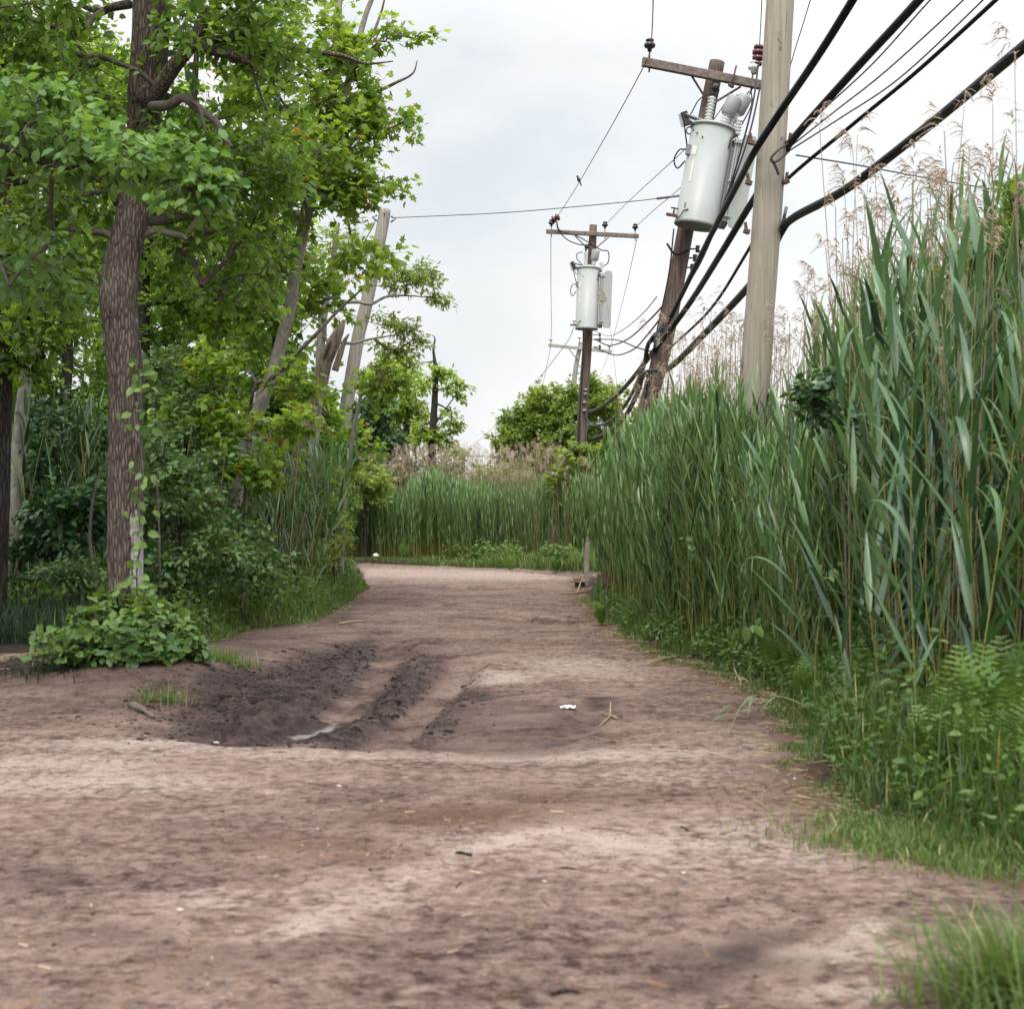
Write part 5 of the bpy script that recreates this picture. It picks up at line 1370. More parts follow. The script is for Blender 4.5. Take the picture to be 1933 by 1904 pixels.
def plume(rng, H, lod=0):
    """last year's dead reed with its one-sided feathery plume"""
    lean = abs(rng.normal(.02, .05)); la = rng.random() * 6.28
    t = np.linspace(0, 1, 6 if lod == 0 else 3)
    hd = np.array([math.cos(la), math.sin(la), 0])
    bend = hd * (lean * H * t ** 2)[:, None] + np.array([0, 0, 1.0]) * (H * t)[:, None]
    b = MB(); b.tube(bend, np.interp(t, [0, 1], [.0055, .0026]) * (1 if lod == 0 else 1.5), 4 if lod == 0 else 3, cap=False)
    sV, sQ = b.v[0], b.f[4][0]
    V_, Q_, n = [], [], 0
    if lod == 0:      # two or three broken sheath leaves on the cane
        for i in range(rng.integers(1, 4)):
            f = rng.uniform(.35, .9); p0 = np.array([np.interp(f, t, bend[:, c]) for c in range(3)])
            a = rng.random() * 6.28; h2 = np.array([math.cos(a), math.sin(a), 0]); s = np.linspace(0, 1, 4)
            sp = p0 + h2 * (.10 * s + .05 * s * s)[:, None] + np.array([0, 0, 1]) * (.12 * s - .16 * s * s)[:, None]
            V, Q = strip(sp, np.array([-h2[1], h2[0], 0]) + 0 * sp, np.array([.004, .006, .005, .001])); V_.append(V); Q_.append(Q + n); n += len(V)
    plen = rng.uniform(.24, .40); top = bend[-1]
    nb = 22 if lod == 0 else 9
    sparse = lod == 0 and rng.random() < .35
    for i in range(nb):
        if sparse and rng.random() < .5: continue
        f = i / nb
        p0 = top + hd * (.10 * f * f) + np.array([0, 0, plen * .75 * f - .06 * f * f])
        a = la + rng.normal(0, .75 if lod == 0 else .5)
        h2 = np.array([math.cos(a), math.sin(a), 0])
        ln = plen * (.75 - .4 * f) * rng.uniform(.7, 1.15)
        s = np.linspace(0, 1, 5 if lod == 0 else 3)
        sp = p0 + h2 * (ln * (.62 * s + .15 * s * s))[:, None] + np.array([0, 0, 1]) * (ln * (.55 * s - .75 * s * s))[:, None]
        w = np.interp(s, [0, .3, 1], [.0015, .0065, .0012]) * (1 if lod == 0 else 2.0)
        wd = unit(np.array([-h2[1], h2[0], rng.normal(0, .6)]))
        V, Q = strip(sp, wd + 0 * sp, w); V_.append(V); Q_.append(Q + n); n += len(V)
        if lod == 0:
            for q in range(3):       # hairs along the branchlet
                j = 1 + q; d2 = unit(h2 * .5 + rng.normal(0, .5, 3) + np.array([0, 0, -.35])) * ln * .22
                V, Q = strip(np.array([sp[j], sp[j] + d2]), np.array([wd, wd]), np.array([.0032, .0007])); V_.append(V); Q_.append(Q + n); n += len(V)
    return (sV, sQ), (np.concatenate(V_), np.concatenate(Q_), None)

def merged(name, kinds, pos, hts, rng, mats, label=None, tilt=.05, wind=(0, 0)):
    """many plants in one object (a bed nobody could count): stems in slot 0, leaves in slot 1"""
    b = MB()
    n = len(pos)
    pick = rng.integers(0, len(kinds), n)
    for i, (H0, (sV, sQ), (lV, lQ, lR)) in enumerate(kinds):
        m = np.where(pick == i)[0]
        if not len(m): continue
        k = len(m)
        up = unit(np.stack([rng.normal(wind[0], tilt, k), rng.normal(wind[1], tilt, k), np.ones(k)], -1))
        a = rng.random(k) * 2 * PI
        x0 = np.stack([np.cos(a), np.sin(a), np.zeros(k)], -1)
        y = unit(np.cross(up, x0)); x = np.cross(y, up)
        R = np.stack([x, y, up], -1)
        sc = hts[m] / H0
        rv = np.clip(rng.normal(.5, .25, k), 0, 1)
        b.scatter((sV, sQ, None), pos[m], R, sc, rv, 0)
        lr = np.full(len(lV), .5) if lR is None else lR
        b.scatter((lV, lQ, None), pos[m], R, sc, .5, 1)
        b.r[-1] = np.clip((lr[None] + (rv[:, None] - .5) * .7).ravel(), 0, .95)
    o = b.build(name, mats)
    return tag(o, label, kind='stuff')

# where the right bed begins: a strip of low plants, then the reeds
EDGE_R = poly(ROAD_R)
def along(ln, t):
    s = np.concatenate([[0], np.cumsum(np.linalg.norm(np.diff(ln, axis=0), axis=1))])
    q = np.asarray(t) * s[-1]
    return np.stack([np.interp(q, s, ln[:, 0]), np.interp(q, s, ln[:, 1])], -1)
TOPS = [(1060, 905), (1110, 872), (1150, 850), (1200, 815), (1250, 800), (1300, 770), (1350, 745), (1400, 745), (1450, 755), (1480, 780), (1520, 750), (1550, 680), (1590, 580), (1640, 540), (1690, 470), (1740, 375), (1800, 435), (1850, 440), (1890, 430), (1933, 430), (2100, 380)]
TX, TY = np.array(TOPS, float).T
def reed_h(x, y, rng, jit=.10):
    """how tall a reed standing at x, y grows: the bed's own outline, a little ragged"""
    px, _ = PX(x, y, 2.5)
    ty = np.interp(px, TX, TY)
    h = EYE + (HOR - ty) / F * y
    h = np.clip(h - .34, 1.5, 3.4)
    return h * (1 - jit * 1.6 + jit * 2 * rng.random(len(x)))

def right_side():
    rng = np.random.default_rng(7)
    near = [reed(rng, 3.2, 0, 12, .68, .026, 1.35, .17) for _ in range(14)]
    nearm = []
    for i, (st, lf) in enumerate(near):
        s = MB().add(st[0], st[1], rnd=.2 + .06 * i); so = s.build('reed', M['reed_stem'])
        l = MB().add(lf[0], lf[1], rnd=lf[2]); lo = l.build('leaves', M['reed'])
        nearm.append((so.data, lo.data)); bpy.data.objects.remove(so); bpy.data.objects.remove(lo)
    used = []
    def place(x, y, h, az, tx, ty, label, group, meshes, names=('reed', 'leaves'), cat='reed', H0=3.2):
        so = bpy.data.objects.new(names[0], meshes[0]); lo = bpy.data.objects.new(names[1], meshes[1])
        COL.objects.link(so); COL.objects.link(lo)
        so.location = (x, y, gz(x, y) - .02)
        up = unit((tx, ty, 1.0)); x0 = np.array([math.cos(az), math.sin(az), 0]); yy = unit(np.cross(up, x0)); xx = np.cross(yy, up)
        so.rotation_euler = Matrix(np.stack([xx, yy, up], -1).tolist()).to_euler()
        so.scale = (h / H0,) * 3
        lo.parent = so
        tag(so, label, cat, group)
        return so
    # individual reeds: the near clump and the front of the bed that follows it
    n = 0
    spots = []
    cl = G(1740, 1440)
    tries = 0
    while len(spots) < 76 and tries < 20000:
        tries += 1
        y = rng.uniform(8.3, 11.4); x = rng.normal(3.05, .55)
        if x < 2.3 or x > 4.5: continue
        e = sdist(np.array([x]), np.array([y]), road_w)[0]
        if e > -.32 - .25 * rng.random(): continue
        if y < 9.2 and x > 3.35 and rng.random() < .7: continue
        if spots and min((x - a) ** 2 + (y - b_) ** 2 for a, b_ in spots) < .075 ** 2: continue
        spots.append((x, y))
    xy = np.array(spots); hh = reed_h(xy[:, 0], xy[:, 1], rng, .17)
    for i, (x, y) in enumerate(spots):
        front = sdist(np.array([x]), np.array([y]), road_w)[0] > -.7
        place(x, y, hh[i], rng.random() * 6.28, (x - 3.05) * .16 + rng.normal(0, .06), rng.normal(-.04, .06), 'tall broad-bladed green reed in the near clump at the right', 'green reeds of the near right clump', nearm[i % 14])
    # a few reeds stooping out over the verge
    for px, py, tx, h in ((1545, 1400, -.32, 1.9), (1600, 1425, -.28, 2.2), (1640, 1450, -.15, 2.4), (1700, 1500, -.10, 2.2), (1500, 1330, -.30, 1.9), (1860, 1500, .25, 2.6), (1790, 1490, .12, 2.5), (1905, 1540, .20, 2.4)):
        g = G(px, py)
        place(g[0] + .15, g[1] + .15, h, rng.random() * 6.28, tx, -.08, 'short green reed stooping out of the right clump over the weeds', 'stooping reeds at the foot of the right clump', nearm[int(px) % 14])
    mid = [(3.2,) + reed(rng, 3.2, 1, 10, .60, .0185, 1.2, .16) for _ in range(12)]
    lowk = [(3.0,) + reed(rng, 3.0, 2, 9, .50, .019, .8, .25) for _ in range(8)]
    # the bed along the right verge
    pos, k = [], 9000
    t = rng.random(k)
    e = along(EDGE_R, t)
    ext = rng.gamma(1.6, .75, k)
    nx = np.array([.78, .62])
    x, y = e[:, 0] + nx[0] * (.2 + ext), e[:, 1] + nx[1] * (.2 + ext) * (.6 + .8 * (e[:, 1] > 13))
    ok = (sdist(x, y, road_w) < -.22) & (sdist(x, y, road_w) > -6) & ~((y < 11.2) & (sdist(x, y, road_w) > -1.2))
    # keep the clump of individuals clear of the bed, and thin with depth
    ok &= ~((y < 11.8) & (x < 3.6) & (x > 2.0)) | ((rng.random(k) < .12) & (sdist(x, y, road_w) < -1.0))
    x, y = x[ok], y[ok]
    sel = (sdist(x, y, road_w) > -2.4) | (rng.random(len(x)) < .35)
    x, y = x[sel], y[sel]
    h = reed_h(x, y, rng, .19) * (.95 + .45 * vnoise(x * .9, y * .9, 31))
    z = ground_z(x, y) - .02
    pp = np.stack([x, y, z], -1)
    nearz = y < 19
    merged('reed_bed', mid, pp[nearz], h[nearz], rng, (M['reed_stem'], M['reed_mid']), 'dense green reed bed along the right verge of the road', .06, (-.03, 0))
    merged('reed_bed', lowk, pp[~nearz], h[~nearz], rng, (M['reed_stem'], M['reed_far']), 'finer green reed bed where the right verge meets the bend', .05, (-.02, 0))
    # the far bed across the bend
    k = 6500
    x = rng.uniform(-9, 6.5, k)
    fy = np.interp(x, [-9, -4.4, -1.0, 2.0, 4.5], [44.5, 45.0, 41.0, 35.4, 33.0])
    y = fy + 1.0 + rng.gamma(1.5, 1.7, k)
    # the bed stands farther back behind the band of ferns on its right
    y = y + 1.6 * sstep(-1.6, .2, x)
    h = np.clip(EYE + (HOR - (932 + 46 * vnoise(x * .8, y * .3, 3))) / F * y, 1.5, 3.0) * (.78 + .34 * rng.random(k))
    pp = np.stack([x, y, ground_z(x, y) - .02], -1)
    merged('reed_bed', lowk, pp, h, rng, (M['reed_stem'], M['reed_far']), 'far green reed bed across the bend of the road', .05, (-.02, 0))
    # dead canes with plumes: individuals against the sky, the rest as stuff
    pk = [plume(rng, 4.0, 0) for _ in range(10)]
    pm = []
    for st, lf in pk:
        so = MB().add(st[0], st[1], rnd=.5).build('dead_reed', M['straw']); lo = MB().add(lf[0], lf[1], rnd=.5).build('plume', M['plume'])
        pm.append((so.data, lo.data)); bpy.data.objects.remove(so); bpy.data.objects.remove(lo)
    def canes(lst, label, group):
        for px, py, d in lst:
            q = P(px, py, d)
            tx = rng.normal(.03, .06)
            hgt = q[2] - .1
            place(q[0] - tx * hgt * .9, d, hgt, rng.choice([0, PI]) + rng.normal(0, .7), tx, rng.normal(0, .04), label, group, pm[rng.integers(0, 10)], ('dead_reed', 'plume'), 'dead reed', 4.05)
    canes([(1893, 120, 9.2), (1812, 170, 9.6), (1870, 215, 9.8), (1912, 262, 9.4), (1745, 290, 9.9), (1700, 330, 10.2), (1815, 330, 10.6), (1850, 345, 10.4), (1925, 300, 10.8), (1670, 300, 11), (1880, 330, 11), (1780, 360, 10.5), (1905, 220, 10.1), (1835, 270, 9.7), (1590, 210, 10.4), (1725, 380, 11), (1762, 320, 11.5), (1860, 400, 10.9), (1930, 380, 9.8)], 'tall tan dead reed with a drooping plume above the right clump', 'tan plumed reeds above the right clump')
    canes([(1538, 235, 11.5), (1655, 265, 11.5), (1600, 400, 12), (1570, 420, 12.6), (1625, 370, 12), (1550, 520, 12.4), (1520, 560, 13), (1498, 540, 13), (1535, 610, 13), (1575, 500, 12), (1508, 610, 14), (1490, 660, 14), (1480, 600, 15), (1470, 640, 15.4), (1528, 640, 13.4), (1546, 560, 13), (1560, 600, 12.8), (1590, 480, 12.2), (1610, 520, 12.4), (1512, 690, 14.2), (1485, 700, 15), (1560, 660, 13.2), (1606, 330, 12.6), (1640, 420, 11.8)], 'tan dead reed with a thin plume between the pale pole and the right clump', 'tan plumed reeds right of the pale pole')
    canes([(1395, 575, 15.8), (1385, 610, 16), (1375, 640, 16.5), (1360, 600, 16.2), (1340, 650, 17), (1328, 690, 17), (1300, 640, 18), (1290, 600, 17.6), (1272, 620, 18.4), (1262, 655, 18.6), (1310, 610, 17.5), (1320, 590, 17), (1246, 680, 19), (1230, 615, 19), (1188, 560, 20), (1280, 700, 18), (1350, 700, 16.5), (1370, 560, 16.2), (1332, 570, 17.2), (1300, 690, 18), (1345, 700, 17.4), (1338, 640, 18.2), (1312, 660, 18.6), (1286, 650, 19), (1265, 700, 19.2), (1250, 720, 19.6), (1236, 745, 20), (1222, 760, 20.4), (1205, 770, 21), (1280, 735, 18.6), (1325, 725, 17.6), (1372, 690, 17), (1380, 660, 17.4), (1215, 730, 20.5), (1150, 760, 22), (1190, 705, 21), (1170, 800, 22)], 'tan dead reed with a plume between the leaning brown pole and the pale pole', 'tan plumed reeds left of the pale pole')
    k = 760
    t = rng.random(k) ** .8; e = along(EDGE_R, t); ext = .9 + rng.gamma(1.4, .9, k)
    x, y = e[:, 0] + .78 * ext, e[:, 1] + .62 * ext
    ok = (sdist(x, y, road_w) < -.6) & (y > 8.6) & ((y > 12.5) | (rng.random(k) < .22)); x, y = x[ok], y[ok]
    lowp = [(4.0,) + plume(rng, 4.0, 1) for _ in range(8)]
    h = np.minimum(reed_h(x, y, rng, .05) + rng.uniform(.0, 1.2, len(x)), 4.4)
    merged('dead_reeds', lowp, np.stack([x, y, ground_z(x, y)], -1), h, rng, (M['straw'], M['plume']), 'thicket of tan dead canes standing through the right reed bed', .05, (.03, 0))
    k = 2300
    x = rng.uniform(-8.5, 5, k); fy = np.interp(x, [-9, -4.4, -1.0, 2.0, 4.5], [44.5, 45.0, 41.0, 35.4, 33.0])
    y = fy + 2.4 + rng.gamma(1.6, 1.5, k)
    bump = np.interp(PX(x, y, 3.0)[0], [660, 760, 850, 930, 1000, 1030, 1060, 1110], [40, 62, 70, 58, 72, 78, 60, 40])
    h = EYE + (HOR - (908 - bump * rng.random(k) ** 1.3)) / F * y - ground_z(x, y)
    merged('dead_reeds', [(4.0,) + plume(rng, 4.0, 1) for _ in range(8)], np.stack([x, y, ground_z(x, y)], -1), h, rng, (M['straw'], M['plume']), 'hazy fringe of tan dead plumes over the far reed bed', .07, (.02, 0))
    # bare dead canes leaning low inside the beds
    k = 1500
    t = rng.random(k); e = along(EDGE_R, t); ext = .45 + rng.gamma(1.4, .5, k)
    x, y = e[:, 0] + .78 * ext, e[:, 1] + .62 * ext
    sdc = sdist(x, y, road_w); ok = (sdc < -.5) & ((y > 12) | (sdc < -1.15)) & ((y > 12) | (rng.random(k) < .3)); x, y = x[ok], y[ok]; k = len(x)
    p0 = np.stack([x, y, ground_z(x, y)], -1); hl = rng.uniform(.5, 2.0, k)
    p1 = p0 + np.stack([rng.normal(0, .08, k) * hl, rng.normal(0, .08, k) * hl, hl], -1)
    b = MB(); segs(b, p0, p1, np.full(k, .0055), np.full(k, .003), 4)
    b.r = [np.repeat(rng.random(k), 8)]
    tag(b.build('dead_canes', M['straw']), 'bare broken tan canes standing among the right reeds', kind='stuff')
    return nearm, pm, mid, lowk, place

nearm, pm, mid, lowk, place = right_side()

# ---- left verge: reeds between the trunks, shrubs, dark grass
def left_side():
    rng = np.random.default_rng(17)
    # a bed of reeds in the shade among the trunks
    def fill(k, pxr, dr, hr, name, kinds, mats, label, tilt=.10):
        d = rng.uniform(dr[0], dr[1], k); px = rng.uniform(pxr[0], pxr[1], k)
        x = (px - CX) / F * d
        ok = sdist(x, d, road_w) < -.35
        x, d = x[ok], d[ok]
        h = rng.uniform(hr[0], hr[1], len(x))
        merged(name, kinds, np.stack([x, d, ground_z(x, d)], -1), h, rng, mats, label, tilt)
    fill(520, (-80, 240), (20.5, 28), (1.8, 2.9), 'reed_bed', mid, (M['reed_stem'], M['reed']), 'shaded green reeds at the left among the trunks')
    fill(560, (270, 620), (22.4, 28), (1.7, 2.7), 'reed_bed', mid, (M['reed_stem'], M['reed']), 'green reeds between the thick trunk and the leaning maple')
    fill(900, (560, 720), (25, 31), (1.8, 2.6), 'reed_bed', lowk, (M['reed_stem'], M['reed_far']), 'fine green reeds at the corner of the left verge')
    for i in range(40):
        d = rng.uniform(19.5, 24); px = rng.uniform(440, 668)
        x = (px - CX) / F * d
        if sdist(np.array([x]), np.array([d]), road_w)[0] > -.25: continue
        place(x, d, rng.uniform(1.3, 2.4), rng.random() * 6.28, rng.normal(.10, .18), rng.normal(-.03, .08), 'green reed with blades spread out beneath the leaning maple', 'green reeds under the leaning maple', nearm[i % 14])
    for i in range(16):
        d = rng.uniform(19.2, 21.5); px = rng.uniform(-20, 190)
        x = (px - CX) / F * d
        place(x, d, rng.uniform(2.0, 2.9), rng.random() * 6.28, rng.normal(.02, .1), rng.normal(0, .06), 'shaded green reed standing left of the thick trunk', 'green reeds left of the thick trunk', nearm[i % 14])
    k = 320
    d = rng.uniform(19, 26, k); px = rng.uniform(0, 640, k); x = (px - CX) / F * d
    ok = sdist(x, d, road_w) < -.4; x, d = x[ok], d[ok]; k = len(x)
    p0 = np.stack([x, d, ground_z(x, d)], -1); hl = rng.uniform(.8, 2.6, k)
    p1 = p0 + np.stack([rng.normal(.05, .22, k) * hl, rng.normal(0, .1, k) * hl, hl], -1)
    b = MB(); segs(b, p0, p1, np.full(k, .007), np.full(k, .004), 4); b.r = [np.repeat(rng.random(k), 8)]
    tag(b.build('dead_canes', M['straw']), 'bare tan canes leaning among the left trunks', kind='stuff')
    # shrubs
    def shrub(label, blobs, leaf, mat, size, per, seed, spray=.22, group='shrubs of the left verge'):
        px, py, dd = blobs[0][:3]
        tree('shrub', label, 'shrub', P(px, 1040, dd)[:2], Ps((px, py + 40, dd), (px, py, dd)), [.03, .025, .012], blobs, leaf, mat, size, per, (M['bark_dark'], M['twig']), seed, group=group, spray=spray, tw=.004, n=8, droop=.2)
    shrub('dark glossy leaved shrub between the pale grey trunk and the thick trunk', [(130, 985, 18.2, 70, 60, .5, 46), (70, 1010, 18.4, 50, 50, .4, 22), (180, 960, 18.4, 40, 50, .4, 22)], LO_W, M['leaf_gloss'], .105, 20, 301)
    shrub('small wispy shrub with pale serrated leaves at the left of the ivy', [(150, 1085, 17.2, 70, 26, .3, 26), (110, 1090, 17.3, 30, 20, .3, 8)], LO_N, M['leaf_shrub'], .10, 14, 302, .18)
    shrub('tall tangled shrub with grey-green leaves right of the thick trunk', [(340, 960, 18.8, 70, 110, .6, 72), (300, 880, 18.9, 50, 70, .5, 30), (400, 1040, 18.6, 60, 80, .5, 44), (320, 1090, 18.3, 60, 60, .4, 36)], LO, M['leaf_shrub'], .105, 15, 303, .22)
    shrub('loose shrub with fine pale leaves below the leaning maple', [(440, 1010, 20, 50, 60, .5, 30), (480, 1075, 19.6, 50, 50, .5, 30), (400, 900, 20, 60, 60, .5, 28)], LO, M['leaf_shrub'], .105, 14, 304, .22)
    shrub('fresh green shrub of narrow leaves at the corner of the left verge', [(630, 1000, 25.5, 34, 60, .4, 30), (605, 1050, 24.5, 34, 40, .4, 20), (640, 930, 26, 30, 40, .4, 16)], LO_N, M['leaf_far'], .085, 22, 305, .2)
    shrub('dark low shrub in the deep shade at the left edge', [(10, 1080, 19.5, 90, 60, .6, 40), (-60, 1000, 19.5, 70, 80, .6, 30)], LO_N, M['leaf_gloss'], .09, 24, 306)
    shrub('leafy understory shrub behind the thick trunk', [(230, 930, 21, 80, 90, .6, 44), (260, 1050, 20.4, 80, 70, .5, 40)], LO, M['leaf_shrub'], .115, 16, 307)
    for i, (px, py, d, rx, ry) in enumerate(((60, 900, 25, 120, 90), (-40, 1010, 23, 110, 80), (360, 850, 25, 110, 100), (480, 930, 24, 100, 100), (560, 960, 26, 80, 90), (200, 820, 27, 120, 90), (100, 1060, 22, 100, 60), (420, 1070, 22.5, 100, 60), (540, 860, 27, 80, 70), (330, 760, 28, 110, 80), (460, 770, 28, 100, 80), (110, 760, 28, 120, 80), (590, 800, 28.5, 60, 70), (0, 800, 27, 110, 90))):
        shrub(('dim bush deep in the wood, %s') % ('left of the pale grey trunk, high', 'lowest at the left edge', 'right of the thick trunk', 'under the maple trunk', 'under the broken snag', 'left of the thick trunk, highest', 'low behind the glossy shrub', 'low behind the tangled shrub', 'above the reeds by the snag', 'high between thick trunk and maple', 'high behind the maple trunk', 'high behind the pale grey trunk', 'high behind the snag', 'high at the left edge')[i], [(px, py, d, rx, ry, .8, 50)], LS, M['leaf_wood'], .13, 22, 320 + i, .35, 'bushes in the shade of the wood')
    tree('maple_tree', 'low maple sapling leafing across the foot of the leaning maple', 'tree', P(455, 1150, 20.4)[:2], Ps((462, 960, 20.4), (470, 840, 20.3), (482, 740, 20.3)), [.035, .03, .025, .012],
         [(420, 790, 20.2, 70, 50, .5, 20), (530, 800, 20.2, 50, 40, .4, 14), (400, 700, 20.4, 60, 40, .5, 14), (560, 720, 20.6, 50, 40, .4, 12), (480, 880, 20, 60, 30, .4, 12)], LM, M['leaf_maple'], .12, 15, (M['bark_pale'], M['twig']), 341, group='trees along the left of the road', spray=.26, tw=.005, n=8)
    shrub('tall leafy shrub filling the gap between thick trunk and leaning maple', [(350, 800, 20.5, 70, 90, .6, 46), (310, 700, 20.8, 50, 60, .5, 22)], LO, M['leaf_shrub'], .115, 15, 342, .26)
    shrub('tall dark shrub behind the pale grey trunk', [(110, 830, 21, 80, 90, .6, 44), (40, 900, 20.6, 60, 70, .5, 26)], LO, M['leaf_gloss'], .12, 15, 343, .26)
    # sapling stems
    for pts, r, lab in (([(182, 1150, 17.6), (178, 1080, 17.6), (172, 1040, 17.6), (170, 1000, 17.6), (176, 940, 17.6), (190, 890, 17.6), (204, 870, 17.6)], .022, 'thin bent grey sapling stem just left of the thick trunk'),
                        ([(303, 1140, 17.9), (302, 1080, 17.9), (300, 990, 17.9), (296, 900, 17.9)], .018, 'thin upright brown sapling stem just right of the thick trunk')):
        c = wpath(pts, 5); c[0, 2] = gz(c[0, 0], c[0, 1]) - .05
        tag(MB().tube(c, np.linspace(r, r * .6, len(c)), 7).build('sapling', M['twig'], None, c[0]), lab, 'sapling')
left_side()

# ---- ivy over the foot of the thick trunk, and climbing it
def ivy():
    rng = np.random.default_rng(27)
    c = np.array([TREE1[0] + .08, TREE1[1] - .12, 0]); c[2] = gz(c[0], c[1]) - .05
    root = empty('ivy_shrub', c, 'mound of three-leaved ivy round the foot of the thick trunk', 'ivy')
    n = 720
    v = unit(rng.normal(0, 1, (n, 3)) * np.array([1, 1, .8])); v[:, 2] = np.abs(v[:, 2])
    rr = np.array([.62, .56, .62])
    lob = 1 + .28 * fbm(np.arctan2(v[:, 1], v[:, 0]) * 1.4 + 9, v[:, 2] * 2, 4, 3)[:, None]
    p = c + v * rr * (.45 + .55 * rng.random((n, 1)) ** .35) * lob
    ex = np.stack([c[0] - .72 + .5 * rng.random(70) , c[1] - .15 - .45 * rng.random(70), c[2] + .05 + .25 * rng.random(70)], -1)
    p = np.concatenate([p, ex]); v = np.concatenate([v, np.tile([[-.6, -.6, .5]], (70, 1))]); n = len(p)
    b = MB(); segs(b, np.repeat(c[None], n, 0) + v * .1, p, np.full(n, .004), np.full(n, .002), 3)
    b.build('stems', M['twig'], root)
    lb = MB()
    for k in (-1, 0, 1):
        side = unit(np.cross(v, [0, 0, 1.0]) + 1e-3)
        d = unit(v * .7 + side * k * .95 + rng.normal(0, .42, (n, 3)) - np.array([0, 0, .35]))
        R = frames(d, unit(v * .9 + np.array([0, 0, .6]) + rng.normal(0, .5, (n, 3))))
        lb.scatter(LO_W, p, R, .10 * (.6 + .7 * rng.random(n)), np.clip(rng.normal(.3, .2, n) + .35 * v[:, 2], 0, .94) + (rng.random(n) < .012) * .5)
    lb.r = [np.clip(r, 0, 1) for r in lb.r]
    lb.build('leaves', M['leaf_ivy'], root)
    # climber
    root = empty('climbing_vine', c, 'thin leafy vine climbing the right side of the thick trunk', 'vine')
    pts = wpath([(262, 1185, d1 - .26), (258, 1080, d1 - .26), (266, 1020, d1 - .3), (262, 960, d1 - .3), (270, 900, d1 - .28), (266, 840, d1 - .28), (258, 775, d1 - .3), (272, 720, d1 - .26), (268, 660, d1 - .24)], 6)
    MB().tube(pts, .008, 5).build('stem', M['twig'], root)
    at_ = []
    for f, m_ in ((.02, 26), (.10, 22), (.18, 8), (.30, 8), (.42, 6), (.52, 7), (.64, 4), (.74, 12), (.80, 8), (.90, 8), (.97, 6)):
        q = pts[int(f * (len(pts) - 1))]
        at_.append(q + rng.normal(0, 1, (m_, 3)) * np.array([.09, .03, .10]) + np.array([0, -.04, 0]))
    p = np.concatenate(at_); n = len(p)
    d = unit(rng.normal(0, .6, (n, 3)) + np.array([.1, -.35, -.5])); R = frames(d, unit(np.array([0, -.9, .6]) + rng.normal(0, .35, (n, 3))))
    MB().scatter(LO_W, p, R, .11 * (.6 + .6 * rng.random(n)), np.clip(rng.normal(.55, .2, n), 0, .94)).build('leaves', M['leaf_ivy'], root)
ivy()

# ---- ferns
def fern_mesh(rng, fronds=7, L0=.55):
    b = MB()
    for f in range(fronds):
        a = f * 2 * PI / fronds + rng.normal(0, .3)
        hd = np.array([math.cos(a), math.sin(a), 0]); wd = np.array([-math.sin(a), math.cos(a), 0])
        ln = L0 * rng.uniform(.75, 1.15); s = np.linspace(0, 1, 9)
        th = rad(rng.uniform(3, 20)) + rad(rng.uniform(8, 38)) * s ** 1.6
        d = np.sin(th)[:, None] * hd + np.cos(th)[:, None] * np.array([0, 0, 1.0])
        sp = np.concatenate([[np.zeros(3)], np.cumsum(d[:-1] * ln / 8, 0)])
        V, Q = strip(sp, wd + 0 * sp, np.linspace(.004, .001, 9)); b.add(V, Q, rnd=.9)
        m = 15; r0 = rng.normal(.5, .2)
        for i in range(m):
            q = .16 + .83 * i / m
            p0 = np.array([np.interp(q, s, sp[:, c]) for c in range(3)]); dd = np.array([np.interp(q, s, d[:, c]) for c in range(3)])
            pl = ln * .30 * math.sin(PI * min(1, (q - .02) ** .8)) + .01
            for sg in (-1, 1):
                pd = unit(wd * sg + dd * .38 - np.cross(wd, dd) * .12)
                t = np.linspace(0, 1, 7)
                nn = unit(np.cross(pd, np.cross(wd, dd)))
                w = .30 * ln * .058 * np.array([1, .62, 1.05, .6, .8, .4, .02])
                V, Q = strip(p0 + pd * (pl * t)[:, None] - np.array([0, 0, .12 * pl]) * (t ** 2)[:, None], nn + 0 * np.zeros((7, 3)), w)
                b.add(V, Q, rnd=np.clip(r0 + rng.normal(0, .12), 0, .95))
    return b
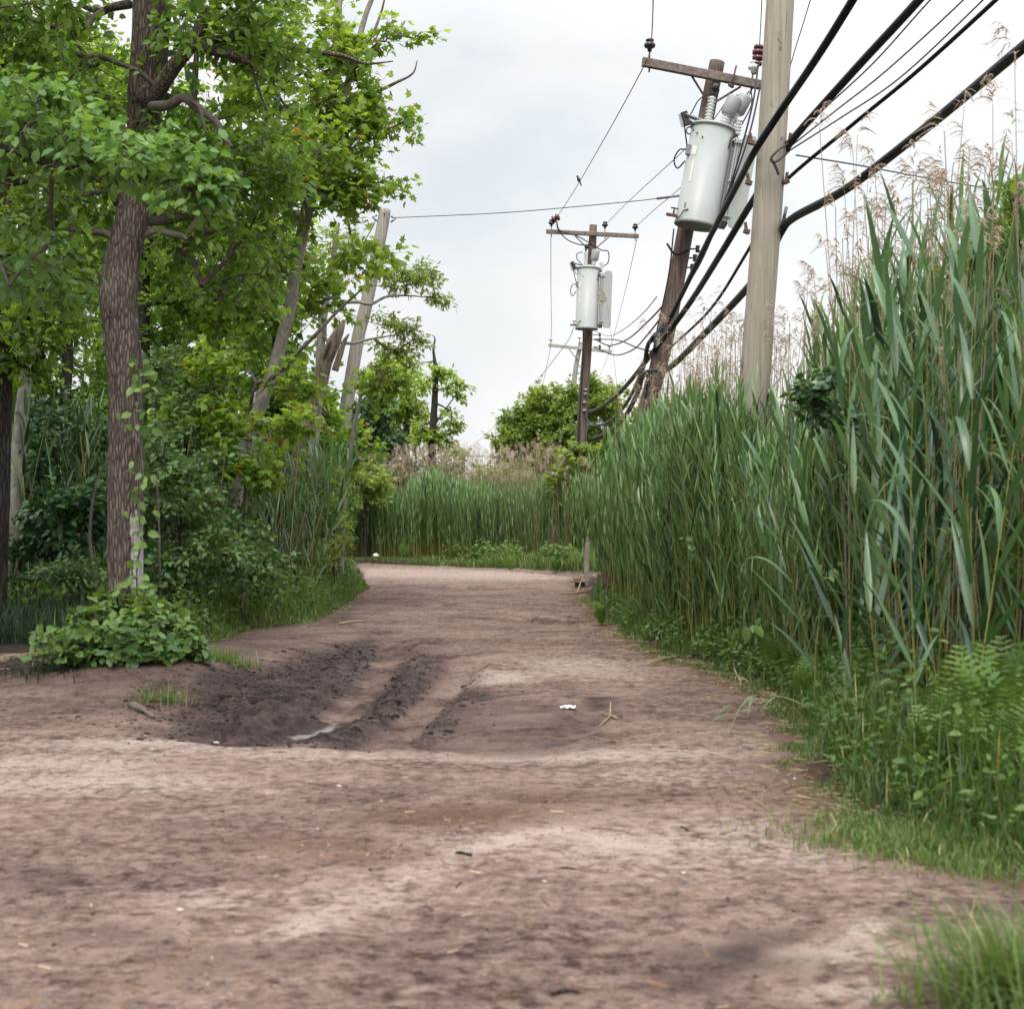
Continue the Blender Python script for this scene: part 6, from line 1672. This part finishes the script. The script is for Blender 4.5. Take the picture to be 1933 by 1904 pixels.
def ferns():
    rng = np.random.default_rng(37)
    ms = []
    for i in range(6):
        o = fern_mesh(rng, 6 + i % 3).build('fern', M['fern']); ms.append(o.data); bpy.data.objects.remove(o)
    spots = {'fern with toothed fronds in the lush patch at the right edge': ('ferns at the right edge', [(1790, 1500, 1.25), (1835, 1480, 1.35), (1880, 1490, 1.4), (1925, 1520, 1.5), (1860, 1540, 1.1), (1905, 1450, 1.4), (1960, 1500, 1.5), (1820, 1530, .9), (1750, 1520, .8)]),
             'fern in the low weeds under the right reeds, halfway along the verge': ('ferns halfway along the right verge', [(1405, 1268, 1.1), (1440, 1272, 1.3), (1475, 1300, 1.3), (1505, 1312, 1.2), (1450, 1250, 1.1), (1530, 1345, 1.1), (1380, 1262, .8), (1560, 1370, .9), (1490, 1280, 1.3)]),
             'pale bright fern where the right verge nears the bend': ('ferns near the bend', [(1185, 1172, 1.3), (1165, 1160, 1.2), (1210, 1195, 1.0), (1235, 1205, .9), (1150, 1148, 1.1)]),
             'fern in the bright band along the far side of the bend': ('ferns across the bend', [(800, 1064, 1.6), (850, 1064, 1.6), (900, 1066, 1.9), (925, 1066, 2.0), (950, 1068, 1.8), (985, 1070, 1.6), (1020, 1074, 1.7), (1060, 1078, 1.6), (870, 1060, 1.7), (940, 1060, 1.9), (1000, 1064, 1.8), (1040, 1070, 1.7), (1085, 1080, 1.5), (880, 1066, 1.5)]),
             'fern in the grass at the corner of the left verge': ('ferns on the left verge', [(505, 1170, 1.3), (530, 1165, 1.1), (480, 1172, 1.0), (560, 1160, .9)])}
    for lab, (grp, lst) in spots.items():
        lst = lst if 'halfway' in lab else lst + [(px + rng.normal(0, 26), py + rng.normal(0, 10), k * rng.uniform(.7, 1.05)) for px, py, k in lst]
        for px, py, k in lst:
            k = k * (.72 if 'far side' in lab else (.8 if 'right edge' in lab else .62))
            g = G(px, py - 6)
            o = bpy.data.objects.new('fern', ms[rng.integers(0, 6)]); COL.objects.link(o)
            o.location = (g[0], g[1], gz(g[0], g[1]) - .01); o.rotation_euler = (rng.normal(0, .1), rng.normal(0, .1), rng.random() * 6.28)
            o.scale = (k,) * 3
            tag(o, lab, 'fern', grp)
ferns()

# ---- grass and weeds
def blades(b, x, y, h, rng, w=.004, bend=.5, mat=0, wind=0.0, z0=None):
    n = len(x)
    s = np.array([0, .35, .7, 1.0])
    a = rng.random(n) * 2 * PI
    hd = np.stack([np.cos(a), np.sin(a), np.zeros(n)], -1); wd = np.stack([-np.sin(a), np.cos(a), np.zeros(n)], -1)
    bd = np.abs(rng.normal(0, bend, n)) + .1
    p = np.stack([x, y, ground_z(x, y) - .01 if z0 is None else z0], -1)
    sp = p[:, None] + hd[:, None] * (h * bd)[:, None, None] * (s ** 1.8)[None, :, None] + np.array([0, 0, 1.0]) * (h[:, None] * (s - .35 * bd[:, None] * s ** 2.4))[..., None]
    ww = (w * (.7 + .6 * rng.random(n)))[:, None] * np.array([.8, 1, .7, .05])
    V = np.stack([sp - wd[:, None] * ww[..., None], sp + wd[:, None] * ww[..., None]], 2).reshape(-1, 3)
    i = np.arange(3); Q = np.stack([2 * i, 2 * i + 1, 2 * i + 3, 2 * i + 2], -1)
    b.add(V, (Q[None] + (np.arange(n) * 8)[:, None, None]).reshape(-1, 4), None, np.repeat(np.clip(rng.normal(.5, .25, n), 0, .955) + (rng.random(n) < .05), 8).clip(0, 1), mat)
def grasses():
    rng = np.random.default_rng(47)
    # right verge
    k = 19000
    t = rng.random(k) ** .8; e = along(EDGE_R, t); ext = rng.gamma(1.3, .26, k) - .22 + .25 * vnoise(t * 60, 0 * t, 3)
    x, y = e[:, 0] + .75 * ext + rng.normal(0, .05, k), e[:, 1] + .66 * ext
    h = np.clip(.04 + .34 * np.clip(ext, 0, .6) / .4 * (.5 + rng.random(k)), .04, .5) * (.7 + .6 * vnoise(x * 3, y * 3, 2) + .3)
    keep = (vnoise(x * 2.3, y * 2.3, 6) > -.22) | (ext > .2)
    b = MB(); blades(b, x[keep], y[keep], h[keep], rng, .0042)
    tag(b.build('verge_grass', M['grass']), 'long green grass along the right verge', kind='stuff')
    # short turf tongue at the right edge
    c = G(1830, 1600); k = 7000
    x = c[0] + rng.normal(0, .30, k); y = c[1] + rng.normal(0, .25, k) + (x - c[0]) * -.35
    ok = sdist(x, y, road_w) > -.9; x, y = x[ok], y[ok]
    b = MB(); blades(b, x, y, .03 + .08 * rng.random(len(x)), rng, .0028, .6)
    tag(b.build('turf', M['grass_near']), 'short yellow-green turf spilling onto the road at the right edge', kind='stuff')
    # left verge
    L_ = poly([(60, 1285)] + [(200, 1262)] + ROAD_L); k = 9000
    t = rng.random(k); e = along(L_, t); ext = rng.gamma(1.2, .34, k) - .28 + .4 * vnoise(t * 40, 0 * t, 4)
    x, y = e[:, 0] - .35 * ext, e[:, 1] + .9 * ext
    ok = ~((np.hypot(x - TREE1[0], y - TREE1[1]) < 1.0)); x, y, ext = x[ok], y[ok], ext[ok]
    px, _ = PX(x, y, 0); ok = (px > 400) | (rng.random(len(x)) < .16); x, y, ext = x[ok], y[ok], ext[ok]
    b = MB(); blades(b, x, y, np.clip(.07 + .6 * np.clip(ext + .1, 0, .8) * (.4 + rng.random(len(x))), .05, .65), rng, .006)
    tag(b.build('verge_grass', M['grass_near']), 'bright grass along the left verge below the maple', kind='stuff')
    # grass left of the thick trunk, its shade put into the blade colour
    k = 2600; d = rng.uniform(15.4, 19, k); px = rng.uniform(-60, 185, k); x = (px - CX) / F * d
    ok = sdist(x, d, road_w) < -.3; x, d = x[ok], d[ok]
    b = MB(); blades(b, x, d, rng.uniform(.2, .6, len(x)), rng, .004, .8)
    tag(b.build('shade_grass', M['grass_shaded']), 'dark shaded grass left of the ivy', kind='stuff')
    # far verge
    k = 6000; x = rng.uniform(-7, 2.6, k); fy = np.interp(x, [-9, -4.4, -1.0, 2.0, 4.5], [44.5, 45.0, 41.0, 35.4, 33.0]); y = fy + rng.gamma(1.4, .6, k) - .15
    b = MB(); blades(b, x, y, ((.12 + .35 * rng.random(k)) * sstep(-3.5, 0, x) + .06) * (.5 + 1.1 * (vnoise(x * 1.9, y * .8, 25) + .5)), rng, .010)
    tag(b.build('verge_grass', M['grass_near']), 'grass along the far side of the bend', kind='stuff')
    # soft tuft close to the lens, bottom right: a thing with blades, and little ones round it
    def tuft(px, py, n, hr, sp, label, grp=None, w=.004, bend=.7, mat='grass_near', lean=0):
        g = G(px, py); x = g[0] + rng.normal(0, sp, n); y = g[1] + rng.normal(0, sp, n)
        b = MB(); blades(b, x, y, rng.uniform(hr[0], hr[1], n), rng, w, bend)
        if lean:
            V = b.v[0]; V[:, 0] += lean * np.clip(V[:, 2], 0, 1) ** 1.3
        tag(b.build('grass_tuft', M[mat], None, np.array([g[0], g[1], gz(*g)])), label, 'grass tuft', grp)
    tuft(1945, 1900, 900, (.10, .42), .12, 'large soft tuft of long grass at the bottom right corner', None, .0032, .9, 'grass_near', -.45)
    for px, py, lab in ((1700, 1880, 'tiny grass sprout left of the large corner tuft'), (1800, 1760, 'sparse young grass just above the large corner tuft'), (1760, 1830, 'little grass patch between the sprout and the corner tuft')):
        tuft(px, py, 50, (.02, .07), .05, lab, None, .003, .6)
    for px, py, lab in ((375, 1252, 'short grass tuft nearest the ivy on the muddy bank'), (405, 1246, 'grass tuft second from the ivy on the muddy bank'), (455, 1258, 'upright grass tuft farthest from the ivy on the muddy bank'), (425, 1272, 'sprawling grass tuft low on the muddy bank'), (315, 1320, 'small weed-like tuft on the dark soil before the ivy'), (265, 1322, 'lone grass sprout on the bare soil before the ivy'), (345, 1258, 'pale grass tuft touching the ivy')):
        tuft(px, py, 130 if 'lone' not in lab else 26, (.06, .24), .09, lab, 'tufts on the muddy bank', .0032, .9)
    tuft(100, 1290, 260, (.05, .16), .22, 'flat green grass patch at the shaded left edge', None, .005, .8, 'grass_shaded')
    # weeds: low broad leaves
    def weeds(x, y, hmax, size, name, label, mat='weed'):
        n = len(x); z = ground_z(x, y) + hmax * rng.random(n)
        d = unit(rng.normal(0, 1, (n, 3)) * np.array([1, 1, .4])); R = frames(d, unit(np.array([0, -.15, 1.0]) + rng.normal(0, .45, (n, 3))))
        b = MB().scatter(LO, np.stack([x, y, z], -1), R, size * (.55 + .8 * rng.random(n)), np.clip(rng.normal(.5, .25, n), 0, .95))
        tag(b.build(name, M[mat]), label, kind='stuff')
    k = 17000; t = rng.random(k) ** .75; e = along(EDGE_R, t); ext = .08 + rng.gamma(1.7, .25, k)
    x, y = e[:, 0] + .78 * ext, e[:, 1] + .62 * ext
    keep = (vnoise(x * 1.8, y * 1.8, 12) > -.2) & ((y > 9.2) | (rng.random(k) < .45)); x, y, ext = x[keep], y[keep], ext[keep]
    weeds(x, y, np.clip(.10 + ext * .75, .1, .65), .062, 'undergrowth', 'leafy weeds along the foot of the right reeds')
    k = 7000; t = rng.random(k); e = along(L_, t); ext = .15 + rng.gamma(1.7, .4, k); x, y = e[:, 0] - .35 * ext, e[:, 1] + .9 * ext
    px, _ = PX(x, y, 0); ok = (px > 330); x, y, ext = x[ok], y[ok], ext[ok]
    weeds(x, y, np.clip(.1 + ext * .5, .1, .6), .075, 'undergrowth', 'leafy weeds along the left verge')
    k = 5000; d = rng.uniform(17.5, 26, k); px = rng.uniform(-100, 640, k); x = (px - CX) / F * d; ok = sdist(x, d, road_w) < -.3
    weeds(x[ok], d[ok], .5, .1, 'undergrowth', 'dim ground plants under the left trees', 'leaf_wood')
    k = 6000; x = rng.uniform(-2.2, 2.4, k); fy = np.interp(x, [-9, -4.4, -1.0, 2.0, 4.5], [44.5, 45.0, 41.0, 35.4, 33.0]); y = fy + .6 + rng.gamma(2, .45, k)
    keep = (vnoise(x * 1.6 + 3, y * .5, 21) > -.1) & (rng.random(k) < sstep(-1.9, .2, x) + .06); x, y = x[keep], y[keep]
    weeds(x, y, .25 + .55 * (vnoise(x * 2.1, y * .7, 22) + .5), .11, 'undergrowth', 'bright low plants along the far side of the bend', 'fern')
    # both sides of the road beside and behind the camera
    k = 9000; sd_ = rng.random(k) < .5
    x = np.where(sd_, -4.1 - rng.gamma(1.6, 1.2, k), 3.5 + rng.gamma(1.5, 1.1, k)); y = rng.uniform(-3, 12.5, k)
    ok = (sdist(x, y, road_w) < -.1) & ~((x > 0) & (y > 8.3)); x, y = x[ok], y[ok]
    b = MB(); blades(b, x, y, .1 + .4 * rng.random(len(x)), rng, .005)
    tag(b.build('verge_grass', M['grass']), 'grass on both verges beside the viewer', kind='stuff')
    n2 = len(x) // 2
    weeds(x[:n2] + .1, y[:n2], .45, .08, 'undergrowth', 'leafy weeds on both verges beside the viewer')
grasses()

# ---- broad-leaved things standing in the right reeds
def right_shrubs():
    tree('shrub', 'dark broad-leaved bush poking out of the reeds right of the pale pole', 'shrub', P(1600, 1200, 10.9)[:2], Ps((1596, 1040, 10.95), (1585, 900, 10.9), (1570, 780, 10.8)), [.010, .009, .008, .006],
         [(1545, 730, 10.7, 42, 24, .2, 10), (1548, 770, 10.7, 34, 26, .2, 10), (1590, 800, 10.8, 40, 40, .25, 8)], LO_W, M['leaf_gloss'], .085, 9, (M['twig'], M['twig']), 401, spray=.12, tw=.004, n=8)
    tree('grapevine', 'pale green vine with brown seed heads climbing behind the reeds at the right edge', 'vine', P(1900, 1100, 12.2)[:2], Ps((1890, 800, 12.2), (1885, 600, 12.2), (1880, 480, 12.2)), [.04, .035, .03, .015],
         [(1880, 470, 12.2, 60, 60, .5, 28), (1925, 420, 12.2, 40, 60, .5, 20), (1850, 540, 12.2, 50, 50, .5, 18), (1930, 520, 12.2, 50, 60, .5, 18), (1925, 355, 12.2, 16, 20, .2, 4)], LO_W, M['leaf_far'], .085, 16, (M['bark_dark'], M['twig']), 402, spray=.16, tw=.004, n=8)
    tree('shrub', 'light green bush in the gap of reeds at the right edge', 'shrub', P(1960, 1300, 9.6)[:2], Ps((1950, 1100, 9.6), (1930, 1000, 9.6)), [.03, .025, .012],
         [(1920, 960, 9.6, 30, 60, .3, 20), (1930, 1060, 9.5, 30, 60, .3, 18), (1935, 860, 9.8, 24, 40, .3, 10)], LO_N, M['leaf_far'], .06, 16, (M['bark_dark'], M['twig']), 403, spray=.14, tw=.004, n=8)
    for i, (px, py, d, lab, sz, mat, n) in enumerate(((1795, 1020, 9.0, 'sprig of pale curled leaves hanging among the near reeds', .10, 'leaf_ivy', 5), (1560, 1080, 10.6, 'small leafy sprig at the left side of the near reeds', .075, 'weed', 8), (1720, 1300, 8.9, 'young round-leaved plant below the near reeds', .10, 'leaf_ivy', 9), (1845, 1300, 8.7, 'round-leaved seedling by the dark gap of the near reeds', .09, 'leaf_ivy', 8), (1790, 1440, 8.2, 'broad green weed in front of the ferns', .11, 'leaf_ivy', 14), (1850, 1545, 7.4, 'five-leaved creeper low in the grass at the right edge', .09, 'leaf_ivy', 8), (1300, 1030, 15.2, 'small vine sprig caught in the reeds below the pale pole', .09, 'weed', 10), (1420, 1180, 12.8, 'dark reedside weed leaning out above the middle ferns', .12, 'weed', 9))):
        rng = np.random.default_rng(440 + i)
        q = P(px, py, d); g = np.array([q[0] + rng.normal(0, .05), d + .1, gz(q[0], d) - .02])
        root = empty('weed_plant', g, lab, 'plant')
        st = spline([g, (g + q) / 2 + rng.normal(0, .03, 3), q], 6)
        MB().tube(st, np.linspace(.005, .002, len(st)), 5).build('stem', M['reed_stem'], root)
        p = q + rng.normal(0, .05, (n, 3)); dd = unit(rng.normal(0, 1, (n, 3)) + np.array([0, -.2, .1])); R = frames(dd, unit(np.array([0, -.6, .8]) + rng.normal(0, .4, (n, 3))))
        MB().scatter(LO_W, p, R, sz * (.7 + .6 * rng.random(n)), np.clip(rng.normal(.6, .2, n), 0, .95)).build('leaves', M[mat], root)
right_shrubs()
# ------------------------------------------------------------------ small things on and beside the road
def on_ground(px, py, dz=0.0):
    g = G(px, py)
    return np.array([g[0], g[1], gz(g[0], g[1]) + dz])
def small_things():
    rng = np.random.default_rng(57)
    # crumpled scrap of white paper
    c = on_ground(1072, 1337, .004)
    n = 9
    X, Y = np.meshgrid(np.linspace(-.065, .065, n), np.linspace(-.05, .05, n), indexing='ij')
    Z = .03 * np.abs(fbm(X * 30, Y * 30, 5, 3)) + .008
    cut = .82 + .3 * vnoise(np.arctan2(Y, X) * 2 + 5, 0 * X, 8)
    V = np.stack([X * cut, Y * cut, Z], -1).reshape(-1, 3) + c
    i, j = np.meshgrid(np.arange(n - 1), np.arange(n - 1), indexing='ij')
    b = MB(); Q = np.stack([i * n + j, (i + 1) * n + j, (i + 1) * n + j + 1, i * n + j + 1], -1).reshape(-1, 4)
    b.add(V, Q, smooth=False); b.add(V - np.array([0, 0, .003]), Q[:, ::-1], smooth=False)
    tag(b.build('paper_scrap', M['paper'], None, c), 'crumpled scrap of white paper on the damp sand', 'litter')
    # forked bit of broken reed beside it
    def reedbit(paths, label, r=.006, mat='straw', name='broken_reed'):
        o = None; b = MB()
        for p in paths:
            q = np.array([on_ground(x, y, r + dz) for x, y, dz in p])
            q = spline(q, 5) if len(q) > 2 else q
            b.tube(q, np.linspace(r * 1.5, r * .7, len(q)), 6)
        b.r = [np.full(len(v), .75) for v in b.v]
        q0 = on_ground(*paths[0][0][:2])
        tag(b.build(name, M[mat], None, q0), label, 'broken reed')
    reedbit([[(1164, 1358, .01), (1150, 1348, .015), (1130, 1338, .02)], [(1152, 1349, .02), (1153, 1340, .08)], [(1152, 1352, .01), (1132, 1360, 0)]], 'forked piece of tan reed beside the white paper', .006)
    reedbit([[(1345, 1258, 0), (1378, 1243, .03), (1384, 1246, .06), (1384, 1262, .03), (1392, 1280, .01), (1402, 1288, .005)], [(1393, 1280, .01), (1412, 1290, 0)], [(1392, 1280, .01), (1400, 1292, 0)]], 'bent tan reed lying against the right verge', .009)
    reedbit([[(1280, 1240, .005), (1240, 1250, .02), (1222, 1255, .005)]], 'pale straw stalk at the edge of the middle right verge', .008)
    reedbit([[(1055, 1122, .0), (1085, 1121, .01), (1102, 1118, .02)], [(1090, 1121, .01), (1098, 1108, .15)]], 'thin tan stalk on the sand by the low bench', .012)
    reedbit([[(640, 1177, .01), (665, 1174, .015), (690, 1172, .0)]], 'pale straw stalk at the corner of the left verge', .012)
    reedbit([[(1655, 1250, .35), (1620, 1228, .45)], ], 'short tan cane sticking up from the ferns', .009)
    # green reed fallen out over the sand
    b = MB()
    base = on_ground(1545, 1365, .03)
    st = spline([base, on_ground(1500, 1350, .10), on_ground(1440, 1348, .14), on_ground(1400, 1358, .10), on_ground(1375, 1388, .02)], 6)
    b.tube(st, np.linspace(.007, .0025, len(st)), 6)
    root = b.build('fallen_reed', M['reed_stem'], None, base)
    tag(root, 'green reed bent down over the sand from the right verge', 'reed')
    lb = MB()
    for f, dx, dy in ((.35, -.22, -.16), (.5, -.25, -.22), (.62, -.10, -.28), (.75, -.22, -.12), (.9, -.2, -.1)):
        p = st[int(f * (len(st) - 1))]; s = np.linspace(0, 1, 6)
        e = np.array([p[0] + dx, p[1] + dy, gz(p[0] + dx, p[1] + dy) + .015])
        sp = p * (1 - s)[:, None] + e * s[:, None] + np.array([0, 0, .06]) * np.sin(PI * s)[:, None]
        V, Q = strip(sp, unit(np.array([dy, -dx, 0])) + 0 * sp, .013 * np.array([.4, 1, 1, .7, .35, .02])); lb.add(V, Q, rnd=.6)
    lb.build('leaves', M['reed'], root)
    # stake and low plank bench by the bend
    d = 30.6
    g = np.array([P(1106, 1000, d)[0], d, 0]); g[2] = gz(g[0], g[1]) - .05
    t = P(1109, 1014, d)
    b = MB(); b.bar(g, t - UP * .10, .10, .09, up=(0, 1, 0)).bar(t - UP * .105, t, .055, .05, up=(0, 1, 0))
    tag(b.build('stake', M['stake'], None, g), 'grey weathered wooden stake at the edge of the right reeds by the bend', 'stake')
    d = 29.6
    a0, a1 = P(1076, 1106, d), P(1102, 1106, d)
    zg = gz(a0[0], d)
    root = empty('plank_bench', ((a0[0] + a1[0]) / 2, d, zg), 'low plank laid on a dark block at the foot of the wooden stake', 'plank')
    zt = zg + .13
    MB().bar((a0[0], d, zt), (a1[0] + .06, d, zt - .004), .24, .04).build('plank', M['board'], root)
    MB().bar(((a0[0] + a1[0]) / 2 - .04, d, zg + .05), (a1[0] + .02, d, zg + .05), .16, .115).build('block', M['block'], root)
    MB().bar((a0[0] + .08, d - .02, zt + .035), (a0[0] + .22, d + .02, zt + .035), .06, .03).build('offcut', M['rust'], root)
    # crumpled plastic by the far verge, wood bits on the near bank
    c = on_ground(708, 1060, .05)
    V = unit(np.random.default_rng(3).normal(0, 1, (40, 3)))
    b = MB(); b.lathe([(0, 0), (.07, .01), (.11, .05), (.08, .10), (.03, .13), (0, .13)], c - UP * .04, (.3, 0, 1), 12)
    b.v[0] = c + (b.v[0] - c) * (1 + .9 * fbm(b.v[0][:, 0] * 22, b.v[0][:, 2] * 22, 5, 2))[:, None]
    tag(b.build('plastic_litter', M['paper'], None, c), 'crumpled pale plastic litter at the far edge of the bend', 'litter')
    for px0, py0, px1, py1, r, lab in ((248, 1330, 290, 1345, .03, 'dark rotten stick half buried in the soil before the ivy'), (1285, 1554, 1300, 1560, .006, 'short dark twig on the sand at the right of the middle'), (860, 1608, 890, 1612, .008, 'brown twig in the bark litter at the middle of the road'), (1060, 1300 + 332, 1085, 1300 + 335, .005, 'thin twig on the pale sand right of the middle'), (1040, 1870, 1095, 1866, .008, 'dark twig near the bottom edge of the road'), (0, 1262, 60, 1274, .012, 'dark stick in the straw at the left edge')):
        a, b_ = on_ground(px0, py0, r * .6), on_ground(px1, py1, r * .6)
        m = (a + b_) / 2 + np.array([0, .01, r * .3])
        c = spline([a, m, b_], 5)
        tag(MB().tube(c, np.linspace(r, r * .6, len(c)) * (1 + .2 * rng.normal(0, 1, len(c))), 7).build('twig', M['twig'] if r > .01 else M['bark_dark'], None, a), lab, 'twig')
    # pebbles
    for i, (px, py, r, lab) in enumerate(((408, 1376, .02, 'small pale stone on the sand below the muddy hollow'), (640, 1486, .012, 'small white stone left of the middle of the road'), (1028, 1660, .010, 'pale stone on the sand, farthest of those near the middle'), (340, 1712, .012, 'pale stone in the left foreground'), (1098, 1672, .008, 'dark clod on pale sand near the middle'), (600, 1560, .008, 'tiny stone in the bark litter'), (1290, 1640, .011, 'pebble at the right of the middle'), (322, 1280, .022, 'stone on the dark bank before the ivy'), (1500, 1470, .010, 'pebble in the litter by the right verge'))):
        c = on_ground(px, py, r * .3)
        b = MB().lathe([(0, -.7 * r), (.6 * r, -.55 * r), (r, 0), (.7 * r, .5 * r), (0, .65 * r)], c, (.2, .1, 1), 10)
        b.v[0] = c + (b.v[0] - c) * (np.array([1.3, .9, .8]) * (1 + .5 * fbm(b.v[0][:, 0] * 60, b.v[0][:, 1] * 60 + b.v[0][:, 2] * 50, i, 2))[:, None])
        tag(b.build('stone', M['block'] if 'clod' in lab else M['pebble'], None, c), lab, 'stone')
small_things()
